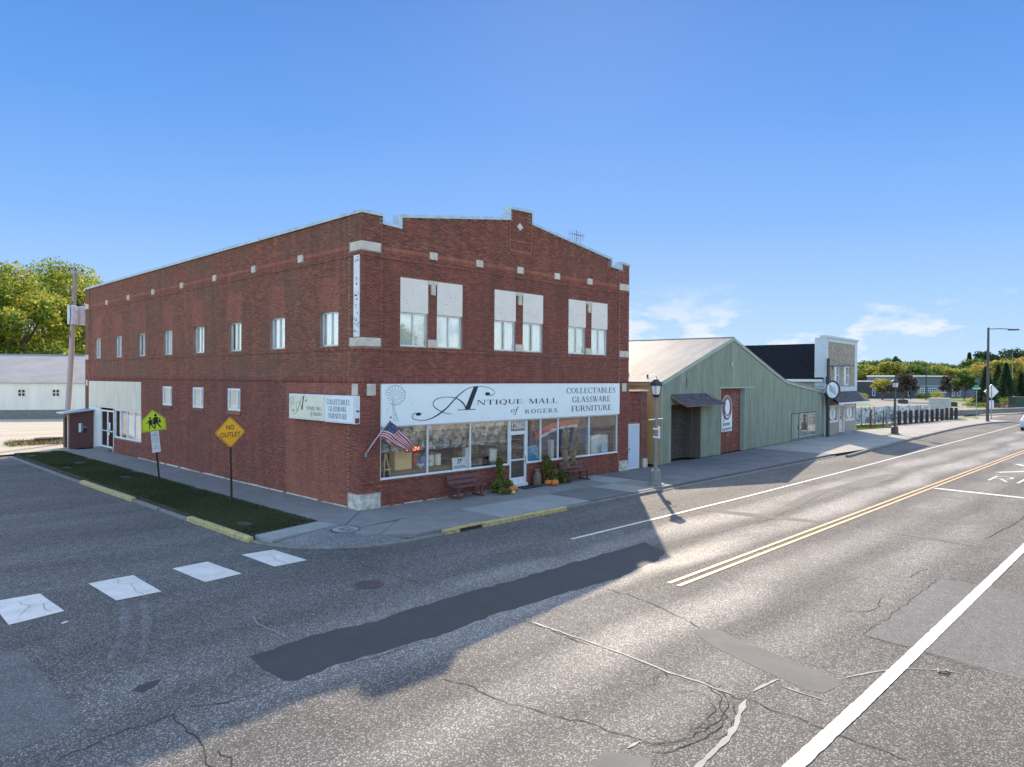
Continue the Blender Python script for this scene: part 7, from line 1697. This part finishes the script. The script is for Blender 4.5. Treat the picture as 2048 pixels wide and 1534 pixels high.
m_ = MB(); m_.add([(-14, 62, -.012), (2, 66.0, -.012), (16, 57, -.012), (14, 52.5, -.012), (1, 59.5, -.012), (-14, 58, -.012)], [tuple(range(6))])
def weeds(name, label, x0, x1, y0, y1, n, h, seed, mat):
    o = blades(name, lambda x, y: np.ones(len(x), bool), n, x0, x1, y0, y1, h, mat, .03, z=0); tag(o, label, 'weeds', kind='stuff')
weeds('weeds', 'dry weeds around the timber pile behind the hut', -3.6, -.6, 34.0, 36.2, 700, .3, 1, leafmat('dry_weeds', [(.12, .14, .03), (.30, .26, .10), (.4, .34, .18)]))
for i, (x, y, rz, l, lab) in enumerate(((-1.9, 35.6, .25, 1.9, 'longest old timber on the pile behind the hut'), (-1.1, 35.1, -.4, 1.4, 'short old timber at the right of the pile'), (-2.6, 35.2, .1, 1.3, 'left lower timber of the pile in the weeds'), (-1.6, 34.9, .05, 1.0, 'front timber of the pile in the weeds'))):
    t = MB().obox((0, 0, .13 + .12 * (i % 2)), l, .26, .24, rz=rz, rx=.1 * i).build('old_timber', MAT['timber'], None, loc=(x, y, 0)); tag(t, lab, 'timber', 'old timbers lying behind the hut')

# small lot trees and shrubs on the right
for px, d, h, w_, kind, n, leaf, lab in ((1765, 165, 5.2, 5.2, 'yellow', 3000, .2, 'small round yellow green tree before the grey blue building'), (1806, 150, 6.4, 5.4, 'plum', 3500, .22, 'small dark plum coloured tree right of the dark lamp'),
                                    (1900, 168, 6.2, 4.6, 'plum', 2600, .22, 'small plum tree by the building entrance'), (1929, 160, 7.2, 4.8, 'green', 3600, .22, 'young green tree in front of the tall glass wall')):
    x, y = depth_pt(px, d); make_tree('young_tree', lab, kind, x, y, h, w_, n, leaf, int(px), 'young trees in front of the grey blue building', base=.28)
for px, d, h, w_, lab in ((1972, 128, 7.2, 5.2, 'dense low dark conifer behind the cobra street light'), (2012, 150, 8.5, 5.5, 'dark pointed conifer right of the street light'), (2042, 150, 6.4, 3.4, 'narrow dark conifer at the right edge'), (1996, 190, 9.0, 7, 'wide dark spruce behind the diamond sign')):
    x, y = depth_pt(px, d); conifer(lab, x, y, h, w_, 5000, .3, int(px), 'dark conifers near the right edge')
def shrub(px, d, w_, h, mat, lab):
    x, y = depth_pt(px, d); t = thing('shrub', lab, 'shrub', (x, y, 0)); leafcluster('foliage', [(0, 0, h * .5, w_ / 2, w_ / 2.5, h * .5), (w_ * .3, 0, h * .4, w_ / 3, w_ / 3, h * .4)], 700, .13, LEAF[mat], t, int(px)); MB().tube([(0, 0, 0), (.1, 0, h * .5)], .05, 5).build('stem', MAT['bark'], t)
for px, d, w_, h, m2, lab in ((1839, 178, 3, 1.6, 'green', 'round shrub left of the building windows'), (1861, 178, 4, 1.8, 'green', 'wide shrub below the building windows'), (1874, 172, 4, 2.2, 'yellow', 'bright green shrub behind the beige cabinet'), (1722, 170, 4, 1.6, 'yellow', 'low shrub beside the tan shop'),
                         (1950, 138, 5, 1.3, 'orange', 'rusty ornamental grass left of the diamond sign'), (2018, 134, 5, 1.6, 'green', 'wide green shrub right of the street light'), (2030, 140, 4, 1.5, 'orange', 'tawny shrub near the dark green cabinet'), (1955, 120, 6, .9, 'green', 'low dark groundcover clump near the low wall'), (2000, 118, 6, .9, 'plum', 'low rocky shrub bed beside the diamond sign')):
    shrub(px, d, w_, h, m2, lab)

# wooded skyline
ordn = lambda i: (words + ['thirteenth', 'fourteenth', 'fifteenth', 'sixteenth', 'seventeenth', 'eighteenth', 'nineteenth', 'twentieth', 'twenty-first', 'twenty-second'])[i]
kinds = [('yellow', 0), ('green', 1), ('orange', 2), ('yellow', 3), ('green', 4), ('dark', 5)]
pr = []
for kd, i in kinds[:5]: m_, V, F = tree_meshes(kd, 14, 13, 5200, .42, 30 + i, base=.1); pr.append((mesh('trunk', m_.v, m_.f, MAT['bark']), mesh('crown', V, F, LEAF[kd]), kd))
desc = {'yellow': 'yellow green broad tree', 'green': 'deep green broad tree', 'orange': 'orange tinged autumn tree'}
fr = random.Random(21); row = 0
spots = []
for i in range(22):
    px = 1700 + i * 17.5 + fr.uniform(-5, 5); spots.append((px, fr.uniform(238, 262), 0))
for i in range(20): spots.append((1695 + i * 19 + fr.uniform(-6, 6), fr.uniform(285, 320), 1))
plan = {0: 'yellow', 1: 'yellow', 2: 'yellow', 3: 'green', 4: 'yellow', 5: 'yellow', 6: 'yellow', 7: 'green', 8: 'green', 9: 'green', 10: 'green', 11: 'yellow', 12: 'yellow', 13: 'yellow', 14: 'green', 15: 'yellow', 16: 'orange', 17: 'orange', 18: 'yellow', 19: 'orange', 20: 'orange', 21: 'yellow'}
where = ['left end of the skyline beside the tan shop', 'skyline above the far grey building', 'skyline above the long blue roof', 'skyline right of the tall street light']
for j, (px, d, rw) in enumerate(spots):
    kd = plan.get(j, 'green') if rw == 0 else fr.choice(['green', 'green', 'dark2', 'green'])
    cands = [p for p in pr if p[2] == kd] or [pr[1], pr[4]]
    tr_, cr_, kk = fr.choice(cands)
    x, y = depth_pt(px, d); t = thing('background_tree', '', 'tree', (x, y, -.2), fr.uniform(0, 6.28), 'wooded skyline beyond the grey blue building')
    top = np.interp(px, [1700, 1740, 1800, 1880, 1930, 1960, 2048, 2100], [727, 716, 715, 722, 722, 712, 704, 700]) + fr.uniform(-2, 6) - (6 if rw else 0)
    hh = (4.5 + (754 - top) / FPX * d) ; s_ = hh / 14.0
    t.scale = (s_ * 1.15, s_ * 1.15, s_)
    link('trunk', tr_, t); link('crown', cr_, t)
    seg = where[min(3, int((px - 1690) / 95))]; t['label'] = '%s %s, %s' % (ordn(j if rw == 0 else j - 22), desc[kk], 'front skyline row from the left' if rw == 0 else 'rear skyline row from the left'); del t['group']
for i, (px, d, top, lab) in enumerate(((1938, 300, 697, 'dark pointed spruce standing out of the skyline'),)):
    x, y = depth_pt(px, d); hh = 4.5 + (754 - top) / FPX * d; conifer(lab, x, y, hh, hh * .42, 3800, .6, 60 + i, 'dark pines on the skyline', 'dark' if i < 6 else 'green')
for i in range(14):
    px = 1240 + i * 34 + fr.uniform(-8, 8); x, y = depth_pt(px, 240 + fr.uniform(0, 30)); tr_, cr_, kk = pr[1]; t = thing('background_tree', '', 'tree', (x, y, -.2), fr.uniform(0, 6), 'trees hidden behind the shops'); t.scale = (.8, .8, .8); link('trunk', tr_, t); link('crown', cr_, t); t['label'] = '%s green tree from the left far behind the shop roofs' % ordn(i); del t['group']
for i in range(16):
    px = -420 + i * 38; 
    x, y = depth_pt(px, 190 + fr.uniform(0, 30)); tr_, cr_, kk = pr[i % 5]; t = thing('background_tree', '', 'tree', (x, y, -.2), fr.uniform(0, 6), 'far trees beyond the barn'); t.scale = (.8, .8, .75); link('trunk', tr_, t); link('crown', cr_, t); t['label'] = '%s tree from the left far beyond the barn, %s' % (ordn(i), desc[kk]); del t['group']

for i, (px, d, top, wd, lab) in enumerate(((1957, 305, 692, 10, 'round topped dark pine on the skyline left of the street light'), (1972, 300, 691, 8, 'dark pine touching the street light on the skyline'), (2008, 310, 688, 13, 'tall open pine on the skyline right of the street light'), (2030, 300, 685, 13, 'tallest dark pine near the right edge'), (2046, 300, 690, 12, 'dark pine cut by the right edge'), (1790, 290, 705, 5, 'thin bare topped tree poking above the skyline'))):
    x, y = depth_pt(px, d); hh = 4.5 + (754 - top) / FPX * d; make_tree('pine_tree', lab, 'dark', x, y, hh, wd, 2600, .55, 160 + i, None, base=.3)

# grey blue building complex
MAT['slate'] = surf('slate_blue_siding', (.085, .105, .135), (.07, .09, .115), scale=.5, rough=.7); MAT['slate_lt'] = surf('lighter_slate_siding', (.12, .145, .165), (.10, .125, .145), rough=.7); MAT['charcoal'] = surf('charcoal_block', (.06, .062, .07), (.045, .047, .055), scale=1, rough=.8)
def far_box(name, label, px0, px1, d0, d1, h, dep, mat, roofmat, wins=(), trim=True):
    x0, y0 = depth_pt(px0, d0); x1, y1 = depth_pt(px1, d1); w_ = math.hypot(x1 - x0, y1 - y0); t = thing(name, label, 'building', (x0, y0, 0), math.atan2(y1 - y0, x1 - x0))
    MB().box(0, w_, 0, dep, 0, h).build('wall', mat, t); MB().box(-.3, w_ + .3, -.6, dep, h, h + .35).build('roof', roofmat, t)
    if trim: MB().box(0, w_, -.06, 0, h * .55, h * .55 + .12).build('trim_band', MAT['whitetrim'], t)
    for a, b, z0, z1, n, m in wins:
        f = bars(FR, a * w_, b * w_, z0, z1, .22, -.12, .05, [a * w_ + (b - a) * w_ * k / n for k in range(1, n)]).build('window', MAT['whitetrim'], t); MB().box(a * w_, b * w_, -.04, -.02, z0, z1).build('pane', MAT['glassdark'], f)
        for q in range(1, m): MB().box(a * w_ + .2, b * w_ - .2, -.1, 0, z0 + (z1 - z0) * q / m - .06, z0 + (z1 - z0) * q / m + .06).build('sash_bar', MAT['whitetrim'], f)
    return t, w_
MAT['glassdark'] = surf('dark_far_glass', (.02, .03, .04), rough=.08, bump=0, spec=.8)
far_box('office_building', 'slate blue building with three wide white windows and pale roof edge', 1834, 1894, 185, 192, 5.5, 14, MAT['slate_lt'], MAT['panel'], ((.03, .29, 1.2, 2.6, 4, 2), (.36, .64, 1.2, 2.6, 4, 2), (.7, .97, 1.2, 2.6, 4, 2)))
far_box('office_building', 'dark slate building with tall gridded glass wall and long dark roof', 1895, 1974, 192, 210, 5.3, 16, MAT['slate'], MAT['charcoal'], ((.06, .40, 3.0, 5.2, 6, 3), (.10, .16, .2, 2.4, 1, 1), (.22, .30, .2, 2.4, 1, 1)), False)
far_box('flat_building', 'dark charcoal flat roofed building right of the tan shop', 1742, 1833, 178, 188, 4.1, 12, MAT['charcoal'], MAT['panel'], ((.02, .08, .6, 3.2, 1, 2), (.80, .98, .3, 3.4, 3, 2)), False)
far_box('flat_building', 'lower grey building partly hidden by the tan shop edge', 1690, 1741, 188, 190, 3.8, 12, MAT['slate'], MAT['charcoal'], ((.5, .8, .8, 2.8, 2, 2),), False)
x, y = depth_pt(2024, 160); t = thing('flagpole', 'distant flagpole with a hanging American flag near the right edge', 'flagpole', (x, y, 0)); MB().lathe([(.09, 0), (.05, 11)], n=8).build('pole', MAT['metal_grey'], t)
for k in range(7): MB().box(.05 + .04 * k, .9 - .0 * k, -.02, .02, 2.6 + k * .32 + 1, 2.6 + k * .32 + 1.32).build('red_stripe' if k % 2 == 0 else 'white_stripe', MAT['flag_red'] if k % 2 == 0 else MAT['flag_white'], t)
for i, (px, d, hh) in enumerate(((1821, 170, 7.5), (1852, 165, 7.5))):
    x, y = depth_pt(px, d); slim_post(x, y, hh, .1, MAT['metal_dk'], 'thin dark lot light pole, %s of the pair before the blue building' % ('left' if i == 0 else 'right'))
for i, (px, d) in enumerate(((1806, 140), (1903, 126))):
    x, y = depth_pt(px, d); t = thing('picnic_table', 'dark picnic table %s' % ('under the small plum tree' if i == 0 else 'on the grass right of the beige cabinet'), 'table', (x, y, 0), .5); MB().box(-1.1, 1.1, -.4, .4, .7, .76).build('tabletop', MAT['metal_dk'], t)
    for s_ in (-1, 1): MB().box(-1.1, 1.1, s_ * .75 - .14, s_ * .75 + .14, .42, .46).build('bench_seat', MAT['metal_dk'], t); MB().box(s_ * .8 - .05, s_ * .8 + .05, -.7, .7, 0, .7).build('leg', MAT['metal_dk'], t)

# car entering at the right edge
def car(x, y, rz, label, paint_):
    t = thing('car', label, 'car', (x, y, RZ), rz)
    side = [(-2.25, .35), (-2.3, .75), (-2.2, 1.0), (-1.75, 1.05), (-1.2, 1.5), (.45, 1.52), (1.15, 1.05), (2.05, .92), (2.3, .7), (2.3, .35)]
    V = []; 
    for s_, w_ in ((-1, .90), (1, .90)):
        for (a, b) in side: V.append((a, s_ * (w_ - (.16 if b > 1.1 else 0)), b))
    n = len(side); F = [tuple(range(n)), tuple(range(2 * n - 1, n - 1, -1))] + [(i, i + n, (i + 1) % n + n, (i + 1) % n) for i in range(n)]
    o = link('body', mesh('body', V, F, paint_), t); bv = o.modifiers.new('round', 'BEVEL'); bv.width = .07; bv.segments = 3
    for s_ in (-1, 1):
        MB().add([(-1.15, s_ * .765, 1.1), (-.9, s_ * .755, 1.42), (.38, s_ * .755, 1.44), (.95, s_ * .775, 1.08)], [(0, 1, 2, 3)]).build('side_window', MAT['glassdark'], t)
        for xx in (-1.42, 1.42):
            w_ = MB().lathe([(.20, -.11), (.33, -.11), (.34, 0), (.33, .11), (.20, .11)], n=20).build('wheel', MAT['metal_dk'], t, loc=(xx, s_ * .82, .33), rot=(R(90), 0, 0)); MB().lathe([(.2, -.115), (.19, .115)], n=14).build('rim', MAT['alu'], w_)
        MB().obox((-2.26, s_ * .62, .78), .1, .36, .16, rz=s_ * -.2).build('headlight', MAT['lampglass'], t); MB().obox((2.28, s_ * .66, .8), .08, .3, .14).build('tail_light', MAT['flag_red'], t); MB().box(-.95, -.8, s_ * .9, s_ * 1.02, 1.02, 1.14).build('mirror', paint_, t)
    MB().add([(-1.72, -.7, 1.10), (-1.72, .7, 1.10), (-1.24, .66, 1.48), (-1.24, -.66, 1.48)], [(0, 1, 2, 3)]).build('windscreen', MAT['glassdark'], t, loc=(-.02, 0, .02)); MB().box(-2.34, -2.28, -.5, .5, .42, .62).build('grille', MAT['metal_dk'], t)
x, y = depth_pt(2074, 67); car(x, y, R(-2), 'white car driving in at the right edge of the road', surf('white_car_paint', (.65, .66, .68), rough=.25, bump=0, spec=.6))

# across the street (seen only as reflections in the shop glass)
MAT['stucco'] = surf('pale_tan_stucco', (.58, .50, .38), (.50, .43, .33), scale=.5, rough=.9)
for x0, w_, h, dep, mat, lab in ((3, 17, 5.2, 10, MAT['stucco'], 'pale tan stucco building across the street seen mirrored in the shop windows'), (24, 15, 4.6, 10, MAT['panel'], 'low beige building across the street further east'), (-24, 17, 6.4, 10, MAT['barnwhite'], 'two storey white building across the street to the west')):
    t = thing('street_building', lab, 'building', (x0, -28, -.1)); MB().box(0, w_, -dep, 0, 0, h).build('wall', mat, t); MB().box(-.3, w_ + .3, -dep - .3, .3, h, h + .3).build('roof', MAT['charcoal'], t)
    for k in range(int(w_ // 3.4)):
        f = bars(FR, 1 + k * 3.4, 2.6 + k * 3.4, 1.0, 2.6, .1, .0, .08).build('window', MAT['white_frame'], t); MB().box(1.1 + k * 3.4, 2.5 + k * 3.4, .01, .03, 1.1, 2.5).build('pane', MAT['glassdark'], f)
m_ = MB(); m_.add([(-300, -33.9, -.13), (620, -33.9, -.13), (620, -26, -.13), (-300, -26, -.13)], [(0, 3, 2, 1)])
for i, (x, y, h, w_, lab) in enumerate(((21.8, -27, 9, 7, 'leafy tree across the street between the two low buildings'), (-1, -25, 8, 6, 'small tree across the street in front of the stucco building'))): make_tree('street_tree', lab, 'near', x, y, h, w_, 5000, .22, 80 + i, 'trees across the street')
